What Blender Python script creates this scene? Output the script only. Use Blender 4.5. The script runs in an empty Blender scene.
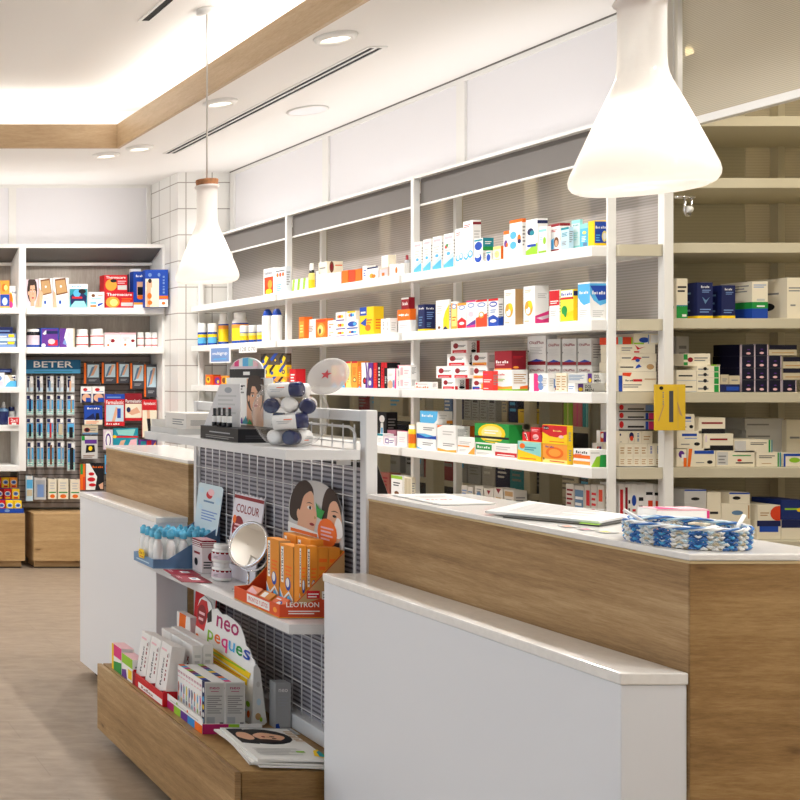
import bpy, math, random
from mathutils import Vector, Matrix, Euler
random.seed(7)
SC = bpy.context.scene
COL = SC.collection
V3 = Vector

# ---------------------------------------------------------------- camera frame (level camera, shifted lens)
H, PX, PY, F = 1.52, -265.0, 376.0, 1000.0
cam_d = bpy.data.cameras.new('camera'); cam = bpy.data.objects.new('camera', cam_d); COL.objects.link(cam)
cam.location = (0, 0, H); cam.rotation_euler = (math.pi/2, 0, 0)
cam_d.sensor_fit = 'HORIZONTAL'; cam_d.sensor_width = 36; cam_d.lens = 36*F/800
cam_d.shift_x = (400-PX)/800; cam_d.shift_y = -(400-PY)/800
cam_d.clip_start = .05
SC.camera = cam
def aX(px, X): return F*X/(px-PX)                 # depth of the point of plane X seen at column px
def aY(px, Y): return (px-PX)*Y/F                 # lateral position of the point of plane Y seen at column px
def zz(py, Y): return H+(PY-py)*Y/F               # height of a point at depth Y seen at row py

# ---------------------------------------------------------------- colours
PAL = dict(W=(246,244,240), K=(22,22,27), G=(140,138,136), g=(205,203,199), R=(205,28,38), r=(140,18,34), O=(242,112,28), o=(246,160,58),
 Y=(250,208,30), y=(246,228,130), B=(28,72,170), b=(88,178,228), N=(24,34,84), T=(32,140,155), t=(150,216,210), P=(98,50,142), p=(226,52,128),
 q=(240,190,196), E=(36,150,66), e=(150,200,48), F=(226,174,142), H=(52,34,28), C=(240,230,206), D=(204,190,160), Z=(120,74,44), M=(180,32,100), S=(170,172,176),
 s=(196,220,232), d=(70,70,76), L=(120,150,200), x=(226,206,216), V=(12,12,40), a=(100,135,170), u=(225,70,35), l=(190,150,100))
def lin(c):
    if isinstance(c, str): c = PAL[c]
    r = []
    for v in c:
        v = v/255.0
        r.append(v/12.92 if v <= .04045 else ((v+.055)/1.055)**2.4)
    return (r[0], r[1], r[2], 1.0)

# ---------------------------------------------------------------- materials
def newmat(name):
    m = bpy.data.materials.new(name); m.use_nodes = True
    n = m.node_tree.nodes; l = m.node_tree.links
    b = n['Principled BSDF']
    return m, n, l, b
def printed(name, rough, spec=.4, coat=0):
    m, n, l, b = newmat(name)
    a = n.new('ShaderNodeVertexColor'); a.layer_name = 'Col'
    l.new(a.outputs['Color'], b.inputs['Base Color'])
    b.inputs['Roughness'].default_value = rough; b.inputs['Specular IOR Level'].default_value = spec
    b.inputs['Coat Weight'].default_value = coat
    return m
def plain(name, c, rough=.5, metal=0, spec=.5, noise=0, nscale=8):
    m, n, l, b = newmat(name)
    b.inputs['Base Color'].default_value = lin(c); b.inputs['Roughness'].default_value = rough
    b.inputs['Metallic'].default_value = metal; b.inputs['Specular IOR Level'].default_value = spec
    if noise:
        t = n.new('ShaderNodeTexCoord'); q = n.new('ShaderNodeTexNoise'); q.inputs['Scale'].default_value = nscale; q.inputs['Detail'].default_value = 4
        r = n.new('ShaderNodeValToRGB'); k = lin(c)
        r.color_ramp.elements[0].color = (k[0]*(1-noise), k[1]*(1-noise), k[2]*(1-noise), 1); r.color_ramp.elements[1].color = (min(1,k[0]*(1+noise)), min(1,k[1]*(1+noise)), min(1,k[2]*(1+noise)), 1)
        r.color_ramp.elements[0].position = .35; r.color_ramp.elements[1].position = .65
        l.new(t.outputs['Object'], q.inputs['Vector']); l.new(q.outputs['Fac'], r.inputs['Fac']); l.new(r.outputs['Color'], b.inputs['Base Color'])
    return m
def emis(name, c, s):
    m, n, l, b = newmat(name)
    b.inputs['Base Color'].default_value = lin(c); b.inputs['Emission Color'].default_value = lin(c); b.inputs['Emission Strength'].default_value = s
    return m
def wood(name, scale, c0, c1, c2, rough=.45, knots=True, seed=0.0):
    m, n, l, b = newmat(name)
    t = n.new('ShaderNodeTexCoord')
    def mapped(k, off):
        mp = n.new('ShaderNodeMapping'); mp.inputs['Scale'].default_value = tuple(k*v for v in scale); mp.inputs['Location'].default_value = (seed+off, seed*.7-off, seed*.3+off)
        l.new(t.outputs['Object'], mp.inputs['Vector']); return mp.outputs['Vector']
    def noise(vec, sc, det, ro, di):
        q = n.new('ShaderNodeTexNoise'); q.inputs['Scale'].default_value = sc; q.inputs['Detail'].default_value = det; q.inputs['Roughness'].default_value = ro; q.inputs['Distortion'].default_value = di
        l.new(vec, q.inputs['Vector']); return q.outputs['Fac']
    def mth(op, a, k, add=None):
        q = n.new('ShaderNodeMath'); q.operation = op; l.new(a, q.inputs[0]); q.inputs[1].default_value = k
        if add is not None: l.new(add, q.inputs[2])
        return q.outputs[0]
    v1 = mapped(1, 0)
    broad = noise(v1, .9, 3, .5, .6); grain = noise(v1, 3.2, 8, .72, .35)
    fine = noise(mapped(3.2, 2.3), 6, 5, .75, 0)
    f = mth('MULTIPLY', broad, .36); f = mth('MULTIPLY_ADD', grain, .34, f); f = mth('MULTIPLY_ADD', fine, .32, f)
    r = n.new('ShaderNodeValToRGB'); e = r.color_ramp.elements
    e[0].position = .36; e[0].color = lin(c0); e[1].position = .66; e[1].color = lin(c2)
    k = e.new(.52); k.color = lin(c1)
    l.new(f, r.inputs['Fac']); out = r.outputs['Color']
    if knots:
        mp2 = n.new('ShaderNodeMapping'); mp2.inputs['Scale'].default_value = (scale[0]**.45*1.5, scale[1]**.45*1.5, scale[2]**.45*1.5); mp2.inputs['Location'].default_value = (seed*.31, .17, seed*.11)
        l.new(t.outputs['Object'], mp2.inputs['Vector'])
        wob = n.new('ShaderNodeTexNoise'); wob.inputs['Scale'].default_value = 5; l.new(mp2.outputs['Vector'], wob.inputs['Vector'])
        ad = n.new('ShaderNodeMixRGB'); ad.blend_type = 'ADD'; ad.inputs['Fac'].default_value = .22; l.new(mp2.outputs['Vector'], ad.inputs[1]); l.new(wob.outputs['Color'], ad.inputs[2])
        v = n.new('ShaderNodeTexVoronoi'); v.inputs['Scale'].default_value = 2.3; l.new(ad.outputs[0], v.inputs['Vector'])
        r2 = n.new('ShaderNodeValToRGB'); r2.color_ramp.elements[0].position = .035; r2.color_ramp.elements[0].color = (.3,.25,.22,1); r2.color_ramp.elements[1].position = .21; r2.color_ramp.elements[1].color = (1,1,1,1)
        kk = r2.color_ramp.elements.new(.09); kk.color = (.78,.74,.7,1)
        l.new(v.outputs['Distance'], r2.inputs['Fac'])
        mu = n.new('ShaderNodeMixRGB'); mu.blend_type = 'MULTIPLY'; mu.inputs['Fac'].default_value = .85
        l.new(out, mu.inputs[1]); l.new(r2.outputs['Color'], mu.inputs[2]); out = mu.outputs['Color']
    l.new(out, b.inputs['Base Color']); b.inputs['Roughness'].default_value = rough; b.inputs['Specular IOR Level'].default_value = .35
    return m

M = {}
M['card'] = printed('printed_card', .5, .35)
M['gloss'] = printed('glossy_print', .22, .5)
M['lacquer'] = plain('white_lacquer', (232,233,236), .3)
M['shelf'] = plain('white_shelf', (240,238,233), .4)
M['cream'] = plain('cream_shelf', (206,197,172), .45)
M['steelw'] = plain('white_powder_coat', (222,221,220), .35)
M['greyp'] = plain('grey_panel', (112,107,103), .6)
M['quartz'] = plain('white_quartz', (240,236,230), .12, noise=.03, nscale=60)
OAK = ((122,92,56), (164,130,88), (192,162,120))
M['oak'] = wood('oak_horizontal', (1.1,1.1,13), *OAK, seed=3.1)
M['oaktop'] = wood('oak_top', (9,1.1,9), *OAK, seed=5.7)
M['oakfar'] = wood('oak_pale', (1.1,1.1,13), (164,128,84), (190,156,110), (208,176,132), seed=1.3)
M['oaktrim'] = wood('oak_trim', (1.2,1.2,10), (170,140,104), (190,162,126), (206,180,146), knots=False, seed=8.2)
M['ceil'] = plain('ceiling_paint', (240,237,233), .9, spec=.1)
M['wall'] = plain('wall_paint', (238,232,222), .85, spec=.1)
M['backwall'] = plain('backroom_paint', (186,178,156), .85, spec=.1, noise=.06, nscale=3)
M['panel'] = plain('soffit_panel', (238,236,238), .3)
M['chrome'] = plain('chrome', (225,225,228), .08, 1)
M['steel'] = plain('brushed_steel', (190,190,192), .3, 1)
M['black'] = plain('black_plastic', (16,16,18), .35)
M['slot'] = plain('dark_slot', (14,13,12), .8)
M['cork'] = plain('cork', (150,98,58), .8, noise=.25, nscale=60)
M['cord'] = plain('grey_cord', (205,198,188), .6)
M['led'] = emis('warm_led', (255,243,228), 3)
M['bulb'] = emis('lamp_bulb', (255,243,230), 13)
M['tube'] = emis('tube_lamp', (255,236,190), 12)

def shade_mat():
    m, n, l, b = newmat('opal_glass')
    tr = n.new('ShaderNodeBsdfTranslucent'); tr.inputs['Color'].default_value = (.95,.92,.88,1)
    mx = n.new('ShaderNodeMixShader'); mx.inputs['Fac'].default_value = .5
    b.inputs['Base Color'].default_value = (.9,.88,.85,1); b.inputs['Roughness'].default_value = .12
    l.new(b.outputs['BSDF'], mx.inputs[1]); l.new(tr.outputs['BSDF'], mx.inputs[2])
    l.new(mx.outputs['Shader'], n['Material Output'].inputs['Surface'])
    return m
M['opal'] = shade_mat()
def ribbed(name, tint, fac, scale, body, horizontal=True, rough=.25):
    m, n, l, b = newmat(name)
    t = n.new('ShaderNodeTexCoord'); s = n.new('ShaderNodeSeparateXYZ'); l.new(t.outputs['Object'], s.inputs[0])
    w = n.new('ShaderNodeMath'); w.operation = 'MULTIPLY'; w.inputs[1].default_value = scale
    l.new(s.outputs['Z'], w.inputs[0])
    si = n.new('ShaderNodeMath'); si.operation = 'SINE'; l.new(w.outputs[0], si.inputs[0])
    fa = n.new('ShaderNodeMath'); fa.operation = 'MULTIPLY_ADD'; fa.inputs[1].default_value = fac*.16; fa.inputs[2].default_value = fac
    l.new(si.outputs[0], fa.inputs[0])
    tp = n.new('ShaderNodeBsdfTransparent'); tp.inputs['Color'].default_value = tint
    mx = n.new('ShaderNodeMixShader')
    l.new(fa.outputs[0], mx.inputs['Fac']); l.new(tp.outputs['BSDF'], mx.inputs[1]); l.new(b.outputs['BSDF'], mx.inputs[2])
    b.inputs['Base Color'].default_value = lin(body); b.inputs['Roughness'].default_value = rough
    l.new(mx.outputs['Shader'], n['Material Output'].inputs['Surface'])
    return m
M['rib'] = ribbed('ribbed_clear_sheet', (.9,.89,.88,1), .42, 520, (224,216,212))
M['riblow'] = ribbed('clear_low_sheet', (.86,.85,.82,1), .07, 520, (150,146,138))
M['ribp'] = ribbed('ribbed_translucent_sheet', (.86,.83,.76,1), .68, 900, (218,208,186))
M['ribback'] = plain('ribbed_back', (196,188,160), .6)
def clear_mat(name, fac, tint=(.97,.97,.97,1), rough=.05):
    m, n, l, b = newmat(name)
    tp = n.new('ShaderNodeBsdfTransparent'); tp.inputs['Color'].default_value = tint
    lw = n.new('ShaderNodeLayerWeight'); lw.inputs['Blend'].default_value = .5
    fr = n.new('ShaderNodeMath'); fr.operation = 'POWER'; fr.inputs[1].default_value = 3; l.new(lw.outputs['Facing'], fr.inputs[0])
    ad = n.new('ShaderNodeMath'); ad.operation = 'MULTIPLY_ADD'; ad.inputs[1].default_value = .55; ad.inputs[2].default_value = fac; ad.use_clamp = True
    gl = n.new('ShaderNodeBsdfGlossy'); gl.inputs['Roughness'].default_value = rough
    mx = n.new('ShaderNodeMixShader')
    l.new(fr.outputs[0], ad.inputs[0]); l.new(ad.outputs[0], mx.inputs['Fac'])
    l.new(tp.outputs['BSDF'], mx.inputs[1]); l.new(gl.outputs['BSDF'], mx.inputs[2])
    l.new(mx.outputs['Shader'], n['Material Output'].inputs['Surface'])
    return m
M['clear'] = clear_mat('clear_plastic', .05)
def tile_mat():
    m, n, l, b = newmat('white_tile')
    t = n.new('ShaderNodeTexCoord'); s = n.new('ShaderNodeSeparateXYZ'); l.new(t.outputs['Object'], s.inputs[0])
    a = n.new('ShaderNodeMath'); a.operation = 'SUBTRACT'; l.new(s.outputs['X'], a.inputs[0]); l.new(s.outputs['Y'], a.inputs[1])
    c = n.new('ShaderNodeCombineXYZ'); l.new(a.outputs[0], c.inputs['X']); l.new(s.outputs['Z'], c.inputs['Y'])
    k = n.new('ShaderNodeTexBrick'); k.offset = 0; k.inputs['Scale'].default_value = 1
    k.inputs['Brick Width'].default_value = .2; k.inputs['Row Height'].default_value = .2; k.inputs['Mortar Size'].default_value = .004; k.inputs['Mortar Smooth'].default_value = .2
    k.inputs['Color1'].default_value = lin((240,238,232)); k.inputs['Color2'].default_value = lin((236,233,227)); k.inputs['Mortar'].default_value = lin((168,160,150))
    l.new(c.outputs[0], k.inputs['Vector']); l.new(k.outputs['Color'], b.inputs['Base Color']); b.inputs['Roughness'].default_value = .18
    return m
M['tile'] = tile_mat()
def floor_mat():
    m, n, l, b = newmat('beige_floor')
    t = n.new('ShaderNodeTexCoord'); mp = n.new('ShaderNodeMapping'); mp.inputs['Scale'].default_value = (3,8,1)
    l.new(t.outputs['Object'], mp.inputs['Vector'])
    q = n.new('ShaderNodeTexNoise'); q.inputs['Scale'].default_value = 2.5; q.inputs['Detail'].default_value = 8; q.inputs['Roughness'].default_value = .65; q.inputs['Distortion'].default_value = .4
    l.new(mp.outputs['Vector'], q.inputs['Vector'])
    r = n.new('ShaderNodeValToRGB'); r.color_ramp.elements[0].position = .3; r.color_ramp.elements[0].color = lin((138,121,103)); r.color_ramp.elements[1].position = .7; r.color_ramp.elements[1].color = lin((164,146,126))
    l.new(q.outputs['Fac'], r.inputs['Fac'])
    k = n.new('ShaderNodeTexBrick'); k.inputs['Scale'].default_value = 1; k.inputs['Brick Width'].default_value = 1.2; k.inputs['Row Height'].default_value = .2; k.inputs['Mortar Size'].default_value = .0015
    k.inputs['Color1'].default_value = (1,1,1,1); k.inputs['Color2'].default_value = (.97,.97,.97,1); k.inputs['Mortar'].default_value = (.62,.6,.58,1)
    l.new(t.outputs['Object'], k.inputs['Vector'])
    mu = n.new('ShaderNodeMixRGB'); mu.blend_type = 'MULTIPLY'; mu.inputs['Fac'].default_value = .7
    l.new(r.outputs['Color'], mu.inputs[1]); l.new(k.outputs['Color'], mu.inputs[2]); l.new(mu.outputs['Color'], b.inputs['Base Color'])
    b.inputs['Roughness'].default_value = .42
    return m
M['floor'] = floor_mat()

# ---------------------------------------------------------------- text outlines (cached)
_T = {}
def glyphs(s):
    if s in _T: return _T[s]
    cu = bpy.data.curves.new('txt', 'FONT'); cu.body = s; cu.resolution_u = 2; cu.size = 1; cu.offset = .012
    o = bpy.data.objects.new('txt', cu); COL.objects.link(o)
    dg = bpy.context.evaluated_depsgraph_get(); ev = o.evaluated_get(dg); me = ev.to_mesh()
    vs = [(v.co.x, v.co.y) for v in me.vertices]; fs = [tuple(p.vertices) for p in me.polygons]
    ev.to_mesh_clear(); bpy.data.objects.remove(o); bpy.data.curves.remove(cu)
    x0 = min(v[0] for v in vs); x1 = max(v[0] for v in vs); y0 = min(v[1] for v in vs); y1 = max(v[1] for v in vs)
    vs = [((v[0]-x0)/(x1-x0), (v[1]-y0)/(y1-y0)) for v in vs]
    _T[s] = (vs, fs); return _T[s]

# ---------------------------------------------------------------- mesh builder
class MB:
    def __init__(s): s.v = []; s.f = []; s.c = []; s.sm = []
    def face(s, pts, c, sm=False):
        b = len(s.v); s.v.extend(V3(p) for p in pts); s.f.append(tuple(range(b, b+len(pts)))); s.c.append(lin(c)); s.sm.append(sm)
    def mesh(s, vs, fs, c, sm=False):
        b = len(s.v); s.v.extend(V3(p) for p in vs); cc = lin(c)
        for f in fs: s.f.append(tuple(b+i for i in f)); s.c.append(cc); s.sm.append(sm)
    def box(s, x0, x1, y0, y1, z0, z1, c='W'):
        vs = [(x0,y0,z0),(x1,y0,z0),(x1,y1,z0),(x0,y1,z0),(x0,y0,z1),(x1,y0,z1),(x1,y1,z1),(x0,y1,z1)]
        s.mesh(vs, [(0,3,2,1),(4,5,6,7),(0,1,5,4),(1,2,6,5),(2,3,7,6),(3,0,4,7)], c)
        return s
    def obox(s, o, U, V, N, w, h, d, c='W'):
        """oriented box: front face spanned by U*w, V*h at o, depth d behind (-N)"""
        o = V3(o); a = U*w; b = V*h; k = -N*d
        vs = [o, o+a, o+a+b, o+b, o+k, o+a+k, o+a+b+k, o+b+k]
        s.mesh(vs, [(0,1,2,3),(5,4,7,6),(4,0,3,7),(1,5,6,2),(3,2,6,7),(4,5,1,0)], c)
    def tube(s, pts, r, c='W', n=6, closed=False):
        pts = [V3(p) for p in pts]; rings = []
        b = len(s.v); m = len(pts)
        for i, p in enumerate(pts):
            if closed: t = pts[(i+1) % m]-pts[i-1]
            else: t = pts[min(i+1, m-1)]-pts[max(i-1, 0)]
            t.normalize()
            up = V3((0,0,1)) if abs(t.z) < .95 else V3((1,0,0))
            a = t.cross(up).normalized(); q = t.cross(a)
            rr = r[i] if isinstance(r, (list, tuple)) else r
            for k in range(n):
                an = 2*math.pi*k/n; s.v.append(p+a*math.cos(an)*rr+q*math.sin(an)*rr)
        cc = lin(c)
        for i in range(m if closed else m-1):
            j = (i+1) % m
            for k in range(n):
                s.f.append((b+i*n+k, b+i*n+(k+1) % n, b+j*n+(k+1) % n, b+j*n+k)); s.c.append(cc); s.sm.append(True)
        if not closed:
            s.f.append(tuple(b+k for k in range(n))[::-1]); s.c.append(cc); s.sm.append(False)
            s.f.append(tuple(b+(m-1)*n+k for k in range(n))); s.c.append(cc); s.sm.append(False)
        return s
    def lathe(s, prof, o, cols='W', n=20, axis=None, close=True):
        """prof: [(r,h)], cols: one colour or one per segment; axis: Matrix rotating local z"""
        o = V3(o); b = len(s.v); m = len(prof)
        for r, h in prof:
            for k in range(n):
                an = 2*math.pi*k/n; p = V3((math.cos(an)*r, math.sin(an)*r, h))
                s.v.append(o+(axis @ p if axis else p))
        for i in range(m-1):
            cc = lin(cols if isinstance(cols, str) or (isinstance(cols, tuple) and not isinstance(cols[0], (str, tuple))) else cols[min(i, len(cols)-1)])
            for k in range(n):
                s.f.append((b+i*n+k, b+i*n+(k+1) % n, b+(i+1)*n+(k+1) % n, b+(i+1)*n+k)); s.c.append(cc); s.sm.append(True)
        if close:
            cc = s.c[-1]
            s.f.append(tuple(b+k for k in range(n))[::-1]); s.c.append(s.c[-n*(m-1)]); s.sm.append(False)
            s.f.append(tuple(b+(m-1)*n+k for k in range(n))); s.c.append(cc); s.sm.append(False)
        return s
    def build(s, name, mat, parent=None, base=True, bevel=0, seg=2):
        me = bpy.data.meshes.new(name)
        org = V3((0,0,0))
        if base and parent is None and s.v:
            lo = [min(p[i] for p in s.v) for i in range(3)]; hi = [max(p[i] for p in s.v) for i in range(3)]
            org = V3(((lo[0]+hi[0])/2, (lo[1]+hi[1])/2, lo[2]))
        elif parent is not None:
            org = wloc(parent)
        me.from_pydata([tuple(p-org) for p in s.v], [], s.f)
        ca = me.color_attributes.new('Col', 'FLOAT_COLOR', 'CORNER')
        buf = []
        for f, c in zip(s.f, s.c): buf.extend(c*len(f))
        ca.data.foreach_set('color', buf)
        me.polygons.foreach_set('use_smooth', s.sm)
        me.materials.append(M[mat] if isinstance(mat, str) else mat)
        me.update()
        o = bpy.data.objects.new(name, me); COL.objects.link(o)
        if parent is not None: o.parent = parent
        else: o.location = org
        if bevel:
            bm = o.modifiers.new('edge', 'BEVEL'); bm.width = bevel; bm.segments = seg; bm.limit_method = 'ANGLE'; bm.angle_limit = .6
        return o
def wloc(o):
    p = V3(o.location)
    while o.parent is not None: o = o.parent; p = p+o.location
    return p
def tag(o, label, cat, group=None):
    o['label'] = label; o['category'] = cat
    if group: o['group'] = group
    return o
def thing(name, label, cat, loc, group=None):
    o = bpy.data.objects.new(name, None); COL.objects.link(o); o.location = loc; o.empty_display_size = .05
    return tag(o, label, cat, group)
def struct(o): o['kind'] = 'structure'; return o
def sbox(name, mat, x0, x1, y0, y1, z0, z1): return struct(MB().box(x0,x1,y0,y1,z0,z1).build(name, mat, base=False))

# ---------------------------------------------------------------- printed faces
class Fr:
    """a printed rectangle: origin, unit axes, size"""
    def __init__(s, o, U, V, w, h): s.o = V3(o); s.U = V3(U); s.V = V3(V); s.N = s.U.cross(s.V); s.w = w; s.h = h; s.k = 0; s.cl = False
    def p(s, u, v, e):
        if s.cl: u = min(1, max(0, u)); v = min(1, max(0, v))
        return s.o+s.U*(u*s.w)+s.V*(v*s.h)+s.N*(.0002*e)
U_X, U_Y, V_Z = V3((0,-1,0)), V3((1,0,0)), V3((0,0,1))
def draw(mb, fr, spec):
    for it in spec.split(';'):
        a = it.split()
        if not a: continue
        fr.k += 1; k = fr.k; op = a[0]
        if op == 'r':
            u0, v0, u1, v1 = map(float, a[1:5]); mb.face([fr.p(u0,v0,k), fr.p(u1,v0,k), fr.p(u1,v1,k), fr.p(u0,v1,k)], a[5])
        elif op == 'e':
            cu, cv, ru, rv = map(float, a[1:5]); mb.face([fr.p(cu+ru*math.cos(t*math.pi/8), cv+rv*math.sin(t*math.pi/8), k) for t in range(16)], a[5])
        elif op == 'p':
            c = list(map(float, a[2:])); mb.face([fr.p(c[i], c[i+1], k) for i in range(0, len(c), 2)], a[1])
        elif op == 's':                     # smooth closed outline through points
            c = list(map(float, a[2:])); q = [(c[i], c[i+1]) for i in range(0, len(c), 2)]; n_ = len(q); pts = []
            for i in range(n_):
                p0, p1, p2, p3 = q[i-1], q[i], q[(i+1) % n_], q[(i+2) % n_]
                for j in range(5):
                    t = j/5; pts.append(tuple(.5*(2*p1[d]+(p2[d]-p0[d])*t+(2*p0[d]-5*p1[d]+4*p2[d]-p3[d])*t*t+(3*p1[d]-p0[d]-3*p2[d]+p3[d])*t**3) for d in (0,1)))
            mb.face([fr.p(u, v, k) for u, v in pts], a[1])
        elif op == 'l':
            u0, v0, u1, v1 = map(float, a[1:5]); n = int(a[5]); st = (v1-v0)/n
            for i in range(n):
                e = u0+(u1-u0)*(1, .82, .93, .7, .97, .6)[i % 6]
                mb.face([fr.p(u0, v0+st*(n-1-i), k), fr.p(e, v0+st*(n-1-i), k), fr.p(e, v0+st*(n-1-i)+st*.45, k), fr.p(u0, v0+st*(n-1-i)+st*.45, k)], a[6])
        elif op in ('t', 'T'):
            cu, cv, w, h = map(float, a[1:5])
            if a[6] == '~':             # print too small to read: little strokes
                for i in range(6):
                    hh_ = h*(.95, .6, .7, .6, .9, .65)[i]; x0 = -.5+i/6+.02; x1 = x0+(.11, .1, .06, .12, .09, .11)[i]
                    q = [(x0*w, -h*.4), (x1*w, -h*.4), (x1*w, -h*.4+hh_*.8), (x0*w, -h*.4+hh_*.8)] if op == 't' else [(h*0+w*.4-0*i, x0*h), (w*.4, x1*h), (-w*.3, x1*h), (-w*.3, x0*h)]
                    mb.face([fr.p(cu+x, cv+y, k) for x, y in q], a[5])
                continue
            vs, fs = glyphs(a[6].replace('_', ' '))
            if op == 't': pts = [fr.p(cu+(x-.5)*w, cv+(y-.5)*h, k) for x, y in vs]
            else: pts = [fr.p(cu-(y-.5)*w, cv+(x-.5)*h, k) for x, y in vs]
            mb.mesh(pts, fs, a[5])
        elif op == 'w':                     # printed portrait: u v w h hair skin
            cu, cv, w, h = map(float, a[1:5]); hr, sk = a[5], a[6]
            def E(x, y, rx, ry, c):
                fr.k += 1; mb.face([fr.p(cu+w*(x+rx*math.cos(t*math.pi/10)), cv+h*(y+ry*math.sin(t*math.pi/10)), fr.k) for t in range(20)], c)
            def Q(c, *pp):
                fr.k += 1; mb.face([fr.p(cu+w*pp[i], cv+h*pp[i+1], fr.k) for i in range(0, len(pp), 2)], c)
            E(0, .06, .42, .44, hr); Q(sk, -.13,-.5, .17,-.5, .15,-.22, -.1,-.22); E(.03, -.04, .29, .36, sk)
            E(-.31, -.03, .05, .08, sk)
            E(-.02, .38, .33, .13, hr); E(-.27, .22, .1, .2, hr); E(.3, .22, .08, .18, hr)
            for sx in (-.1, .17):
                E(sx, .03, .065, .028, 'W'); E(sx, .03, .03, .03, hr); Q(hr, sx-.08,.085, sx+.08,.085, sx+.07,.108, sx-.07,.11)
            Q((200,140,112), .01,-.09, .1,-.09, .055,.02); E(.05, -.2, .095, .03, (188,70,72))
def carton(mb, x0, x1, y0, y1, z0, z1, L='', R='', base='W', top=None, Rb=None):
    mb.box(x0, x1, y0, y1, z0, z1, base)
    fl = Fr((x0, y1, z0), U_X, V_Z, y1-y0, z1-z0); fr = Fr((x0, y0, z0), U_Y, V_Z, x1-x0, z1-z0)
    fl.cl = fr.cl = True
    if Rb: draw(mb, fr, 'r 0 0 1 1 %s' % Rb)
    if top: mb.face([(x0,y0,z1+.0004),(x1,y0,z1+.0004),(x1,y1,z1+.0004),(x0,y1,z1+.0004)], top)
    if L: draw(mb, fl, L)
    if R: draw(mb, fr, R)
KEY = {}
COUNT = {'n': 0}
def put(name, mb, label, cat, group, mat='card'):
    o = mb.build(name, mat); tag(o, label, cat, group); COUNT['n'] += 1; return o
def wbox(row, des, label, z0, Xf=3.50, d=None, k=None, on=None, name='medicine_box', cat='box', group=None, gap=0):
    """carton whose long face looks across the room (-X), placed on a wall shelf: row = far column, near corner column, end-face column, top row"""
    x0, xm, x1, yt = row
    Y0, Y1 = aX(x0, Xf), aX(xm, Xf)+.0012
    X1 = aY(x1, Y1) if x1 and not d else Xf+(d or .055)
    z0 = KEY[on]+.0006 if on else z0+.0008
    if Xf < 3.531 and any(Y1 < y+.023 and Y0 > y-.001 for y in YB): X1 = min(X1, 3.531)
    zt = zz(yt, (Y0+Y1)/2)
    if k: KEY[k] = zt
    mb = MB(); carton(mb, Xf, X1, Y1, Y0, z0, zt, **des)
    return put(name, mb, label, cat, group)
def fbox(row, des, label, z0=None, Yf=4.1, d=.1, k=None, on=None, name='medicine_box', cat='box', group=None):
    """carton facing the camera end of the room (-Y): row = start column, end column, top row"""
    x0, x1, yt = row
    z0 = KEY[on]+.0006 if on else z0+.0008
    zt = zz(yt, Yf)
    if k: KEY[k] = zt
    mb = MB(); carton(mb, aY(x0, Yf), aY(x1, Yf)-.0008, Yf, Yf+d, z0, zt, **des)
    return put(name, mb, label, cat, group)
ORD = ['first','second','third','fourth','fifth','sixth','seventh','eighth','ninth','tenth','eleventh','twelfth','thirteenth','fourteenth','fifteenth','sixteenth']
def stripes(name, axis, scale, c0, c1, w=.5, rough=.6):
    m, n, l, b = newmat(name)
    t = n.new('ShaderNodeTexCoord'); s = n.new('ShaderNodeSeparateXYZ'); l.new(t.outputs['Object'], s.inputs[0])
    a = n.new('ShaderNodeMath'); a.operation = 'MULTIPLY'; a.inputs[1].default_value = scale; l.new(s.outputs[axis], a.inputs[0])
    f = n.new('ShaderNodeMath'); f.operation = 'FRACT'; l.new(a.outputs[0], f.inputs[0])
    r = n.new('ShaderNodeValToRGB'); r.color_ramp.interpolation = 'CONSTANT'
    r.color_ramp.elements[0].color = lin(c0); r.color_ramp.elements[1].position = w; r.color_ramp.elements[1].color = lin(c1)
    l.new(f.outputs[0], r.inputs['Fac']); l.new(r.outputs['Color'], b.inputs['Base Color']); b.inputs['Roughness'].default_value = rough
    return m
M['louvre'] = stripes('slotted_grey_metal', 'Z', 62, (170,166,172), (96,92,98), .55)
M['slat'] = stripes('slatted_hook_panel', 'Z', 22, (150,140,134), (92,84,80), .8)
M['farback'] = wood('grey_wood_back', (6,1,.6), (150,140,130), (176,166,155), (196,188,178), knots=False, seed=2.2)
M['oakend'] = wood('oak_end', (1.3,1.3,11), (112,82,44), (156,120,72), (184,150,100), seed=11.4)
M['rib2'] = stripes('ribbed_back_sheet', 'Z', 95, (200,192,172), (192,184,163), .6)

M['mirror'] = plain('mirror', (235,235,235), .02, 1)
def frost():
    m, n, l, b = newmat('frosted_plastic')
    tp = n.new('ShaderNodeBsdfTransparent'); mx = n.new('ShaderNodeMixShader'); mx.inputs['Fac'].default_value = .55
    b.inputs['Base Color'].default_value = lin((228,222,216)); b.inputs['Roughness'].default_value = .15
    l.new(tp.outputs['BSDF'], mx.inputs[1]); l.new(b.outputs['BSDF'], mx.inputs[2]); l.new(mx.outputs['Shader'], n['Material Output'].inputs['Surface'])
    return m
M['frost'] = frost()
M['band'] = plain('pale_edge_band', (206,182,136), .5)
M['rib2'] = stripes('ribbed_back_sheet', 'Z', 70, (200,192,166), (194,186,160), .6)
# ================================================================ room shell
ZC, ZT = 3.077, 3.42            # lower ceiling, tray ceiling
XW, XP = 3.54, 3.79             # shelf post fronts, glass line of the long wall
YB = [7.61, 6.40, 5.206, 4.046] # posts of the long wall
ZUT = 2.56                      # top of the shelving
SH = [2.049, 1.748, 1.453, 1.148, .85, .55]
sbox('floor', 'floor', -2.6, 5.4, -1.8, 8.35, -.06, 0)
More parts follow.
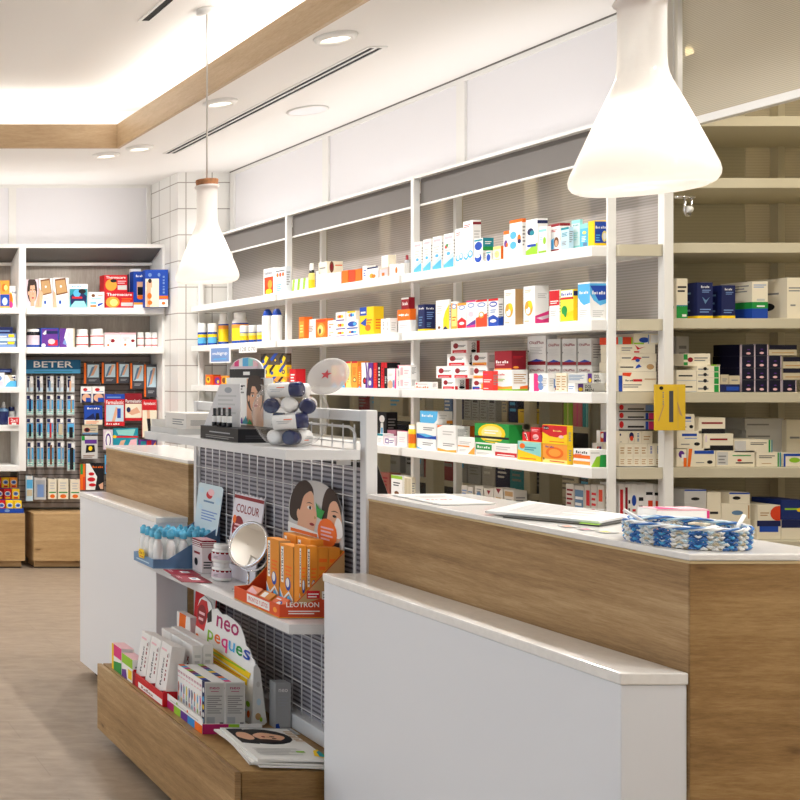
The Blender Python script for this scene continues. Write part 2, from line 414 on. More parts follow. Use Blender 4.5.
# unseen side: low wall, header and piers around windows added for cool daylight
mb = MB(); mb.box(-2.7,-2.6,-1.8,8.35,0,.35); mb.box(-2.7,-2.6,-1.8,8.35,2.75,3.6)
for y0, y1 in ((-1.8,-1.2),(2.3,2.6),(6.2,8.35)): mb.box(-2.7,-2.6,y0,y1,.35,2.75)
struct(mb.build('wall_left', 'wall', base=False))
for i, (y0, y1) in enumerate(((-1.2,2.3),(2.6,6.2))):
    mb = MB()
    for a, b, c, d in ((y0,y1,.35,.40),(y0,y1,2.70,2.75),(y0,y0+.05,.4,2.7),(y1-.05,y1,.4,2.7),((y0+y1)/2-.02,(y0+y1)/2+.02,.4,2.7)): mb.box(-2.68,-2.62,a,b,c,d)
    struct(mb.build('window_%d' % (i+10), 'steelw', base=False))
sbox('wall_near', 'wall', -2.6, 5.4, -1.9, -1.8, 0, 3.6)
sbox('wall_far', 'wall', -2.6, 5.4, 8.25, 8.35, 0, 3.6)
sbox('wall_backroom', 'backwall', 5.0, 5.1, -1.8, 8.25, 0, 3.6)
sbox('wall_right', 'wall', XP, XP+.1, -1.8, 2.3, 0, ZC)
# lower ceiling as a ring around the raised tray
TX0, TX1, TY0, TY1 = -1.5, 2.61, -.6, 6.81
mb = MB()
for x0, x1, y0, y1 in ((TX1, 5.4, -1.8, 8.3), (-2.6, TX0, -1.8, 8.3), (TX0, TX1, TY1, 8.3), (TX0, TX1, -1.8, TY0)):
    mb.box(x0, x1, y0, y1, ZC, ZC+.03)
struct(mb.build('ceiling', 'ceil', base=False))
struct(MB().box(TX0-.4, TX1+.4, TY0-.4, TY1+.4, ZT, ZT+.05).build('ceiling_tray', 'ceil', base=False))
mb = MB()
for x0, x1, y0, y1 in ((TX1+.36, TX1+.4, TY0-.4, TY1+.4), (TX0-.4, TX0-.36, TY0-.4, TY1+.4), (TX0-.36, TX1+.36, TY1+.36, TY1+.4), (TX0-.36, TX1+.36, TY0-.4, TY0-.36)):
    mb.box(x0, x1, y0, y1, ZC+.03, ZT)
struct(mb.build('ceiling_tray_side', 'ceil', base=False))
# timber edge of the tray
ZF = ZC+.155
sbox('trim_1', 'oaktrim', TX1-.012, TX1+.012, TY0, TY1-.012, ZC-.006, ZF)
sbox('trim_2', 'oaktrim', TX0, TX1+.012, TY1-.012, TY1+.012, ZC-.006, ZF)
sbox('trim_3', 'oaktrim', TX0-.012, TX0+.012, TY0, TY1-.012, ZC-.006, ZF)
sbox('trim_4', 'oaktrim', TX0, TX1, TY0-.012, TY0+.012, ZC-.006, ZF)
# tiled column in the far corner
XC = aY(178, 7.65)
struct(MB().box(XC, 5.0, 7.65, 8.25, 0, ZC).build('column_tiled', 'tile', base=False))
struct(MB().box(XC+.19, XC+.2, 7.642, 7.65, 0, ZC).build('trim_5', 'shelf', base=False))
# bright upper panels above the long-wall shelving, with frames
sbox('wall_upper_long', 'panel', XP, XP+.03, 4.02, 7.65, ZUT-.05, ZC)
mb = MB()
for y in (7.60, 6.40, 5.206, 4.05): mb.box(XP-.014, XP, y-.03, y+.03, ZUT+.0301, ZC-.0301)
mb.box(XP-.014, XP, 4.05, 7.63, ZC-.03, ZC-.008); mb.box(XP-.014, XP, 4.05, 7.63, ZUT, ZUT+.03)
struct(mb.build('trim_6', 'shelf', base=False))
struct(MB().box(XP-.016, XP, 4.05, 7.63, ZC-.0075, ZC).build('trim_11', 'greyp', base=False))
# upper panels of the far wall
YP = 8.15
sbox('wall_upper_far', 'panel', -2.6, XC-.002, YP, YP+.03, ZUT-.05, ZC)
mb = MB()
for px in (-60, 12, 150): x = aY(px, YP); mb.box(x-.03, min(x+.03, XC-.003), YP-.014, YP, ZUT, ZC-.0251)
mb.box(-2.6, XC-.003, YP-.014, YP, ZC-.025, ZC)
struct(mb.build('trim_7', 'shelf', base=False))
# ribbed sheet above the passage, its lower rail and the tall white post
struct(MB().box(XP, XP+.012, 2.3, 4.0, ZUT-.02, ZC).build('window_1', 'ribp', base=False))
struct(MB().box(XP-.012, XP+.024, 2.3, 4.0, ZUT-.05, ZUT-.02).build('trim_8', 'shelf', base=False))
# clear ribbed sheets behind the long-wall shelves
for i in range(3):
    struct(MB().box(XP-.002, XP+.006, YB[i+1]+.024, YB[i]-.002, 1.44, ZUT-.03).build('window_%d' % (i+2), 'rib', base=False))
    struct(MB().box(XP-.002, XP+.006, YB[i+1]+.024, YB[i]-.002, .1, 1.437).build('window_%d' % (i+5), 'riblow', base=False))
mb = MB()
for y in (6.95, 5.95, 5.5, 4.72): mb.box(XP+.03, XP+.09, y-.03, y+.03, 0, ZUT)
struct(mb.build('trim_9', 'cream', base=False))
# plain wall closing the backroom behind the column
sbox('wall_backroom_end', 'backwall', XP+.1, 5.0, 7.4, 7.45, 0, ZC)

# ---------------------------------------------------------------- lighting
def area(name, loc, rot, sx, sy, power, col=(1,.93,.83), shape='RECTANGLE', spread=180):
    d = bpy.data.lights.new(name, 'AREA'); d.shape = shape; d.size = sx; d.size_y = sy; d.energy = power; d.color = col; d.spread = math.radians(spread)
    o = bpy.data.objects.new(name, d); COL.objects.link(o); o.location = loc; o.rotation_euler = rot; return o
PI = math.pi
W1 = (1,.98,.955)
zl = ZF-.012
area('cove_light', (TX1+.1, (TY0+TY1)/2, zl), (PI,0,0), .05, TY1-TY0, 38, W1)
area('cove_light', (TX0-.1, (TY0+TY1)/2, zl), (PI,0,0), .05, TY1-TY0, 28, W1)
area('cove_light', ((TX0+TX1)/2, TY1+.1, zl), (PI,0,0), TX1-TX0, .05, 20, W1)
area('cove_light', ((TX0+TX1)/2, TY0-.1, zl), (PI,0,0), TX1-TX0, .05, 14, W1)
area('shelf_top_light', (XW+.06, 5.83, ZUT+.012), (PI,-.35,0), .03, 3.5, 6, (1,.97,.96))
area('shelf_top_light', (.3, 7.96, ZUT+.012), (PI+.35,0,0), 5.6, .03, 10.5, (1,.97,.96))

def downlight(x, y, label, power=12, tilt=0):
    t = thing('downlight', label, 'ceiling light', (x, y, ZC), 'recessed ceiling downlights')
    m = MB(); m.lathe([(.062,-.004),(.066,-.022),(.085,-.012),(.09,0),(.062,0)], (x,y,ZC), 'W', 24, close=False); m.build('trim_ring', 'shelf', t)
    m = MB(); m.lathe([(.062,-.006),(.05,-.009),(.001,-.011)], (x,y,ZC), 'W', 24, close=False); m.build('lens', 'led', t)
    area('downlight_beam', (x, y, ZC-.03), (0,0,0), .1, .1, power, W1, 'DISK', 150)
XD = 2.756
downlight(XD, 4.59, 'nearest glowing recessed downlight between timber edge and double slot vent', 14.5)
downlight(XD, 5.68, 'glowing recessed downlight beside the hanging cord of the far pendant', 14.5)
downlight(XD, 6.81, 'glowing recessed downlight just outside the corner of the timber edge', 14.5)
downlight(2.61, 7.03, 'glowing recessed downlight under the far timber edge, nearest the corner', 14)
for i, y in enumerate((.4, 1.45, 2.5, 3.54)): downlight(XD, y, 'unseen recessed downlight added overhead as fill, %s from the near wall' % ORD[i], 14.5)  # out-of-view lamps added for general room fill
for i, x in enumerate((1.4, .2, -1.0)): downlight(x, 7.2, 'unseen recessed downlight added as fill over the far shelving, %s from the timber corner' % ORD[i+1], 14.5)  # more unseen fill lamps, added along the far end
for i, y in enumerate((.6, 2.6, 4.6, 6.6)): downlight(-2.05, y, 'unseen recessed downlight added as fill along the opposite wall, %s from the near wall' % ORD[i], 13)  # unseen row added to fill the room from the other side

def slot_vent(x, y0, y1, z, n, label):
    t = thing('air_vent', label, 'vent', (x, (y0+y1)/2, z))
    w = .022*n+.02
    m = MB()
    m.box(x-w/2-.012, x-w/2, y0, y1, z-.006, z+.004); m.box(x+w/2, x+w/2+.012, y0, y1, z-.006, z+.004)
    for i in range(1, n): c = x-w/2+w*i/n; m.box(c-.006, c+.006, y0, y1, z-.006, z+.004)
    m.box(x-w/2-.012, x+w/2+.012, y0-.012, y0, z-.006, z+.004); m.box(x-w/2-.012, x+w/2+.012, y1, y1+.012, z-.006, z+.004)
    m.build('frame', 'shelf', t)
    MB().box(x-w/2, x+w/2, y0, y1, z-.003, z-.001).build('slot', 'slot', t)
slot_vent(3.035, 4.73, 6.98, ZC, 2, 'long double-slot air vent in the white ceiling along the shelving')
slot_vent(2.19, 3.3, 5.34, ZT, 1, 'single dark air slot in the raised tray ceiling')
t = thing('ceiling_speaker', 'round flat white speaker grille flush in ceiling beside double slot vent', 'speaker', (3.35, 5.85, ZC))
m = MB(); m.lathe([(.105,0),(.11,-.006),(.095,-.009)], (3.35,5.85,ZC), 'W', 28, close=False); m.build('rim', 'shelf', t)
m = MB(); m.lathe([(.095,-.008),(.001,-.009)], (3.35,5.85,ZC), 'W', 28, close=False); m.build('grille', 'panel', t)

def pendant(x, y, zr, label, ztop, power):
    t = thing('pendant_lamp', label, 'lamp', (x, y, zr), 'flask pendant lamps over the counter')
    prof = [(.128,-.012),(.142,-.004),(.149,.008),(.1505,.02),(.147,.038),(.128,.09),(.104,.153),(.080,.215),(.063,.258),(.0545,.282),(.051,.302),(.0495,.33),(.049,.40),(.049,.45),(.05,.472),(.057,.477),(.059,.483),(.056,.489)]
    m = MB(); m.lathe(prof, (x,y,zr+.012), 'W', 48, close=False); m.build('lamp_shade', 'opal', t)
    m = MB(); m.lathe([(.048,.489),(.05,.497),(.054,.527),(.053,.531),(.0,.532)], (x,y,zr), 'W', 28); m.build('cork_stopper', 'cork', t)
    m = MB(); m.tube([(x,y,zr+.531),(x,y,ztop-.02)], .0045, 'W', 8); m.build('cord', 'cord', t)
    m = MB(); m.lathe([(.05,0),(.05,-.022),(.004,-.028)], (x,y,ztop), 'W', 20); m.build('ceiling_rose', 'shelf', t)
    m = MB(); m.lathe([(.001,.10),(.022,.108),(.034,.125),(.038,.145),(.034,.168),(.02,.19),(.013,.21)], (x,y,zr), 'W', 16); m.build('bulb', 'bulb', t)
    m = MB(); m.lathe([(.012,.21),(.05,.214),(.05,.218),(.018,.22),(.018,.28),(.004,.285)], (x,y,zr), 'W', 12); m.tube([(x,y,zr+.28),(x,y,zr+.50)], .004, 'W', 6); m.build('neck_shading_holder', 'shelf', t)  # wide flange added inside to shade the glass neck from the bulb
pendant(aY(641.8, 2.62), 2.62, 2.009, 'large lit opal glass flask pendant hanging over the near counter', ZT, 1)
pendant(aY(207, 5.18), 5.18, 2.005, 'lit opal glass flask pendant with cork neck hanging before the tiled column', ZT, 1)
# backroom tube lamp
t = thing('ceiling_tube_light', 'white tube light on the backroom ceiling', 'ceiling light', (4.35, 5.4, ZC))
MB().box(4.3, 4.4, 4.5, 6.3, ZC-.06, ZC).build('housing', 'shelf', t)
m = MB(); m.tube([(4.35,4.55,ZC-.08),(4.35,6.25,ZC-.08)], .014, 'W', 13); m.build('tube', 'tube', t)
area('backroom_light', (4.35, 5.4, ZC-.11), (0,0,0), .1, 1.7, 14, (1,.93,.80))
area('backroom_light', (4.4, 3.1, ZC-.05), (0,0,0), .15, .9, 18, (1,.93,.80))  # extra fill without a fixture, added to brighten the passage shelving
# ================================================================ long wall shelving
BAYN = ['far', 'middle', 'near']
for i in range(3):
    ya, yb = YB[i], YB[i+1]
    t = thing('shelving_unit', ['white open wall shelving bay beside the tiled column', 'white open wall shelving bay between the other two, behind the fishbowl display', 'white open wall shelving bay nearest the camera, ending at the passage'][i], 'shelves', (XW+.12, (ya+yb)/2, 0), 'white shelving bays of the long wall')
    def post(y, w=.022):
        m = MB(); m.box(XW-.008, XW+.026, y, y+w, 0, ZUT); m.build('post', 'shelf', t, bevel=.002)
        m = MB(); m.box(XP-.036, XP-.004, y, y+.022, 0, ZUT); m.build('post', 'shelf', t, bevel=.002)
    post(ya)
    for k, z in enumerate(SH):
        m = MB(); m.box(XW-.07, XP-.04, yb+(.0235 if i < 2 else .005), ya-.0006, z-.044, z); s = m.build('shelf', 'shelf', t, bevel=.002)
    m = MB(); m.box(XW-.004, XP-.002, yb+.0235, ya-.0006, ZUT-.014, ZUT); m.build('top_board', 'shelf', t)
    m = MB(); a, b = (XW+.03, ZUT-.0145), (XW+.03, ZUT-.145)
    m.face([(a[0],yb+.0235,a[1]),(b[0],yb+.0235,b[1]),(b[0],ya-.0006,b[1]),(a[0],ya-.0006,a[1])], 'G'); m.build('blind_panel', 'greyp', t)
    m = MB(); m.box(XW+.026, XW+.042, yb+.0235, ya-.0006, ZUT-.155, ZUT-.1455); m.build('rail', 'shelf', t)
    m = MB(); m.box(XW+.01, XP-.02, yb+.0235, ya-.0006, 0, .12); m.build('plinth', 'shelf', t)
    if i == 2:
        post(yb, .009)
        for z in SH[:5]:
            m = MB(); m.box(XW+.028, XP-.038, yb-.012, yb+.003, z-.044, z+.002); m.build('end_rail', 'cream', t)
        pass
# tall bright post at the passage corner
struct(MB().box(XP-.05, XP-.014, 4.024, 4.031, 0, ZC).build('trim_10', 'shelf', base=False))

# ================================================================ backroom shelving behind the passage
NX0, NX1, NY = XP+.012, 4.9, 4.06
t = thing('storage_shelving', 'cream backroom storage shelving seen through the passage', 'shelves', ((NX0+NX1)/2, NY+.2, 0))
for z in (2.575, 2.324, SH[0]+.012, SH[1]+.006, SH[2], SH[3], SH[4], .5):
    m = MB(); m.box(NX0, NX1, NY, NY+.38, z-.041, z); m.build('shelf', 'cream', t, bevel=.002)
for x in (NX0+.01, 4.6, NX1-.03):
    m = MB(); m.box(x, x+.03, NY+.35, NY+.385, 0, 2.75); m.build('post', 'cream', t)
m = MB(); m.box(NX0, 4.49, NY+.386, NY+.396, .1, 2.8); m.build('back_panel', 'rib2', t)
m = MB(); m.box(4.492, NX1, NY+.386, NY+.396, .1, 2.8); m.build('back_panel', M['ribp'], t)

# backroom racks seen through the clear sheets (far side of the backroom)
t = thing('storage_rack', 'dim storage rack behind the ribbed sheets of the long wall', 'shelves', (4.55, 6, 0))
for z in (.5, .86, 1.25, 1.68):
    m = MB(); m.box(4.45, 4.75, 4.75, 7.35, z-.03, z); m.build('shelf', 'cream', t)
for y in (4.8, 5.6, 6.4, 7.2):
    m = MB(); m.box(4.45, 4.49, y, y+.04, 0, 2.7); m.build('post', 'cream', t)
m = MB(); m.box(4.76, 4.77, 4.75, 7.35, .2, 1.72); m.build('back_panel', 'slot', t)

# ================================================================ far wall shelving and cabinets
YF = 7.88; YK = 8.12
FX = [1.2, aY(22.5, YF), aY(163.8, YF)-.001]
FS = [zz(308, YF), zz(347.3, YF), zz(387, YF), zz(425.3, YF), zz(465.5, YF)]
t = thing('shelving_unit', 'white far-wall shelving bay of five shelves over an oak cabinet', 'shelves', ((FX[0]+FX[1])/2, 8, 0), 'white shelving bays of the far wall')
t2 = thing('shelving_unit', 'white far-wall bay with blister cards and sports supports hanging below its shelves', 'shelves', ((FX[1]+FX[2])/2, 8, 0), 'white shelving bays of the far wall')
for (x, tt) in ((FX[0], t), (FX[1], t), (FX[2], t2)):
    w = .028 if x != FX[2] else .010
    m = MB(); m.box(x-w, x+w, YF, YK, FS[4]-.044 if x == FX[1] else .447, ZUT); m.build('post', 'shelf', tt, bevel=.002)
for z in FS: m = MB(); m.box(FX[0]+.028, FX[1]-.028, YF-.015, YK, z-.045, z); m.build('shelf', 'shelf', t, bevel=.002)
for z in FS[:2]: m = MB(); m.box(FX[1]+.028, FX[2]-.010, YF-.03, YK, z-.05, z); m.build('shelf', 'shelf', t2, bevel=.002)
for a, b, tt in ((FX[0], FX[1]-.028, t), (FX[1]+.028, FX[2]-.010, t2)):
    m = MB(); m.box(a, b, YF-.004, YK, ZUT-.03, ZUT); m.build('top_board', 'shelf', tt)
    m = MB(); m.face([(a,YF+.02,ZUT-.03),(b,YF+.02,ZUT-.03),(b,YK-.03,zz(262,8.1)),(a,YK-.03,zz(262,8.1))], 'G'); m.build('blind_panel', 'greyp', tt)
    m = MB(); m.box(a, b, YK-.045, YK-.03, zz(266,8.1), zz(263,8.1)); m.build('rail', 'shelf', tt)
    m = MB(); m.box(a, b, YK, YK+.012, .447, ZUT-.03); m.build('back_panel', 'farback', tt)
# slotted hook panel of the second bay
a, b = FX[1]+.03, FX[2]-.02
m = MB(); m.box(a, b, 8.09, 8.105, .46, FS[1]-.06); m.build('hook_panel', 'slat', t2)
c = MB()
def cabinet(x0, x1, label, open_side):
    q = thing('oak_cabinet', label, 'cabinet', ((x0+x1)/2, 8, 0), 'oak cabinets along the far wall')
    m = MB(); m.box(x0, x1, YF+.02, YK, .06, zz(513.5, YF) if not open_side else zz(513.3, YF)); m.build('body', 'oakfar', q, bevel=.002)
    m = MB(); m.box(x0+.003, x1-.003, YF, YF+.018, .062, zz(513.8, YF)); m.build('drawer_front', 'oakfar', q, bevel=.002)
    m = MB(); m.box(x0+.02, x1-.02, YF+.05, YK-.02, .008, .058); m.build('plinth', 'oakfar', q)
    m = MB(); m.box(x0+.025, x1-.025, YF+.055, YK-.03, 0, .0075); m.build('foot', 'slot', q)
cabinet(FX[0], aY(25.5, YF), 'pale oak cabinet under the five-shelf bay', False)
cabinet(aY(33.5, YF), FX[2], 'pale oak cabinet under the hanging blister cards', True)

# ================================================================ counters
XL, XU, XB = 1.774, 1.908, 2.218
ZL, ZL1, ZU, ZU1 = .901, .926, 1.150, 1.165
def counter(y0, y1, label, near):
    q = thing('service_counter', label, 'counter', (2.0, (y0+y1)/2, 0), 'service counters in white and oak')
    m = MB(); m.box(XL, XU-.002, y0+.002, y1, .055, ZL); m.build('front_panel', 'lacquer', q, bevel=.002)
    m = MB(); m.box(XL-.004, XU-.001, y0-.001, y1+.002, ZL+.0006, ZL1); m.build('ledge', 'quartz', q, bevel=.003)
    m = MB(); m.box(XU, XB-.02, y0, y1, .055, ZU); m.build('riser', 'oak', q, bevel=.002)
    if near: m = MB(); m.box(XU+.0008, XB-.02, y0-.002, y0-.0005, .02, ZU); m.box(XB-.0198, 2.84, y0-.002, y0+.025, .02, .72); m.build('end_panel', 'oakend', q)
    m = MB(); m.box(XU-.0015, XB-.022, y0-.0035, y1, ZU-.005, ZU+.0002); m.build('edge_band', 'band', q)
    m = MB(); m.box(XU-.004, XB, y0-.005, y1+.002, ZU+.0006, ZU1); m.build('top', 'quartz', q, bevel=.003)
    m = MB(); m.box(XB-.018, 2.84, y0+.03, y1, .72, .75); m.build('worktop', 'quartz', q, bevel=.002)
    m = MB(); m.box(XL+.06, 2.5, y0+.05, y1-.05, 0, .053); m.build('plinth', 'slot', q)
counter(2.0, 3.012, 'nearest white and oak service counter holding the woven basket', True)
counter(4.21, 5.142, 'farther white and oak service counter beyond the mesh display stand', False)

# ================================================================ mesh display stand between the counters
GX, GY0, GY1 = 1.925, 3.045, 4.19
q = thing('display_stand', 'white wire mesh display stand with two shelves and an oak drawer between the counters', 'display stand', (1.75, 3.62, 0))
def frame_bar(x0, x1, y0, y1, z0, z1): m = MB(); m.box(x0,x1,y0,y1,z0,z1); return m
for y in (GY0, GY1-.03):
    frame_bar(GX-.004, GX+.032, y, y+.03, .05, 1.416).build('post', 'steelw', q, bevel=.003)
frame_bar(GX-.002, GX+.03, GY0+.031, GY1-.031, 1.38, 1.414).build('top_rail', 'steelw', q, bevel=.003)
frame_bar(GX-.03, GX+.03, GY0+.031, GY1-.031, .322, .372).build('bottom_rail', 'steelw', q, bevel=.003)
m = MB()
y = GY0+.05
while y < GY1-.04: m.tube([(GX-.008,y,.36),(GX-.008,y,1.37)], .0021, 'W', 5); y += .0575
z = .40
while z < 1.36: m.tube([(GX-.012,GY0+.04,z),(GX-.012,GY1-.04,z)], .0021, 'W', 5); z += .083
rr = [(GX-.01,GY0+.045,.37),(GX-.01,GY0+.045,1.34),(GX-.01,GY0+.055,1.355),(GX-.01,GY0+.075,1.362),(GX-.01,GY1-.06,1.362),(GX-.01,GY1-.045,1.35),(GX-.01,GY1-.045,.37)]
m.tube(rr, .0045, 'W', 6)
m.build('wire_mesh', 'steelw', q)
m = MB(); m.box(GX+.012, GX+.02, GY0+.031, GY1-.031, .373, 1.235); m.build('back_panel', 'louvre', q)
for zt, x0, y1, lip in ((1.294, 1.679, 4.10, .03), (.762, 1.69, 4.2, .03)):
    m = MB(); m.box(x0, GX-.018, GY0+.005, min(y1, GY1-.005) if zt > 1 else y1, zt-.006, zt); m.box(x0, x0+.004, GY0+.005, min(y1, GY1-.005) if zt > 1 else y1, zt-lip, zt-.0061)
    m.box(x0+.0041, GX-.018, GY0+.005, GY0+.009, zt-lip, zt-.0061)
    s = m.build('shelf', 'steelw', q)
    for y in (GY0+.05, GY1-.06):
        k = MB(); k.box(GX-.06, GX-.019, y, y+.006, zt-.05, zt-.0065); k.build('bracket', 'steelw', s)
m = MB(); m.box(1.538, 1.915, GY0-.01, 4.18, .06, .32); m.build('drawer_body', 'oakend', q, bevel=.002)
m = MB(); m.box(1.516, 1.535, GY0-.012, 4.185, .048, .318); m.build('drawer', 'oak', q, bevel=.002)
m = MB(); m.box(1.6, 1.9, GY0+.05, 4.1, 0, .058); m.build('plinth', 'slot', q)
# ================================================================ goods on the long wall
def cyl(name, pxc, wpx, ytop, z0, segs, cols, label, cat, Xc=None, Yc=None, group=None, k=None, on=None, mat='gloss', n=20):
    z0 = KEY[on]+.0006 if on else z0+.0008
    if Xc: Y, X = aX(pxc, Xc), Xc
    else: Y, X = Yc, aY(pxc, Yc)
    r = wpx*Y/F/2/math.sqrt(1+(X/Y)**2); zt = zz(ytop, Y); h = zt-z0
    if k: KEY[k] = zt
    mb = MB(); mb.lathe([(max(.0005, a*r), b*h) for a, b in segs], (X, Y, z0), cols, n)
    return put(name, mb, label, cat, group, mat)
JAR = [(.92,0),(1,.03),(1,.14),(1,.62),(1,.68),(.88,.72),(.93,.74),(.93,.97),(.86,1)]
BOT = [(.9,0),(1,.03),(1,.18),(1,.55),(1,.62),(.7,.74),(.4,.8),(.42,.81),(.42,.98),(.36,1)]
def jarc(body, label, lid, line=None): return [body, body, label, line or body, body, body, lid, lid]
def botc(body, label, cap): return [body, body, label, body, body, body, cap, cap, cap]
D = lambda L='', R='', base='W', top=None, Rb=None: dict(L=L, R=R, base=base, top=top, Rb=Rb)
BL = 'l .15 .3 .85 .85 6 G'
def shelf_row(z0, where, items):
    for it in items:
        row, des, desc = it[:3]; o = dict(it[3]) if len(it) > 3 else {}
        wbox(row, des, desc+', '+where, z0, **o)

# ---------- near bay, top shelf
TN = 'top shelf, near bay'
wave = 'r .1 .85 .9 .92 q;p s 0 0 1 0 1 .45 0 .2;p b 0 0 1 0 1 .3 .55 .22 0 .1;l .15 .5 .8 .75 3 g;e .5 .42 .2 .05 b'
G = 'white and sky-blue cartons at the end of the top shelf'
for i, (a, b, c, y) in enumerate(((413.6,421.5,423,242),(423.2,430.8,432.5,239.2),(432.7,441.5,443.5,236.5),(443.7,453.6,455,233.5))):
    wbox((a,b,c,y), D(wave+(';e .25 .62 .12 .05 R;e .38 .66 .1 .05 E' if i == 3 else ''), BL), 'tall white and sky-blue carton, %s from the middle post, %s' % (ORD[i], TN), SH[0], group=G)
shelf_row(SH[0], TN, [
 ((455.2,463,465,228.5), D('l .15 .82 .7 .92 2 R;e .35 .22 .3 .09 b;e .4 .24 .2 .06 W;e .8 .25 .25 .1 b;e .8 .27 .15 .06 W', BL), 'tall white carton with pale-blue swirl beside a taller twin'),
 ((463.2,473,481,221), D('l .1 .86 .75 .94 2 R;e .3 .2 .25 .08 b;e .3 .22 .16 .05 W;e .75 .24 .25 .09 b;e .75 .25 .15 .05 W', 'r 0 .9 1 .96 r;l .15 .2 .85 .8 9 g'), 'tallest white carton with red print and pale-blue swirl'),
 ((474,482.5,486,251.2), D('e .5 .45 .42 .36 B;e .45 .62 .3 .16 W', BL), 'small white box with blue oval under another', dict(k='a1')),
 ((474,483,494,238.5), D('e .5 .4 .42 .34 B;r .05 .78 .95 .92 T', 'r 0 0 1 .3 E;r 0 .3 1 1 T;l .2 .5 .8 .8 2 W', 'W'), 'small blue-oval box with dark green end stacked on another', dict(on='a1', d=.05)),
 ((486.2,491,493,251), D('e .5 .4 .42 .34 B;r .05 .78 .95 .92 T', BL), 'small white box with blue oval, alone beside the stacked pair', dict(d=.05)),
 ((493.2,501,503.4,246.5), D('r 0 0 1 .1 Y;r 0 .8 1 1 y;e .5 .45 .3 .25 y;l .2 .4 .7 .6 2 G', 'r 0 0 1 1 O', 'C'), 'small cream and yellow box with an orange end'),
 ((503.6,509.4,511,231), D('r 0 .88 1 1 O;e .4 .55 .3 .13 P;e .6 .5 .2 .08 O;l .2 .1 .8 .3 3 g'), 'narrow white carton with orange top and purple mark'),
 ((509.6,522.2,525.8,219.6), D('r 0 .92 1 1 O;e .3 .6 .26 .1 b;e .3 .34 .26 .1 b;e .78 .5 .14 .1 O;e .8 .42 .14 .06 N', 'r 0 .9 1 1 O;'+BL), 'large white carton with two blue ovals and orange mark'),
 ((526,537.6,547.6,219.4), D('p e 0 0 1 0 1 .34 0 .14;e .4 .66 .28 .1 N;e .55 .62 .2 .07 T;r .12 .24 .88 .31 B;l .15 .84 .8 .92 2 g', 'r 0 .86 1 .95 N;l .15 .15 .85 .8 8 g'), 'tall white carton with navy swirl and lime green base'),
 ((539,546.6,548,226.5), D('r 0 .8 1 .9 t;e .75 .45 .2 .14 e;l .1 .5 .55 .7 3 t;r 0 0 1 .08 e'), 'narrow white carton with small lime leaf', dict(Xf=3.472, d=.02)),
 ((548.2,560,570,224), D('r 0 .9 1 1 r;l .3 .72 .75 .82 2 R;p b .05 .1 .5 .1 .5 .5 .2 .42;e .72 .34 .2 .18 Z;e .72 .3 .13 .12 F;r .05 .04 .95 .09 r', 'r 0 .9 1 1 r;'+BL), 'white carton with dark red top and a small bear picture'),
 ((561,569,571.3,227.5), D('r 0 .9 1 1 T;l .15 .6 .85 .8 3 T;l .15 .2 .7 .4 3 G', BL, 's'), 'narrow pale teal carton with green top edge', dict(Xf=3.472, d=.02)),
 ((571.6,580,582.6,220), D('r 0 .88 1 1 t;t .5 .82 .7 .07 T ~;l .2 .3 .8 .6 4 t;r 0 0 1 .1 t', 'r 0 0 1 1 t', (214,234,228)), 'tall pale mint carton with green lettering'),
 ((580.2,588,591,223.6), D('r 0 .8 1 1 t;e .55 .62 .25 .07 y;l .2 .25 .8 .5 4 W;r .4 .05 .9 .2 a', 'r 0 0 1 1 b', (96,190,220)), 'tall turquoise carton with yellow dot'),
 ((588.2,594.3,607.2,221), D('r .1 .2 .9 .9 Y', 'r 0 0 1 .08 Y;r .06 .12 1 .96 B;t .5 .74 .8 .14 W ~;e .78 .38 .2 .22 y;e .78 .38 .13 .14 W;l .12 .2 .45 .5 3 b', 'Y'), 'yellow and blue box at the passage end'),
])
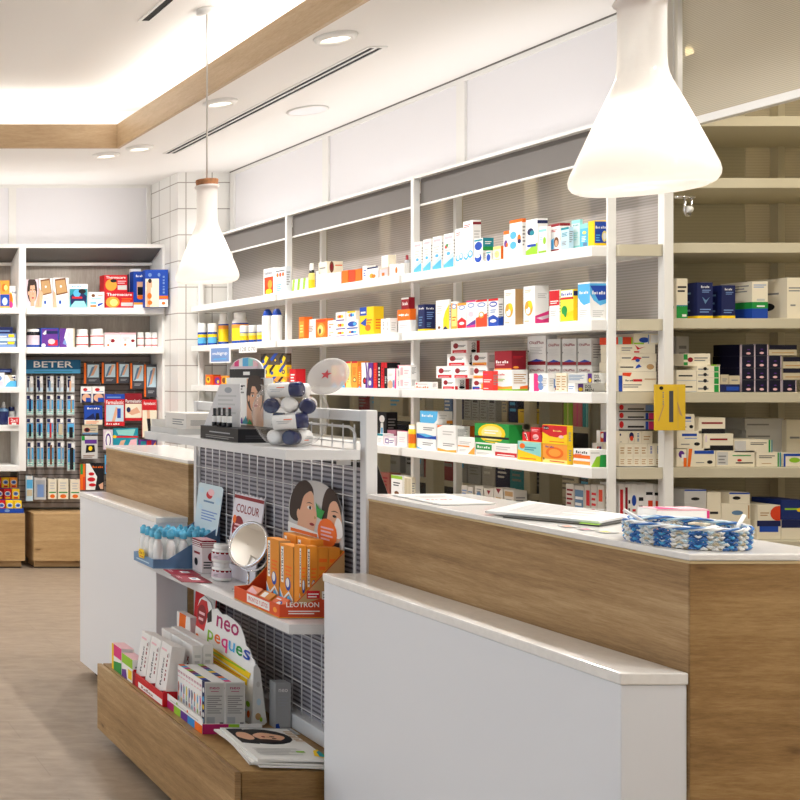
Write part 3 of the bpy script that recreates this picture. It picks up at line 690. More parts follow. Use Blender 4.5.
# ---------- near bay, second shelf
TN = 'second shelf, near bay'
melon = 'e .45 .42 .36 .2 o;e .55 .5 .22 .12 Y;e .4 .36 .2 .1 W;e .3 .5 .14 .1 o;l .15 .84 .7 .93 2 D;r .1 .06 .5 .1 D'
shelf_row(SH[1], TN, [
 ((418,424.8,435.4,304.6), D('r 0 0 1 .08 Y;t .5 .86 .8 .1 W ~;l .15 .2 .7 .6 4 a', 'r 0 0 1 .08 Y;t .5 .85 .7 .1 W ~;l .2 .45 .85 .75 4 L;l .2 .15 .6 .35 3 a', 'N'), 'navy box with yellow base strip beside the middle post'),
 ((436,449.4,451,300), D('r 0 0 1 1 W;p Y .55 0 1 0 1 .85 .7 .6 .55 .35;p N .5 0 .95 0 .7 .12;l .1 .55 .5 .85 4 g;e .25 .08 .1 .05 Z', BL), 'white carton with yellow curve'),
 ((451.2,457.4,459,301.5), D('p o 0 0 1 0 1 .9 0 .95;r .1 .1 .9 .75 y;e .5 .82 .38 .1 L;e .5 .82 .28 .06 W;l .2 .3 .8 .5 2 O', BL), 'white and orange carton with blue oval, first of the oval row'),
 ((457.6,466.4,468,303), D('r 0 .9 1 1 o;e .5 .82 .38 .09 L;e .5 .82 .28 .05 W;p R 0 0 1 0 1 .3 .5 .44 0 .3;e .5 .2 .3 .06 W', BL), 'white and red carton with blue oval'),
 ((466.6,475.8,477.5,300.4), D('r 0 .94 1 1 p;e .5 .82 .38 .09 L;e .5 .82 .28 .05 W;p P 0 0 1 0 1 .3 0 .1;e .5 .5 .3 .1 x;p p 0 0 1 0 1 .12 0 .06', BL), 'white and purple carton with blue oval'),
 ((476,487.3,488.4,299.8), D('p u 0 0 1 0 1 .5 0 .35;r 0 .93 1 1 R;e .5 .82 .38 .09 L;e .5 .82 .28 .05 W;e .5 .45 .25 .12 o;e .5 .46 .16 .07 W', BL), 'white and orange-red carton with blue oval, last of the oval row'),
 ((488.5,498.4,503.4,298.6), D('p B 0 0 1 0 1 .3 .5 .42 0 .34;r 0 .92 1 1 R;e .5 .8 .4 .1 B;e .5 .8 .3 .05 W;e .5 .2 .32 .06 W;l .2 .5 .8 .65 2 L', 'r 0 0 1 .35 B;'+BL), 'white carton with blue oval and royal blue base'),
 ((504.2,515.4,522.8,289.6), D(melon, 'r 0 0 1 1 l', 'W', 'l'), 'tall white and gold carton with orange fruit picture'),
 ((523.6,535.2,548.6,286.2), D(melon, 'p p 0 0 1 0 1 .16 .5 .1 0 .16;p x 0 .16 .5 .1 1 .16 1 .34 0 .2;p p 0 .2 1 .34 1 .24 0 .14;l .2 .68 .85 .82 3 g', 'W'), 'white carton with orange fruit face and pink-waved end'),
 ((549.4,559.6,561,290), D('r 0 .52 1 .98 R;l .1 .58 .9 .7 2 W;l .1 .2 .7 .4 3 g', BL, 'W', 'R'), 'white carton with a broad red upper half'),
 ((560.4,573.6,577.6,289.8), D('p Y 0 0 1 0 1 .35 0 .2;r 0 .7 1 .76 R;r .05 .77 .95 .98 W;t .5 .87 .85 .12 B ~;e .32 .36 .22 .14 E;e .4 .3 .12 .16 E;r 0 0 1 .04 e', 'r 0 0 1 1 Y;r 0 .8 1 .95 N', (222,226,70), 'R'), 'yellow-green box with red lid edge and green splash'),
 ((578,590.2,607.2,282.4), D('p b 0 .96 1 .96 1 .45 .5 .4 .2 .5 0 .62;t .5 .74 .75 .1 W ~;l .15 .1 .8 .3 4 g', 'p b 0 .96 1 .96 1 .45 .6 .38 .2 .52 0 .68;p B 0 .9 1 .9 1 .55 .5 .5;t .5 .72 .8 .12 W ~;l .15 .08 .8 .28 4 g', 'W'), 'large white box with blue wave at the passage end'),
])
# ---------- near bay, third shelf
TN = 'third shelf, near bay'
rb = 'e .3 .62 .16 .22 r;l .45 .52 .9 .72 2 K;r .1 .04 .95 .28 R;l .2 .09 .8 .2 1 q'
rby = 'e .3 .62 .16 .22 r;l .45 .52 .9 .72 2 K;r .05 .04 .95 .26 o;l .2 .09 .8 .2 1 R'
re = 'e .5 .2 .2 .12 K;T .5 .6 .3 .5 K DOLO;r .75 0 1 1 R'
ok = 'r 0 .04 1 .16 r;p B .1 .16 .5 .24 .95 .17 .5 .15;t .5 .78 .8 .1 r OkalPlus;l .15 .4 .85 .66 5 g;e .05 .5 .03 .03 K'
shelf_row(SH[2], TN, [
 ((415,432,440.5,382), D('e .1 .75 .05 .12 R;l .18 .68 .75 .8 1 G;t .45 .3 .75 .36 O ~;', BL), 'flat white box with orange lettering in front of the middle post', dict(Xf=3.475, d=.03)),
 ((441.8,455,469,378.4), D(rb, re+';r 0 0 .2 .3 R'), 'red and white box at the bottom of the tallest red stack', dict(k='r1', Xf=3.52)),
 ((436.4,452.6,454.4,366.2), D(rb, BL), 'red and white box, second level of the red stack, farther one', dict(on='r1', Xf=3.52, d=.06)),
 ((452.9,468.6,470.4,366.2), D(rb, BL), 'red and white box, second level of the red stack, nearer one', dict(on='r1', Xf=3.52, k='r2', d=.06)),
 ((447.2,465.6,470.8,353.8), D(rb, re), 'red and white box, third level of the red stack', dict(on='r2', Xf=3.52, k='r3', d=.06)),
 ((451,467.4,478.6,341), D(rb, re), 'red and white box topping the tallest red stack', dict(on='r3', Xf=3.52, d=.06)),
 ((471.8,488,490.4,379), D(rby.replace('r .05 .04 .95 .26 o', 'r .05 .04 .5 .3 B;r .6 .04 .95 .6 o'), BL), 'white box with blue and orange bars, lowest of the short stack', dict(k='r5', Xf=3.545, d=.06)),
 ((471.9,487.4,490,366), D(rby, BL), 'white and orange box, middle of the short stack', dict(on='r5', k='r6', Xf=3.545, d=.06)),
 ((471.9,487.6,490,352.7), D(rby, BL), 'white and orange box topping the short stack', dict(on='r6', Xf=3.545, d=.06)),
 ((482.8,492.6,494,371), D('l .1 .42 .9 .62 2 W;l .1 .8 .5 .92 1 p;l .1 .08 .6 .16 1 W', BL, (235,62,58)), 'small bright red box before the red stacks', dict(Xf=3.475, d=.03)),
 ((494,512.4,527.6,369.8), D('p e 0 0 1 0 1 .1 0 .06;p o 0 .06 1 .1 1 .22 .5 .18 0 .24;t .35 .78 .5 .12 R ~;l .1 .45 .6 .6 2 e', 'p e 0 0 1 0 1 .1 0 .06;p O .5 .08 1 .1 1 .26 .5 .2;l .1 .35 .9 .85 5 l', 'W'), 'white box with green and orange base under the dark red one', dict(k='g1')),
 ((494.6,511.8,526,350.8), D('t .45 .42 .75 .2 W ~;l .1 .24 .6 .32 1 q;r 0 0 1 .06 o', 'l .1 .6 .8 .75 2 R;e .3 .12 .2 .06 o', 'r'), 'dark red box on the white and green one', dict(on='g1', Xf=3.51)),
 ((528.8,545.8,547,366.4), D(ok.replace('.78', '.85'), BL), 'red-based white carton under the tallest of its kind', dict(Xf=3.60, k='o1', d=.05)),
 ((547.2,561,562,366.4), D(ok.replace('.78', '.85'), BL), 'red-based white carton, lower row, second', dict(Xf=3.60, k='o2', d=.05)),
 ((562.2,576.4,577.6,366.4), D(ok.replace('.78', '.85'), BL), 'red-based white carton, lower row, third', dict(Xf=3.60, k='o3', d=.05)),
 ((577.8,591.6,592.6,366.4), D(ok.replace('.78', '.85'), BL), 'red-based white carton, lower row, fourth', dict(Xf=3.60, k='o4', d=.05)),
 ((527.6,545.8,547,335.8), D(ok, BL), 'tallest white carton with dark red base, upper row', dict(Xf=3.60, on='o1', d=.05)),
 ((547.2,560.6,562,339), D(ok, BL, (214,212,208)), 'grey-white red-based carton, upper row, second', dict(Xf=3.60, on='o2', d=.05)),  # this and the next two: shade put into the grey base colour
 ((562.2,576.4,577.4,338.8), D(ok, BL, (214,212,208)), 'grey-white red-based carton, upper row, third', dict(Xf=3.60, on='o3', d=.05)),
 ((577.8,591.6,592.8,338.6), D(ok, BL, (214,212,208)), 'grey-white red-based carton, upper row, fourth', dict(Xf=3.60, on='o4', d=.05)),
 ((529.2,548.4,555,373.4), D('p p .25 0 .5 0 .62 .25 .45 .55 .6 .75 .4 1 .25 1;e .6 .72 .14 .22 L;e .62 .28 .14 .22 L;r .04 .1 .22 .9 W;l .7 .3 .95 .8 4 g', 'l .2 .3 .8 .8 4 g;r .8 .2 1 .7 L', 'W'), 'white box with pink and blue curves', dict(Xf=3.485)),
 ((556,561.2,563,372.8), D('l .1 .1 .9 .9 6 l', BL, 'C'), 'narrow cream carton, farther of two beside the pink-curved box', dict(Xf=3.485, d=.045)),
 ((561.4,566.8,568,372.8), D('l .1 .1 .9 .9 6 l', BL, 'C'), 'narrow cream carton, nearer of two beside the pink-curved box', dict(Xf=3.485, d=.045)),
 ((568,575,607,383.2), D('l .1 .3 .9 .8 2 L', 'r .1 .05 .26 .95 P;e .18 .3 .07 .22 Y;t .42 .62 .2 .36 K DOL;t .45 .22 .26 .3 K MEN;r .97 0 1 1 r', 'W'), 'flat white box with purple mark, lower of a pair', dict(Xf=3.485, k='m1')),
 ((568.2,586.8,607,373), D('l .05 .3 .9 .9 4 a', 'r .06 .05 .26 .95 P;e .16 .28 .08 .22 Y;t .5 .66 .24 .36 K DOL;t .52 .24 .3 .3 K MEN;r .96 0 1 1 r', (216,214,208)), 'flat white box with purple mark, upper of a pair', dict(Xf=3.485, on='m1')),
])
# ---------- near bay, fourth shelf
TN = 'fourth shelf, near bay'
shelf_row(SH[3], TN, [
 ((417.2,436,437,438.8), D('e .5 -.0 .55 .35 W;l .3 .4 .85 .75 2 G;p b 0 0 .3 .0 .0 .2', BL, (238,240,240)), 'white box under the blue-based one beside the middle post', dict(k='w1', d=.07)),
 ((416.6,436.4,437.4,423), D('p B 0 0 1 0 1 .22 .5 .1 0 .3;p b 0 .3 .5 .1 .9 .2 .4 .32;l .35 .55 .9 .8 2 G', BL), 'white box with a blue wave base, second in the stack', dict(on='w1', k='w2', d=.07)),
 ((420,438,452.5,411), D('p b 0 0 .8 0 .95 .3 1 1 0 1;t .42 .62 .65 .28 W ~', 'r .6 0 1 .25 o;l .1 .4 .6 .8 2 g', 'W'), 'blue and white box topping the stack beside the middle post', dict(on='w2')),
 ((437.4,456.6,458,439), D('p o 0 0 1 0 1 .2 .5 .12 0 .24;l .3 .45 .9 .75 2 G', BL), 'white box with orange wave, lower of a pair', dict(k='w3', Xf=3.49, d=.07)),
 ((437.4,455.6,458,425.6), D('p O 0 .8 .3 1 0 1;l .3 .3 .9 .7 2 g', BL, 'W'), 'white box with orange corner, upper of a pair', dict(on='w3', Xf=3.49, d=.07)),
 ((458.6,466.4,467.4,426), D('p O 0 0 1 0 1 1 0 1;r .2 .2 .8 .8 o;r .3 .85 .4 1 K;r .6 .85 .7 1 K', '', 'O'), 'small orange box behind a white and orange one', dict(Xf=3.56, d=.04)),
 ((458,474.8,476,437.6), D('p o .6 0 1 0 1 .5 .75 .2;r 0 .42 .7 .5 o;l .1 .6 .8 .8 2 g;l .1 .15 .5 .3 2 g', BL), 'white box with an orange corner', dict(Xf=3.488, d=.05)),
 ((476,494.8,496,443), D('r 0 .45 .85 .9 E;t .42 .68 .7 .24 W ~;l .05 .1 .7 .3 2 g', BL), 'white box with green title band', dict(Xf=3.485, d=.08, k='w5')),
 ((495.2,517,518.4,443.6), D('r 0 .1 1 .38 R;l .1 .16 .9 .3 1 W;l .05 .55 .7 .85 2 g', BL), 'white box with red stripe', dict(Xf=3.485, d=.08, k='w6')),
 ((474.8,509.2,512,424), D('r .0 0 1 1 (60,170,60);e .5 .52 .4 .5 Y;e .5 .52 .3 .38 y;r 0 .24 1 .36 K;l .3 .5 .7 .75 2 W;l .3 .1 .75 .2 1 E'.replace('(60,170,60)', 'E'), '', 'E'), 'wide green and yellow box lying on two white ones', dict(on='w5', Xf=3.49, d=.06)),
 ((517.8,541.2,542.4,441.6), D('p t 0 .3 1 .25 1 1 0 1;p Y 0 0 1 0 1 .25 .5 .4 0 .55;e .2 .75 .12 .14 O;l .3 .55 .8 .78 2 T;l .1 .08 .8 .2 1 O', BL, 'Y'), 'teal and yellow box under two little red ones', dict(Xf=3.485, d=.07, k='t1')),
 ((522.6,529.8,530.6,432), D('p W .2 .9 .5 .9 .8 .1 .6 .1;p K .25 .8 .45 .8 .7 .2 .6 .2', '', 'R'), 'little red box with white slash on the teal box', dict(Xf=3.50, on='t1', d=.03)),
 ((530.8,541,542,432.4), D('r .1 .15 .9 .85 R;e .5 .5 .3 .3 q;l .2 .3 .7 .6 2 r', '', 'R'), 'little red box with pink circle on the teal box', dict(Xf=3.50, on='t1', d=.03, k='t2')),
 ((530.8,540.6,542,427.6), D('l .1 .2 .8 .8 2 q', '', 'R'), 'flat red packet on top of the red box', dict(Xf=3.50, on='t2', d=.03)),
 ((542.6,567.4,573,444.2), D('r 0 0 1 .2 y;e .5 .55 .36 .3 O;e .5 .55 .25 .2 o;t .3 .85 .35 .12 P ~;l .3 .08 .9 .18 1 R;e .06 .2 .03 .06 Z', 'r 0 0 1 1 Y;l .3 .2 .7 .8 5 a', 'o'), 'orange and yellow box, lower of a pair', dict(Xf=3.485, k='y1')),
 ((542.4,567.2,572.8,425), D('p R 0 .98 1 .98 1 .55 .6 .35 .3 .4 0 .6;e .16 .82 .12 .1 K;t .16 .82 .2 .08 W ~;t .62 .7 .35 .1 y ~;p Y 0 0 1 0 1 .2 0 .25;l .3 .1 .9 .2 1 O;e .78 .4 .1 .08 q', 'r 0 0 1 1 Y;l .3 .2 .7 .7 5 a', 'Y'), 'red and yellow box, upper of a pair', dict(Xf=3.485, on='y1')),
 ((573.4,590.4,608.6,449), D('r 0 .45 1 .65 O;r 0 .1 1 .3 o;t .5 .82 .7 .2 K ~;l .1 .66 .5 .75 1 u', 'p e .05 0 1 0 1 .72 .35 .6;p E .5 0 1 0 1 .72 .55 .7;l .02 .78 .5 .92 1 g', 'W'), 'white box with orange front and green end', dict(Xf=3.485)),
 ((592,596.5,608.6,443), D('', 'r .06 .15 .4 .85 u;e .2 .6 .1 .2 W;r .25 .15 .4 .85 P;l .5 .4 .95 .7 1 B', 'W'), 'little white box with orange-purple square, lower, by the passage post', dict(Xf=3.585, k='x1')),
 ((596.5,600,608.8,430.4), D('', 'r .06 .1 .7 .9 u;e .3 .6 .2 .2 W;r .4 .1 .7 .9 P;l .75 .4 .95 .7 1 B', 'W'), 'little white box with orange-purple square, upper, by the passage post', dict(Xf=3.585, on='x1')),
])
cyl('tonic_bottle', 412.2, 8, 424.8, SH[3], [(.95,0),(1,.02),(1,.2),(1,.6),(.95,.78),(.8,.82),(.8,.98),(.75,1)], ['Y','Y','O','Y','Y','W','Y','Y'], 'yellow bottle with white and yellow cap before the middle post, fourth shelf', 'bottle', Xc=3.495)
# ---------- near bay, lowest visible shelf
TN = 'lowest visible shelf, near bay'
for i, (a, b, yt, ds) in enumerate(((461.5,467.5,485.5,'l .1 .1 .9 .9 8 L'),(467.8,473,487,'l .1 .1 .9 .9 8 a'),(475,483,486,'e .5 .7 .3 .12 a;l .2 .8 .8 .95 2 G'),(484,493.5,489,'p r .3 .95 .7 .95 .5 .8;l .1 .6 .9 .75 2 G'),(494,503,488,'p r .2 .98 .8 .98 .5 .82;l .2 .6 .8 .75 2 l'),(504,514,490,'r .1 .8 .9 .95 l;l .2 .6 .8 .75 2 G'))):
    wbox((a, b, b+2, yt), D(ds, BL, (222,216,206)), '%s white box from the middle post, %s' % (ORD[i], TN), SH[4], d=.06, Xf=3.55)
for i, (a, b, yt, ds, de) in enumerate(((566,574,484,'l .1 .5 .9 .95 5 r', 'red-lined white box'),(574.5,584,486,'r .05 .55 .95 .92 a;l .1 .6 .9 .85 2 W', 'white box with blue label'),(584.5,590.5,485,'r .3 .6 .9 .9 R', 'white and red box'),(591,597,484.5,'l .1 .5 .9 .9 4 R', 'white box with red rows'),(597.5,604,485.5,'r .2 .7 .8 .92 u', 'white box with orange-red square'))):
    wbox((a, b, b+2, yt), D(ds, BL, (214,208,198)), '%s at the passage end, %s' % (de, TN), SH[4], d=.05, Xf=3.55)

# ---------- middle bay
TM = 'top shelf, middle bay'
for i, (a, b) in enumerate(((292,296.6),(297,302.2),(302.6,307.4))):
    wbox((a, b, b+.6, 279.6-i*.8), D('p e 0 0 .45 0 .7 1 .2 1;l .5 .2 .9 .8 4 g'), 'little white and lime box, %s from the far post, %s' % (ORD[i], TM), SH[0], d=.04, group='little lime boxes')
cyl('dropper_bottle', 311.8, 6.6, 263.4, SH[0], [(.95,0),(1,.02),(1,.36),(1,.55),(.8,.62),(.8,.72),(.62,.74),(.62,.98),(.5,1)], ['Y','Y','y','y','K','K','W','W'], 'yellow bottle with black neck and white cap, top shelf, middle bay', 'bottle', Xc=3.52)
shelf_row(SH[0], TM, [
 ((316.4,319.8,320.6,271), D('l .2 .3 .8 .8 3 g'), 'slim plain white box beside the yellow bottle', dict(d=.03)),
 ((320.2,327.4,328,273.4), D('l .2 .5 .8 .8 2 g'), 'small white box under the brown-oval one', dict(d=.05, k='c1')),
 ((318.6,327.4,343,262), D('l .1 .4 .8 .7 1 G', 'e .28 .5 .14 .5 Z;e .28 .5 .08 .3 r;l .5 .6 .95 .8 1 O', 'C'), 'flat cream box with brown oval end lying on small boxes', dict(on='c1')),
 ((328.4,340.8,341.6,272.8), D('r 0 0 1 1 W;l .2 .5 .6 .7 2 g'), 'plain white box beside the orange ones', dict(d=.05)),
 ((341.8,348.2,348.6,270.6), D('r .1 .1 .9 .9 O', '', 'O'), 'orange box, farthest of three in a row', dict(d=.05)),
 ((348.6,355,355.4,270), D('r .1 .1 .9 .9 u', '', 'u'), 'red-orange box, middle of three in a row', dict(d=.05)),
 ((355.4,361.6,362.2,269), D('r .1 .1 .9 .9 O', '', 'O'), 'orange box, nearest of three in a row', dict(d=.05)),
 ((362.6,366.8,367.4,265.8), D('l .2 .3 .8 .8 3 B'), 'slim white box with blue print', dict(d=.05)),
 ((367.2,378.2,379,267), D('e .4 .3 .2 .2 o;e .6 .25 .2 .16 O;r 0 .88 1 1 N', BL), 'white box with orange drops and navy lid edge', dict(d=.06)),
 ((379.4,388.2,389,267.4), D('r .1 .1 .9 .8 q;r .3 .2 .6 .5 O', BL, (214,186,172)), 'rosy box under a taller white one', dict(d=.06, k='c2')),
 ((381.6,388.2,396,255.6), D('l .2 .2 .8 .8 3 x', 'r 0 0 1 1 C', 'W'), 'white box standing on the rosy box', dict(on='c2')),
 ((389.6,393.4,394.2,264), D('l .2 .2 .8 .8 3 q'), 'slim white box beside the rosy box', dict(d=.05)),
 ((394.4,398.4,399.4,264.4), D('e .5 .5 .3 .3 O;l .2 .1 .8 .3 2 g'), 'slim white box with orange spot', dict(d=.05)),
 ((399.6,403.4,404,263.4), D('l .3 .1 .7 .9 5 S'), 'slim white box next to the grey bottle', dict(d=.03)),
])
cyl('spray_bottle', 407, 5.6, 255, SH[0], [(.9,0),(1,.03),(1,.6),(.9,.72),(.55,.75),(.55,.95),(.4,1)], ['S','g','S','S','r','r','K'], 'grey bottle with dark red cap at the near end, top shelf, middle bay', 'bottle', Xc=3.52)
TM = 'second shelf, middle bay'
dots = 'e .3 .5 .14 .18 o;e .5 .5 .14 .18 R;e .7 .5 .14 .18 Y;r .05 .02 .95 .14 P'
dotb = 'e .3 .55 .14 .18 o;e .5 .55 .16 .2 B;e .7 .55 .14 .18 b;r .05 .02 .95 .16 B'
shelf_row(SH[1], TM, [
 ((299,304.4,305,317), D('r .1 .1 .9 .8 o;l .2 .3 .8 .7 3 y', '', 'O'), 'orange carton beside the far post', dict(d=.05)),
 ((315.6,326.8,327.4,318.8), D('e .5 .42 .36 .36 o;e .45 .42 .24 .24 y;e .4 .35 .12 .15 Z;r .1 .84 .9 .95 u', BL, 'O'), 'orange pouch-shaped box with animal face', dict(d=.04)),
 ((327.8,335.2,335.6,329.4), D('l .15 .5 .8 .75 1 o;e .3 .25 .1 .1 R'), 'white box, lower of two beside the dotted stack', dict(d=.05, k='d1')),
 ((327.8,335.2,335.6,320.4), D('l .15 .5 .8 .75 1 o;e .3 .25 .1 .1 R'), 'white box, upper of two beside the dotted stack', dict(d=.05, on='d1')),
 ((335.8,345.8,346.4,329.6), D(dots), 'white dotted box, bottom of the purple-edged stack', dict(d=.06, k='d2')),
 ((335.8,345.8,346.4,321), D(dots), 'white dotted box, middle of the purple-edged stack', dict(d=.06, k='d3', on='d2')),
 ((335.8,344.8,346.4,312.2), D(dots), 'white dotted box, top of the purple-edged stack', dict(d=.06, on='d3')),
 ((346.6,358.8,359.4,329), D(dotb), 'white dotted box, bottom of the blue-edged stack', dict(d=.06, k='d5')),
 ((346.6,358.4,359.4,320), D(dotb.replace('e .5 .55 .16 .2', 'e .5 .55 .4 .3')), 'white dotted box, middle of the blue-edged stack', dict(d=.06, k='d6', on='d5')),
 ((347,356,357.4,311), D(dotb.replace('.02 .95 .16 B', '.8 .95 1 Y')), 'white dotted box, top of the blue-edged stack', dict(d=.06, on='d6')),
 ((359.8,373.8,380,307), D('r 0 .7 .5 1 B;l .08 .78 .42 .92 1 W;p B .05 .42 .5 .62 .45 .3;e .6 .25 .2 .12 O;l .5 .4 .9 .6 2 O', 'r 0 0 1 1 Y;l .2 .2 .8 .6 4 O', 'Y'), 'large yellow carton with blue corner', dict(d=.055)),
 ((381,385.4,388,318.8), D('T .5 .5 .3 .6 N ~', BL), 'white cosmetic box with script, farther of two', dict(d=.05)),
 ((385.8,390,397.4,318.2), D('T .5 .5 .3 .6 N ~', 'l .2 .2 .8 .8 4 g'), 'white cosmetic box with script, nearer of two', {}),
 ((398.4,410.4,411.2,320.4), D('l .1 .4 .8 .7 2 q'), 'white box under an orange one beside the near post', dict(d=.05, k='e1')),
 ((397.4,410.2,411,309.4), D('l .1 .45 .5 .7 1 W;t .6 .5 .6 .3 W ~', '', 'O'), 'orange box on a white one beside the near post', dict(d=.05, on='e1', k='e2')),
 ((401.4,409,409.6,297.6), D('t .5 .5 .7 .4 W ~;r 0 .85 1 1 g', '', 'r'), 'dark red box topping the pile beside the near post', dict(d=.04, on='e2')),
])
def pouch(row, c, L, label, z0, Xf, cat='pouch'):
    x0, xm, yt = row; Y0, Y1 = aX(x0, Xf), aX(xm, Xf); z0 += .0015; zt = zz(yt, Y1); m = MB(); h = zt-z0; w = Y0-Y1
    vs = []; n = 6
    for i in range(n+1):
        v = i/n; t = .028*(1-v)**.7+.002
        for j in range(5):
            u = j/4; bul = math.sin(math.pi*u)**.6
            vs.append((Xf-t*bul*.5+.02, Y0-w*u, z0+h*v)); 
    fs = [(i*5+j, i*5+j+1, i*5+j+6, i*5+j+5) for i in range(n) for j in range(4)]
    m.mesh(vs, fs, c, True)
    m.mesh([(2*(Xf+.02)-p[0]+.004, p[1], p[2]) for p in vs], [f[::-1] for f in fs], c, True)
    draw(m, Fr((Xf+.0045, Y0-w*.12, z0+h*.1), U_X, V_Z, w*.76, h*.8), L)
    return put('pouch', m, label, cat, None, 'gloss')
pouch((305.4,315.4,318.6), 'W', 'l .2 .3 .8 .7 4 G', 'white standing pouch between orange packs, second shelf, middle bay', SH[1], 3.51)
TM = 'third shelf, middle bay'
shelf_row(SH[2], TM, [
 ((289.5,296,298,369), D('l .2 .3 .8 .8 3 W', '', 'R'), 'red box beside the far post', dict(d=.06)),
 ((331,338,338.4,365.6), D('p b 0 0 1 0 .6 .3 .3 .2;r 0 .3 1 .5 O;e .5 .7 .3 .15 y', BL, 'o'), 'orange carton with blue base nearest the fishbowl lid', dict(d=.07)),
 ((338.6,345.4,345.8,365), D('p b 0 0 1 0 .8 .25 .4 .3;r .2 .5 .8 .9 W;l .3 .55 .7 .85 4 O', BL, 'O'), 'white and orange carton with blue base', dict(d=.07)),
 ((346,350.8,351.4,361.4), D('r 0 .93 1 1 R;l .3 .2 .7 .8 6 o;e .5 .55 .2 .05 Z', BL, 'y'), 'tall slim pale yellow carton', dict(d=.07)),
 ((351.8,357.6,358,361.2), D('r 0 .93 1 1 R;e .5 .3 .3 .1 Z;e .5 .3 .2 .06 y;l .2 .5 .8 .8 4 O', BL, 'o'), 'tall amber carton with red top edge', dict(d=.07)),
 ((358.2,361.2,361.6,366.4), D('l .2 .2 .8 .8 6 y;p b 0 0 1 0 .5 .1', BL, 'O'), 'slim orange carton', dict(d=.07)),
 ((361.6,367.8,368.2,362.6), D('e .5 .28 .3 .14 H;e .5 .28 .18 .08 R;p P .6 0 1 0 1 .6 .8 1 .6 1 .8 .5;r 0 .7 .3 1 W', BL), 'white carton with purple curve', dict(d=.07)),
 ((368.2,372.8,373.2,362.8), D('e .5 .6 .3 .2 x;p B .8 0 1 0 1 .7;e .4 .2 .3 .1 W', BL, 'P'), 'purple carton with pale oval', dict(d=.07)),
 ((373.4,377.2,377.6,362.6), D('l .3 .2 .7 .8 6 O', BL, 'R'), 'tall scarlet carton', dict(d=.07)),
 ((377.6,380.6,381,362.6), D('T .5 .45 .5 .8 W ~', BL, 'K'), 'black slim carton with white lettering', dict(d=.07)),
 ((381,384,384.4,362.4), D('l .3 .1 .7 .9 6 r', BL, 'R'), 'slim red carton beside the black one', dict(d=.07)),
 ((384.4,387.2,387.6,362.8), D('l .2 .2 .8 .5 4 W;r 0 .8 1 1 R', BL, 'K'), 'black slim carton with red cap edge', dict(d=.07)),
 ((387.6,396.4,397,379.4), D('e .3 .4 .3 .5 F;r .6 .1 .8 .9 L;p p .8 0 1 0 1 1 .85 1', BL), 'little white and pink carton, lower of two', dict(d=.06, Xf=3.485, k='f1')),
 ((387.4,396.4,397,368.6), D('l .1 .3 .6 .6 2 g;p p .85 0 1 0 1 1 .9 1', BL), 'little white and pink carton, upper of two', dict(d=.06, Xf=3.485, on='f1')),
 ((398,411,411.8,377.6), D('r 0 0 .08 1 p;r .2 .2 .4 .8 q;r .45 .2 .9 .8 W;l .5 .3 .85 .7 2 q;r 0 .0 1 .05 q', BL), 'white box with pink edge, lower of two beside the near post', dict(d=.06, k='f2')),
 ((398,411,411.8,365), D('r 0 0 .08 1 p;r .2 .2 .4 .8 q;r .45 .2 .9 .8 W;l .5 .3 .85 .7 2 q;r 0 .95 1 1 q', BL), 'white box with pink edge, upper of two beside the near post', dict(d=.06, on='f2')),
])
TM = 'fourth shelf, middle bay'
shelf_row(SH[3], TM, [
 ((377.6,386.6,388.4,412), D('e .5 .78 .3 .12 W;p W .3 .1 .7 .1 .65 .65 .35 .65;r .4 .2 .6 .5 b', BL, 'K'), 'black carton with white figure behind pastel boxes', dict(Xf=3.56, d=.06)),
 ((377,383,384,433.6), D('r 0 .8 1 1 T;l .2 .2 .8 .7 3 g', BL), 'white box with teal lid edge', dict(d=.06)),
 ((383.6,395.4,396,436.4), D('r .1 .1 .9 .85 W;r .15 .2 .45 .75 P;r .22 .32 .4 .62 W;l .5 .3 .9 .7 2 P', BL, 'x'), 'white box with violet outline mark', dict(d=.06)),
 ((386,396,397,430), D('l .1 .2 .9 .8 2 r', BL, (190,120,140)), 'mauve box behind the violet-marked one', dict(Xf=3.565, d=.05)),
 ((397.2,407.2,408,431.4), D('l .2 .3 .8 .7 3 x', BL, 'W', 'p'), 'white box with pink lid beside the yellow bottle', dict(d=.07)),
])
TM = 'lowest visible shelf, middle bay'
shelf_row(SH[4], TM, [
 ((380,389.6,391,472.5), D('l .2 .5 .8 .9 3 r', BL, (150,84,70)), 'red-brown box beside the dark screen', dict(Xf=3.55, d=.06)),
 ((391.2,402.4,404,475.6), D('r 0 .88 1 1 e;l .2 .62 .8 .8 2 K;e .5 .35 .2 .08 Z;e .7 .25 .15 .06 e', BL), 'white carton with lime top and dark title', dict(d=.07)),
 ((404.4,411.6,412.4,477), D('r .1 .05 .48 .95 D;r .54 .05 .92 .95 D', BL, 'C'), 'pale beige carton beside the lime-topped one', dict(Xf=3.51, d=.07)),
])
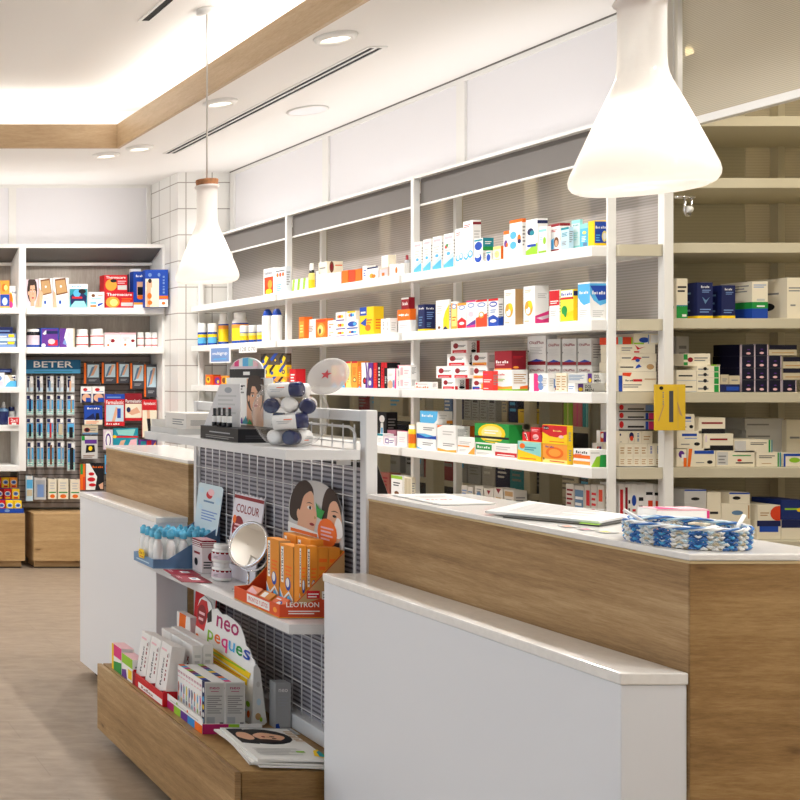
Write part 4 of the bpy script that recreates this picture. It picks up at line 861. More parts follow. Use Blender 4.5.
# ---------- far bay
TF = 'top shelf, far bay'
shelf_row(SH[0], TF, [
 ((263.6,274.4,275,268.4), D('r .08 .06 .9 .68 u;e .6 .4 .2 .16 o;t .45 .84 .7 .14 N Redoxon;e .5 .14 .3 .1 Y', BL), 'white and orange carton nearest the pendant', dict(d=.06)),
 ((274.8,286,286.6,267.4), D('e .25 .72 .1 .08 O;e .5 .72 .1 .08 u;e .75 .72 .1 .08 O;l .1 .85 .9 .92 1 K;l .15 .1 .6 .4 4 b', BL, (226,232,236)), 'pale carton with three orange dots', dict(d=.06)),
])
TF = 'second shelf, far bay'
JB = ['W','B','b','Y','B','W','W','W']
for i, p in enumerate((202.4, 212.4)):
    cyl('vitamin_jar', p, 9.6, 323.4, SH[1], [(.94,0),(1,.03),(1,.1),(1,.36),(1,.5),(1,.6),(.96,.68),(.97,.7),(.97,.97),(.9,1)], ['B','B','b','Y','B','W','W','W','W'], 'small blue and yellow jar with white lid, %s from the tiled column, second shelf' % ORD[i], 'jar', Xc=3.53, group='small vitamin jars')
for i, (p, w, y) in enumerate(((223.4,10.6,313.6),(240,17,312.6))):
    cyl('protein_tub', p, w, y, SH[1], [(.95,0),(1,.02),(1,.1),(1,.5),(1,.62),(1,.66),(.8,.78),(.7,.82),(.74,.84),(.74,.98),(.68,1)], ['B','B','Y','o','B','W','W','W','W','W'], ['narrower','wider'][i]+' white tub with blue and yellow label, second shelf, far bay', 'jar', Xc=3.60)
for i, (p, w) in enumerate(((244,8.4),(252.6,8.2),(260.4,7))):
    cyl('flat_jar', p, w, 325.6-i*.3, SH[1], [(.95,0),(1,.03),(1,.14),(1,.4),(1,.55),(1,.6),(1,.97),(.95,1)], ['B','B','Y','y','B','W','W'], 'low jar with blue-yellow label, %s from the tubs, second shelf, far bay' % ORD[i], 'jar', Xc=3.50, group='low jars before the tubs')
for i, p in enumerate((267.4, 276.8)):
    cyl('lotion_bottle', p, 11.2, 309.4-i*.6, SH[1], [(.95,0),(1,.02),(1,.2),(1,.55),(1,.76),(.92,.79),(.8,.8),(.86,.84),(.62,.95),(.4,1)], ['W','W','W','W','W','W','B','B','B'], 'white lotion bottle with cobalt cap, %s one, second shelf, far bay' % ['farther','nearer'][i], 'bottle', Xc=3.53, group='white lotion bottles')
TF = 'third shelf, far bay'
shelf_row(SH[2], TF, [
 ((205.5,212.6,213.6,374.6), D('e .4 .5 .3 .3 Y;e .4 .55 .16 .16 Z;r .7 .1 .95 .9 u', BL, 'O'), 'orange box with yellow face', dict(d=.06)),
 ((213.8,221,222,376.5), D('e .5 .5 .35 .4 P;e .6 .4 .15 .2 Y', BL, 'R'), 'red and purple box', dict(d=.06)),
 ((221.4,228,229,375.6), D('e .4 .5 .3 .3 Z;r .6 .2 .9 .8 Y', BL, 'o'), 'amber box half hidden by the makeup header', dict(d=.06)),
])
n = 0
for r in range(3):
    for i in range(3):
        p0 = 259.5+i*9.3
        x0, x1 = p0+r*.6, p0+9+r*.6
        if x1 > 286.6: x1 = 286.6
        row = (x0, x1, x1+.8, 376.6-r*11.6)
        ds = ('p K 0 .6 .4 1 .7 1 0 .2;p Y .1 0 .5 0 .9 .6 .6 .8;e .3 .3 .16 .16 B', 'p B 0 .5 .5 1 .9 1 .2 .3;e .6 .4 .2 .2 N;e .6 .4 .1 .1 Y')[(r+i) % 2]
        wbox(row, D(ds, BL, ('o','Y','Z')[r] if r < 2 else (86,74,60)), 'yellow and dark blue pack, %s along, %s layer, %s' % (ORD[i], ['bottom','middle','top'][r], TF), SH[2], k='pk%d%d' % (r, i), on='pk%d%d' % (r-1, i) if r else None, d=.06, group='yellow and blue packs')
# shelf-edge tags
def shelf_tag(x0, x1, y0, y1, des, label):
    X = XW-.0735; Y0, Y1 = aX(x0, X), aX(x1, X); Ym = (Y0+Y1)/2; m = MB()
    m.obox((X, Y0, zz(y1, Ym)), U_X, V_Z, V3((-1,0,0)), Y0-Y1, zz(y0, Ym)-zz(y1, Ym), .0015, 'W')
    draw(m, Fr((X, Y0, zz(y1, Ym)), U_X, V_Z, Y0-Y1, zz(y0, Ym)-zz(y1, Ym)), des); put('shelf_sign', m, label, 'sign', None)
shelf_tag(209.6,230.6,347,363,'r .07 .08 .93 .94 B;r .07 .08 .93 .94 L;t .5 .58 .7 .26 W multigrup;l .2 .22 .8 .36 1 b', 'blue and white square sign hanging from the shelf edge above the makeup header')
shelf_tag(239,256.6,345.4,352.6,'t .5 .5 .88 .6 G 128_070', 'small white number tag on the shelf edge above the makeup header')
shelf_tag(243,256,420,420.5,'', 'x') if 0 else None

# ---------- backroom goods seen through the clear sheets (on the dim rack)
rr = random.Random(5)
cols = ['g','a','N','d','D','S','Z','r','L','C','T']
n = 0
for zi, z in enumerate((.86, 1.25)):
    y = 4.9; n = 0
    while y < 7.1:
        if zi and 5.08 < y < 5.42: y = 5.42
        if zi and 5.55 < y < 5.75: y = 5.75
        if zi and 5.86 < y < 6.16: y = 6.16
        w = rr.uniform(.07, .2); h = rr.uniform(.14, .32)
        if zi:
            for lo in (5.10, 5.56, 5.88):
                if y < lo < y+w: w = max(.04, lo-y)
        c = rr.choice(cols); m = MB(); carton(m, 4.5, 4.5+rr.uniform(.1,.2), y, y+w-.01, z+.001, z+h, 'l .15 .3 .85 .8 %d %s' % (rr.randint(2,5), rr.choice(['W','G','K','b'])), '', c)
        nm = {'g':'pale grey','a':'slate blue','N':'navy','d':'charcoal','D':'tan','S':'grey','Z':'brown','r':'dark red','L':'light blue','C':'cream','T':'teal'}[c]
        put('stored_box', m, '%s box behind the ribbed sheets, %s along the %s rack shelf' % (nm, (ORD+['seventeenth','eighteenth','nineteenth','twentieth','twenty-first','twenty-second'])[n], ['lower','upper'][zi]), 'box', 'stored boxes on the dim rack')
        y += w+rr.choice((0, 0, .05)); n += 1
for i, c in enumerate(('e','q','T','B','C')):
    y1 = 5.40-i*.06; m = MB(); carton(m, 4.475, 4.66, y1-.055, y1, 1.251, 1.41, 'r 0 .86 1 1 W;r .45 0 .55 .86 %s' % {'e':'y','q':'p','T':'t','B':'L','C':'b'}[c], '', (214,110,120) if c == 'q' else c)
    put('folder', m, '%s folder in the upright row seen through the clear sheet, third bay gap' % {'e':'lime','q':'rose','T':'teal','B':'blue','C':'cream'}[c] if 0 else '%s folder standing in the coloured row behind the clear sheet' % {'e':'lime','q':'rose','T':'teal','B':'blue','C':'cream'}[c], 'folder', None)
for i in range(4):
    y1 = 6.14-i*.066; m = MB(); carton(m, 4.475, 4.62, y1-.058, y1, 1.251, 1.40-.012*(i % 2), 'l .15 .1 .85 .9 7 G;r .2 .8 .8 .92 d', '', (176,178,180)); put('file_box', m, 'grey lettered file box behind the clear sheet, %s of four' % ORD[i], 'box', None)
m = MB(); carton(m, 4.495, 4.62, 5.57, 5.74, 1.251, 1.33, 'r .3 .3 .6 .6 B;l .1 .8 .9 .95 1 Z', '', 'Y'); put('yellow_box', m, 'flat yellow box behind the clear sheet beside grey file boxes', 'box', None)
# ================================================================ goods on the far wall
def frow(z0, where, items, Yf=7.93, d=.1):
    for it in items:
        o = dict(d=d, Yf=Yf); o.update(it[3] if len(it) > 3 else {})
        fbox(it[0], it[1], it[2]+(', '+where if where else ''), z0, **o)
TA = 'top shelf of five-shelf bay'
frow(FS[0], TA, [
 ((-22,-10.5,282), D('', 'r .1 .1 .9 .9 b;e .5 .5 .3 .3 W'), 'white and blue box'),
 ((-10,0,284), D('', 'l .1 .2 .9 .8 4 O'), 'white box with orange lines'),
 ((0.4,9.4,280.5), D('', 'r 0 0 1 .5 B;r 0 0 1 .08 o;e .5 .25 .3 .14 s;e .4 .74 .25 .14 O;e .6 .74 .2 .1 y', 'o'), 'orange and blue box'),
 ((9.6,16.6,286), D('', 'e .1 .32 .42 .4 Y;e .1 .42 .34 .26 O;e .2 .16 .3 .15 p;t .66 .72 .6 .14 N ~', 'W'), 'white box with rainbow ball'),
])
TB = 'top shelf of hanging-goods bay'
sk = 'p Z .1 .95 .8 1 .95 .5 .2 .42;p l .14 .9 .76 .94 .9 .54 .24 .47;e .5 .72 .07 .04 W;r .35 .12 .55 .28 s;e .45 .2 .08 .06 B;l .3 .32 .8 .4 1 q'
frow(FS[0], TB, [
 ((25.8,38.6,279.4), D('', 'r 0 0 1 1 x;w .5 .55 .95 .95 H F;p F .7 0 1 0 1 .5 .9 .4', 'g'), 'box with smiling dark-haired woman'),
 ((39,52.6,278.4), D('', sk+';p F 0 0 .2 0 .3 .5 0 .7', 'W'), 'white plaster box with tan dressing, farther from the red boxes'),
 ((53.2,68.6,277.8), D('', sk+';p F 0 0 .25 0 .15 .5 0 .6', 'W'), 'white plaster box with tan dressing, nearer the red boxes'),
 ((69.2,87.8,284), D('', 'r .02 .02 .98 .8 T;p N .05 .5 .5 .78 .95 .5 .9 .15 .5 .3 .1 .15;e .42 .62 .2 .16 b;r .15 .4 .7 .48 R;e .7 .7 .2 .1 K;t .4 .9 .5 .08 b ~;p t .02 .02 .98 .02 .8 .3 .3 .3', 'W'), 'white box with teal and black picture'),
 ((88.6,104.4,292), D('', 'e .3 .78 .12 .1 Z;l .6 .75 .9 .85 1 O;l .2 .55 .8 .68 1 b;r .1 .08 .5 .2 O;r .1 .28 .5 .38 b;p B .55 .1 .9 .25 .9 .35 .6 .28', 'W'), 'small white box with brown and blue pictures'),
 ((105.4,133.4,292.2), D('', 'r .02 .02 .98 .98 R;t .5 .86 .9 .18 W Thermacare;e .26 .38 .25 .34 o;e .3 .36 .14 .22 y;r .56 .14 .98 .36 g;l .58 .42 .95 .7 2 O', 'R'), 'red heat-pack box, lower of two', dict(k='th', d=.12)),
 ((104.2,127.4,275), D('', 'r .02 .02 .98 .98 R;t .5 .86 .85 .15 W Thermacare;e .3 .42 .25 .34 o;e .4 .66 .14 .1 K;r .58 .14 .98 .4 g;l .58 .5 .95 .72 2 q', 'R'), 'red heat-pack box, upper of two', dict(on='th', d=.1)),
 ((129.6,133.2,274), D('', '', 'N'), 'slim navy box behind the brace carton', dict(Yf=8.06, d=.05)),
 ((133.6,144.8,271.4), D('', 'r .3 .3 .95 .72 F;r .35 .36 .9 .58 K;e .6 .3 .3 .06 O;t .55 .88 .7 .08 W ~;r 0 .0 1 .1 W;r 0 .1 1 .16 o', 'B'), 'navy brace carton with a wrapped torso', dict(d=.08)),
 ((131,141,268.8), D('', '', 'W'), 'white box edge behind the navy brace carton', dict(Yf=8.03, d=.04)),
])
# the big navy and white brace carton stands turned, overhanging the shelf end
m = MB(); Yb = 7.775; x0, x1 = aY(146.4, Yb), aY(168.2, Yb); z0 = FS[0]+.001; zt = zz(269.5, Yb)
ang = -.12; U = V3((math.cos(ang), math.sin(ang), 0)); Nn = U.cross(V_Z)
m.obox((x0, Yb+.02, z0), U, V_Z, Nn, (x1-x0)*1.0, zt-z0, .07, 'B')
draw(m, Fr((x0, Yb+.02, z0), U, V_Z, x1-x0, zt-z0), 'r 0 0 .6 .76 C;r .6 0 1 .2 W;r .6 .22 1 .3 O;e .8 .1 .08 .04 O;p F .05 0 .2 0 .25 .5 .1 .7 .04 .4;r .05 .52 .3 .68 F;e .2 .7 .08 .06 H;T .8 .6 .12 .5 L ~;e .2 .86 .08 .05 L;e .6 .86 .06 .05 L;e .18 .3 .1 .08 O;e .2 .12 .1 .06 O')
put('brace_carton', m, 'large navy and white brace carton overhanging the shelf end by the tiled column', 'box', None)
TA = 'second shelf of five-shelf bay'
frow(FS[1], TA, [
 ((-24,-4,333), D('', 'r 0 .2 1 .5 T', 'W'), 'white and teal box'),
 ((-3,16.4,341), D('', 'r 0 .0 1 .4 L;r .55 .5 .9 .9 Y;l .05 .5 .5 .9 1 W', 'a'), 'flat blue box, bottom of three', dict(k='b1')),
 ((-3,16.2,333.6), D('', 'r 0 .0 1 .4 s;r .6 .5 .9 .9 Y;l .05 .5 .5 .9 1 W', 'L'), 'flat pale blue box, middle of three', dict(on='b1', k='b2')),
 ((-3,13,327), D('', 'l .1 .3 .8 .7 1 L', 'N'), 'flat navy box, top of three', dict(on='b2')),
])
TB = 'second shelf of hanging-goods bay'
cyl('nutrition_tin', 33, 13.4, 329.4, FS[1], [(.96,0),(1,.02),(1,.14),(1,.16),(1,.62),(1,.66),(1,.8),(.9,.84),(.92,.86),(.92,1)], ['B','B','x','x','x','K','K','N','W','W'], 'dark violet tin with pale label and white lid, second shelf of hanging-goods bay', 'jar', Yc=7.97)
frow(FS[1], TB, [
 ((40.8,58.8,328), D('', 'r .05 .05 .95 .95 P;p W .1 .7 .3 .9 .35 .7 .2 .65;p R .4 .1 .95 .1 .95 .4 .5 .3;e .6 .3 .2 .14 q;r .3 .7 .95 .85 N;e .15 .1 .12 .1 W', 'B'), 'purple pads box'),
 ((59.6,74.8,328.4), D('', 'p P 0 0 .5 0 .3 .5 .45 1 0 1;p L .2 .2 .5 .1 .35 .5;p x .5 0 .9 .4 .6 .9 .45 .5;r .9 0 1 1 D', 'W'), 'white and purple pads box'),
 ((105.2,120.2,332.6), D('', 'r 0 .86 1 1 q;e .5 .45 .15 .12 r;e .3 .5 .12 .06 g;l .55 .6 .95 .75 1 q;e .2 .15 .08 .08 O', 'W'), 'white long box with pink top edge, farther half'),
 ((120.6,136,332.6), D('', 'r 0 .86 1 1 q;e .8 .45 .12 .1 r;e .3 .5 .12 .06 g;e .3 .18 .08 .08 O;l .1 .6 .6 .75 1 q', 'W'), 'white long box with pink top edge, nearer half'),
])
for i, (p, w, y) in enumerate(((82,12.6,329.4),(96.8,14,329),(140.4,7,332.4),(148.2,7.2,332.4),(154.4,6.4,332.4))):
    cyl('supplement_jar', p, w, y, FS[1], [(.95,0),(1,.02),(1,.12),(1,.18),(1,.58),(1,.64),(.97,.7),(.86,.72),(.9,.74),(.9,.97),(.84,1)], ['W','W','R','W','R','W','W','W','W','W'],
        ('wide white jar with two red lines, %s of two' % ORD[i] if i < 2 else 'small white jar with two red lines, %s of three' % ORD[i-2])+', second shelf, hanging-goods bay', 'jar', Yc=7.97, group='wide red-lined jars' if i < 2 else 'small red-lined jars')
TA = 'third shelf of five-shelf bay'
frow(FS[2], TA, [
 ((-26,-9,372), D('', 'r .1 .2 .9 .7 b', 'W'), 'white box with blue panel'),
 ((-8,4.6,372.6), D('', 'r .05 .05 .9 .4 x;e .5 .6 .3 .2 L', 'W'), 'white and lilac box', dict(k='n1')),
 ((-8,12,368.6), D('', 'l .1 .3 .9 .7 1 L', 'N'), 'flat navy box lying on the lilac one', dict(on='n1')),
 ((5,16.6,375), D('', 'p b 0 0 1 0 1 .5 .6 .6 .2 .3;p D .2 1 .6 1 .8 .5 .5 .5;p K .6 .6 .9 .5 .9 .65;p N .5 .8 .9 .9 .9 .7', 'W'), 'white box with cyan base and dark streaks'),
])
TA = 'fourth shelf of five-shelf bay'
cyl('mouthwash_bottle', 3.6, 11, 401.6, FS[3], [(.9,0),(1,.03),(1,.3),(1,.58),(.85,.68),(.35,.74),(.4,.75),(.22,.97),(.1,1)], ['N','N','N','a','a','g','g','g'], 'dark blue bottle with clear spout, fourth shelf of five-shelf bay', 'bottle', Yc=7.97)
cyl('lotion_bottle', 11.6, 6, 406.6, FS[3], [(.9,0),(1,.03),(1,.5),(1,.72),(.9,.74),(1,.75),(1,.97),(.9,1)], ['W','W','W','W','N','N','N'], 'white bottle with navy cap, fourth shelf of five-shelf bay', 'bottle', Yc=7.99)
frow(FS[3], TA, [((8.4,19.6,417), D('', 'r .04 .1 .96 .95 R;t .5 .6 .6 .4 W 2x1;r .3 .1 .7 .3 W', 'W'), 'small red and white price card', dict(d=.004, Yf=7.852, name='price_sign', cat='sign')),
 ((-20,-8,405), D('', 'r .1 .1 .9 .6 T', 'W'), 'white and teal box')])
# sweets display on the oak cabinet
ZD = zz(513.3, YF)+.001
t = thing('sweets_display', 'blue-based counter display stepped with red and yellow packs on the oak cabinet', 'display', (aY(4, 7.95), 7.98, ZD))
xa, xb = aY(-20, 7.9), aY(23.6, 7.9)
m = MB(); m.box(xa, xb, 7.895, 7.9, ZD, ZD+.035, 'B'); m.box(xa, xb, 7.9, 8.09, ZD, ZD+.004, 'B'); m.box(xa, xb, 8.085, 8.09, ZD, ZD+.27, 'N')
for r in range(3): m.box(xa+.002, xb-.002, 7.9+.062*r+.001, 7.9+.062*(r+1), ZD+.004, ZD+.012+.085*r, 'B')
draw(m, Fr((xa,7.895,ZD), U_Y, V_Z, xb-xa, .035), 'e .62 .5 .06 .35 L')
m.build('tray', 'card', t)
for r in range(3):
    for i in range(5):
        p = -18+i*8.2; Y = 7.9+.062*r+.012
        xx = aY(p, 7.9); z0 = ZD+.0125+.085*r; c = 'R' if (i+r) % 2 == 0 and i < 4 else ('r' if i < 3 else 'Y'); c = 'o' if (i == 4 and r == 2) else c
        m = MB(); carton(m, xx, xx+.058, Y, Y+.04, z0, z0+.082, '', 'e .5 .55 .4 .24 W;e .5 .55 .34 .19 L;e .5 .55 .2 .1 B;r .2 .06 .8 .22 %s' % ('Y' if c in 'Rr' else 'R'), c)
        put('sweets_pack', m, '%s sweets pack with blue oval, %s row, %s from the camera-shy end' % ({'R':'red','r':'dark red','Y':'yellow','o':'orange'}[c], ['lowest','middle','top'][r], ORD[i]) if 0 else '%s sweets pack with blue oval, %s row of display, column %s along' % ({'R':'red','r':'dark red','Y':'yellow','o':'orange'}[c], ['lowest','middle','top'][r], ORD[i]), 'box', 'sweets packs')

# ---------- hanging goods
YH = 8.088
xs0, xs1 = aY(26, 8.0), aY(80.5, 8.0)
m = MB(); m.box(xs0, xs1, 8.0, 8.03, zz(373.4,8), zz(359.8,8), (20,96,140))
draw(m, Fr((xs0,8.0,zz(373.4,8)), U_Y, V_Z, xs1-xs0, zz(359.8,8)-zz(373.4,8)), 'r 0 0 1 .3 b;t .5 .66 .72 .46 W BETER;l .15 .1 .85 .2 1 T')
m.box(xs0, xs1, 8.031, 8.089, zz(362,8), zz(360.2,8), (20,96,140))
tag(m.build('header_sign', 'card'), 'teal header sign with pale block lettering above the blister cards', 'sign')
def hook(x, z):
    m = MB(); m.tube([(x,8.089,z),(x,7.95,z),(x,7.945,z+.012)], .0022, 'S', 5); m.build('hook', 'steel', t2)
def hang(row, base, des, label, name='blister_card', cat='blister pack', Yf=7.99, th=.012, group=None, bubble=None, hk=True):
    x0, x1, y0, y1 = row; X0, X1 = aY(x0,Yf), aY(x1,Yf); Z0, Z1 = zz(y1,Yf), zz(y0,Yf)
    m = MB(); m.box(X0, X1, Yf, Yf+th, Z0, Z1, base); draw(m, Fr((X0,Yf,Z0), U_Y, V_Z, X1-X0, Z1-Z0), des)
    if bubble:
        u0, v0, u1, v1, c = bubble; w, h = X1-X0, Z1-Z0
        m.box(X0+w*u0, X0+w*u1, Yf-.014, Yf-.003, Z0+h*v0, Z0+h*v1, c)
    put(name, m, label, cat, group)
    if hk: hook((X0+X1)/2, Z1+.0035)
cw = [(26.5,33.4),(36.2,43),(46.6,53.6),(56.6,63.6),(66.8,74.6)]
rows = [((376,392.4),(26.5,72)),((394.6,415.4),0),((417.8,438.6),0),((441.2,467),0)]
tools = ['S','N','a','K','D']
for r, (yy, _) in enumerate(rows):
    for i, (a, b) in enumerate(cw):
        a += .5*(r == 3); b += .6*(r == 3)
        bub = (.35,.2,.6,.8,'S')
        des = 'r .06 .05 .94 .28 t;r .06 .3 .94 .74 B;r .1 .3 .9 .72 b;r .06 .78 .5 .95 N;e .72 .86 .2 .1 W;l .15 .08 .85 .24 2 W'
        if r == 0: des = 'r .06 .05 .94 .3 s;r .1 .3 .55 .8 N;r .5 .55 .95 .98 W;r .1 .85 .5 .98 N'; bub = (.3,.1,.5,.7,['S','N','a','S','F'][i])
        if r == 2: bub = [(.35,.1,.62,.7,'K'),(.35,.15,.6,.7,'N'),(.42,.05,.62,.75,'R'),(.22,.2,.8,.72,'D'),(.3,.05,.7,.55,'K')][i]
        if r == 3: bub = [(.35,.2,.6,.75,'S'),(.4,.15,.6,.75,'S'),(.38,.1,.62,.85,'Z'),(.45,.15,.65,.8,'S'),(.3,.05,.7,.8,'K')][i]
        if r == 1: bub = [(.35,.2,.62,.8,'N'),(.35,.2,.62,.8,'a'),(.38,.2,.62,.8,'S'),(.38,.2,.66,.8,'S'),(.45,.15,.6,.75,'l')][i]
        tone = {'S':'silver','N':'navy','a':'grey-blue','F':'flesh-pink','K':'black','R':'red','D':'tan','Z':'brown','l':'wooden'}[bub[4]]
        hang((a, b, yy[0]+(i == 4 and r == 3)*.6, yy[1]+(4 if i == 4 and r == 3 else 0)), 'g', des, 'blue blister card with %s tool, %s row, %s from the bay divider' % (tone, ['top','second','third','fourth'][r], ORD[i]), bubble=bub, group='beauty tool blister cards')
zr = zz(474.5, 7.99)
for i, ((a, b, y0, y1), base, des, lab) in enumerate((((26.2,33,476,501),'s','r .05 .5 .95 .85 b;r .1 .2 .9 .45 D;r .1 .86 .9 1 W','pale blue blister card with brown base'),((34.4,46,478,499.6),'g','r .1 .1 .9 .9 S;r .25 .12 .8 .7 L','grey pack holding a blue sponge'),
    ((48.4,56.6,479,499),'C','r .08 .3 .92 .36 E;e .5 .14 .3 .1 O;l .2 .5 .8 .9 3 g','cream pack with green line, farthest of three'),((58,68.4,479,499),'C','r .08 .3 .92 .36 E;e .5 .14 .3 .1 O;l .2 .5 .8 .9 3 g','cream pack with green line, middle of three'),((70.4,80,479.4,499),'C','r .08 .3 .92 .36 E;e .5 .14 .3 .1 O;l .2 .5 .8 .9 3 g','cream pack with green line, nearest of three'))):
    hang((a,b,y0,y1), base, des, lab+', lowest hanging row', name='sponge_pack', cat='pack', th=.03)
# packs on the other half of the hook panel
ins = 'r 0 .0 .14 1 O;r .22 .3 .95 .92 s;p F .3 .35 .6 .4 .9 .88 .7 .9;p a .25 .3 .4 .35 .7 .85 .5 .8;r .2 .06 .98 .26 d;l .3 .12 .8 .22 2 S'
for i, (a,b,y0,y1) in enumerate(((84,99.6,363,383.6),(101.8,116,362.4,383.4),(116.6,129.4,362.4,383),(130.2,144,363,388.6),(144.2,156.6,364.4,397))):
    hang((a,b,y0,y1), 'd', ins, 'black insole pack with orange spine, %s from the header sign' % ORD[i], name='insole_pack', cat='pack', Yf=7.985, group='insole packs along the top hooks')
for i, (a,b) in enumerate(((81,91.6),(92.4,104.6))):
    hang((a,b,386.4,402.6), 'W', 'r .05 0 .95 .55 N;e .5 .3 .4 .25 F;e .4 .8 .2 .1 R;r .45 .05 .95 .3 B;l .3 .66 .9 .74 1 L', 'small white and navy hanging pack under the insoles, %s of two' % ['farther','nearer'][i], name='support_pack', cat='pack', Yf=7.98, group='small navy packs')
hang((84.4,102.4,405.4,424.6), 'B', 'r .05 .74 .95 .95 B;t .5 .85 .7 .12 W ~;r .0 0 1 .25 C;p N .05 .3 .5 .6 .6 .3;p K .6 .2 .85 .3 .8 .6 .65 .6;l .1 .06 .8 .2 2 O', 'navy and cream support box hanging below the small packs', name='support_pack', cat='pack', Yf=7.98)
hang((105,124.6,394,426), 'R', 'r 0 .84 1 1 B;r .05 .14 .95 .66 s;p F .35 .14 .5 .14 .7 .55 .55 .6;r .62 .25 .8 .55 B;t .5 .74 .9 .12 W Farmalastic;t .4 .07 .7 .08 W ~;l .1 .88 .8 .96 1 L', 'blue and red support pack with a knee brace picture', name='support_pack', cat='pack', Yf=7.96)
hang((125.2,142,393.4,420.6), 'r', 'r 0 .1 1 .62 C;p F .1 .3 .7 .5 .9 .3 .4 .2;e .2 .4 .12 .1 N;t .5 .72 .95 .12 W Farmalastic;r 0 0 1 .1 R', 'red support pack with a wrist picture', name='support_pack', cat='pack', Yf=7.965)
hang((142.4,156.8,399.6,437.4), 'R', 'r 0 0 1 .72 C;p F .3 .72 .5 .72 .55 .3 .9 .1 .75 .08 .35 .3;p K .3 .5 .55 .5 .6 .25 .8 .15 .4 .15;r 0 .76 1 .98 R;t .5 .9 .8 .08 W Farmalastic', 'red-topped support pack with an ankle brace picture', name='support_pack', cat='pack', Yf=7.95)
hang((82.4,98,425.4,434.4), 'D', 'e .3 .5 .2 .25 r;e .3 .5 .12 .2 K;r 0 0 1 .2 a;l .5 .4 .9 .8 2 G', 'small beige box with a dark oval', name='support_pack', cat='pack', Yf=7.98)
hang((81.6,97.6,436,458.6), 'g', 'r .2 .66 .95 .84 P;p K .25 .25 .85 .3 .8 .6 .3 .6;e .55 .45 .12 .1 Y;r 0 .8 .2 1 E;l .1 .05 .8 .18 2 Z', 'grey blister with purple band and black brace', name='support_pack', cat='pack', Yf=7.98)
hang((103.6,112.8,429.6,449.4), 'x', 'e .5 .5 .4 .46 W;e .5 .45 .3 .36 P;e .5 .45 .18 .26 W', 'white oval-windowed purple pack', name='support_pack', cat='pack', Yf=7.97)
hang((113.4,138,428,447.6), (30,150,170), 'p t .1 .9 .9 .95 .8 .6 .2 .65;r 0 .5 1 .6 R;e .05 .56 .08 .08 Y;p F .2 .05 .4 .1 .5 .4 .3 .35;p q .6 .1 .95 .1 .95 .45 .7 .4', 'teal pack with a red ribbon band', name='support_pack', cat='pack', Yf=7.975)
hang((139,156.6,439.6,448), 'P', 'r .1 .2 .4 .8 T;r .45 .1 .7 .9 R;p o .75 .1 .95 .1 .95 .8', 'flat multicoloured pack near the tiled column', name='support_pack', cat='pack', Yf=7.975)
hang((86,104,463,490.4), 'K', 'p W 0 .02 .5 .02 .62 .5 .2 .98 0 .98;t .65 .86 .6 .1 O ~;e .3 .4 .22 .08 R;e .3 .6 .16 .06 R;e .35 .2 .2 .06 R;p F .7 .2 .95 .3 .95 .05 .8 .05', 'black and white pack with orange title low on the hooks', name='support_pack', cat='pack', Yf=7.97)
hang((80.4,85.4,464,490), 'O', 'r 0 .6 .5 1 E;r .5 0 1 .5 u', 'narrow orange and green pack beside the black one', name='support_pack', cat='pack', Yf=7.975)
hang((105,112,455,474), 'b', 'r .1 .1 .9 .5 R', 'narrow blue and red pack beside the oak riser', name='support_pack', cat='pack', Yf=7.975)
# ================================================================ boxes in the end frame of the near bay
YE = 4.085
def erow(z0, where, items, Yf=YE, d=.1):
    for it in items:
        o = dict(d=d, Yf=Yf); o.update(it[3] if len(it) > 3 else {})
        fbox(it[0], it[1], it[2]+', '+where, z0, **o)
TE = 'in the end frame by the yellow envelope'
def stackE(z0, items, where, Yf, d):
    prev = None
    for j, it in enumerate(items):
        key = where+str(j)
        fbox(it[0], it[1], it[2]+', '+where, z0, Yf=Yf, d=d, k=key, on=prev, **(it[3] if len(it) > 3 else {})); prev = key
TE = 'end frame, above the envelope'
stackE(SH[2]+.003, [
 ((618.6,656.6,371.6), D('', 'r 0 0 .1 .8 B;p u .1 .95 .35 .95 .3 .75 .1 .8;t .3 .56 .25 .12 K ~;r .38 .5 .62 .62 R;l .12 .2 .6 .42 2 G;l .68 .6 .98 .7 1 l', 'C'), 'cream box with blue edge at the bottom of the stack'),
 ((618.4,656,362.2), D('', 'l .05 .4 .4 .7 1 K;p B .45 .3 .62 .5 .55 .8 .48 .6;e .85 .5 .1 .3 l', 'C'), 'flat cream box with blue bird mark, second in the stack'),
 ((620,656.6,353.6), D('', 'l .05 .4 .3 .8 1 G;p R .3 .2 .55 .3 .6 .5 .4 .7;e .48 .2 .06 .2 B;l .6 .5 .8 .8 1 G', 'C'), 'flat cream box with red streak, third in the stack'),
 ((619.8,655.4,344.4), D('', 'l .05 .3 .35 .8 2 G;p R .42 .95 .55 .6 .72 .75 .5 .4;r .4 .1 .55 .25 R', 'C'), 'flat cream box with red bird mark, fourth in the stack'),
 ((634,663,333.6), D('', 'r 0 0 .35 .15 e;e .35 .4 .18 .25 B;r .48 .05 .52 .9 L;r .58 .15 .85 .85 W;r .9 .05 .93 .9 B', 'C'), 'cream and blue box crowning the stack'),
], TE, YE, .09)
m = MB(); m.box(aY(618.6,YE), aY(633,YE), YE+.002, YE+.09, KEY[TE+'3']+.001, KEY[TE+'3']+.03, 'u'); draw(m, Fr((aY(618.6,YE),YE+.002,KEY[TE+'3']+.001), U_Y, V_Z, aY(633,YE)-aY(618.6,YE), .029), 'r 0 0 .3 1 t;r .9 0 1 1 e')
put('medicine_box', m, 'orange and green box edge crowning the stack, end frame above the envelope', 'box', None)
TE = 'end frame beside the envelope'
z0 = SH[3]+.003
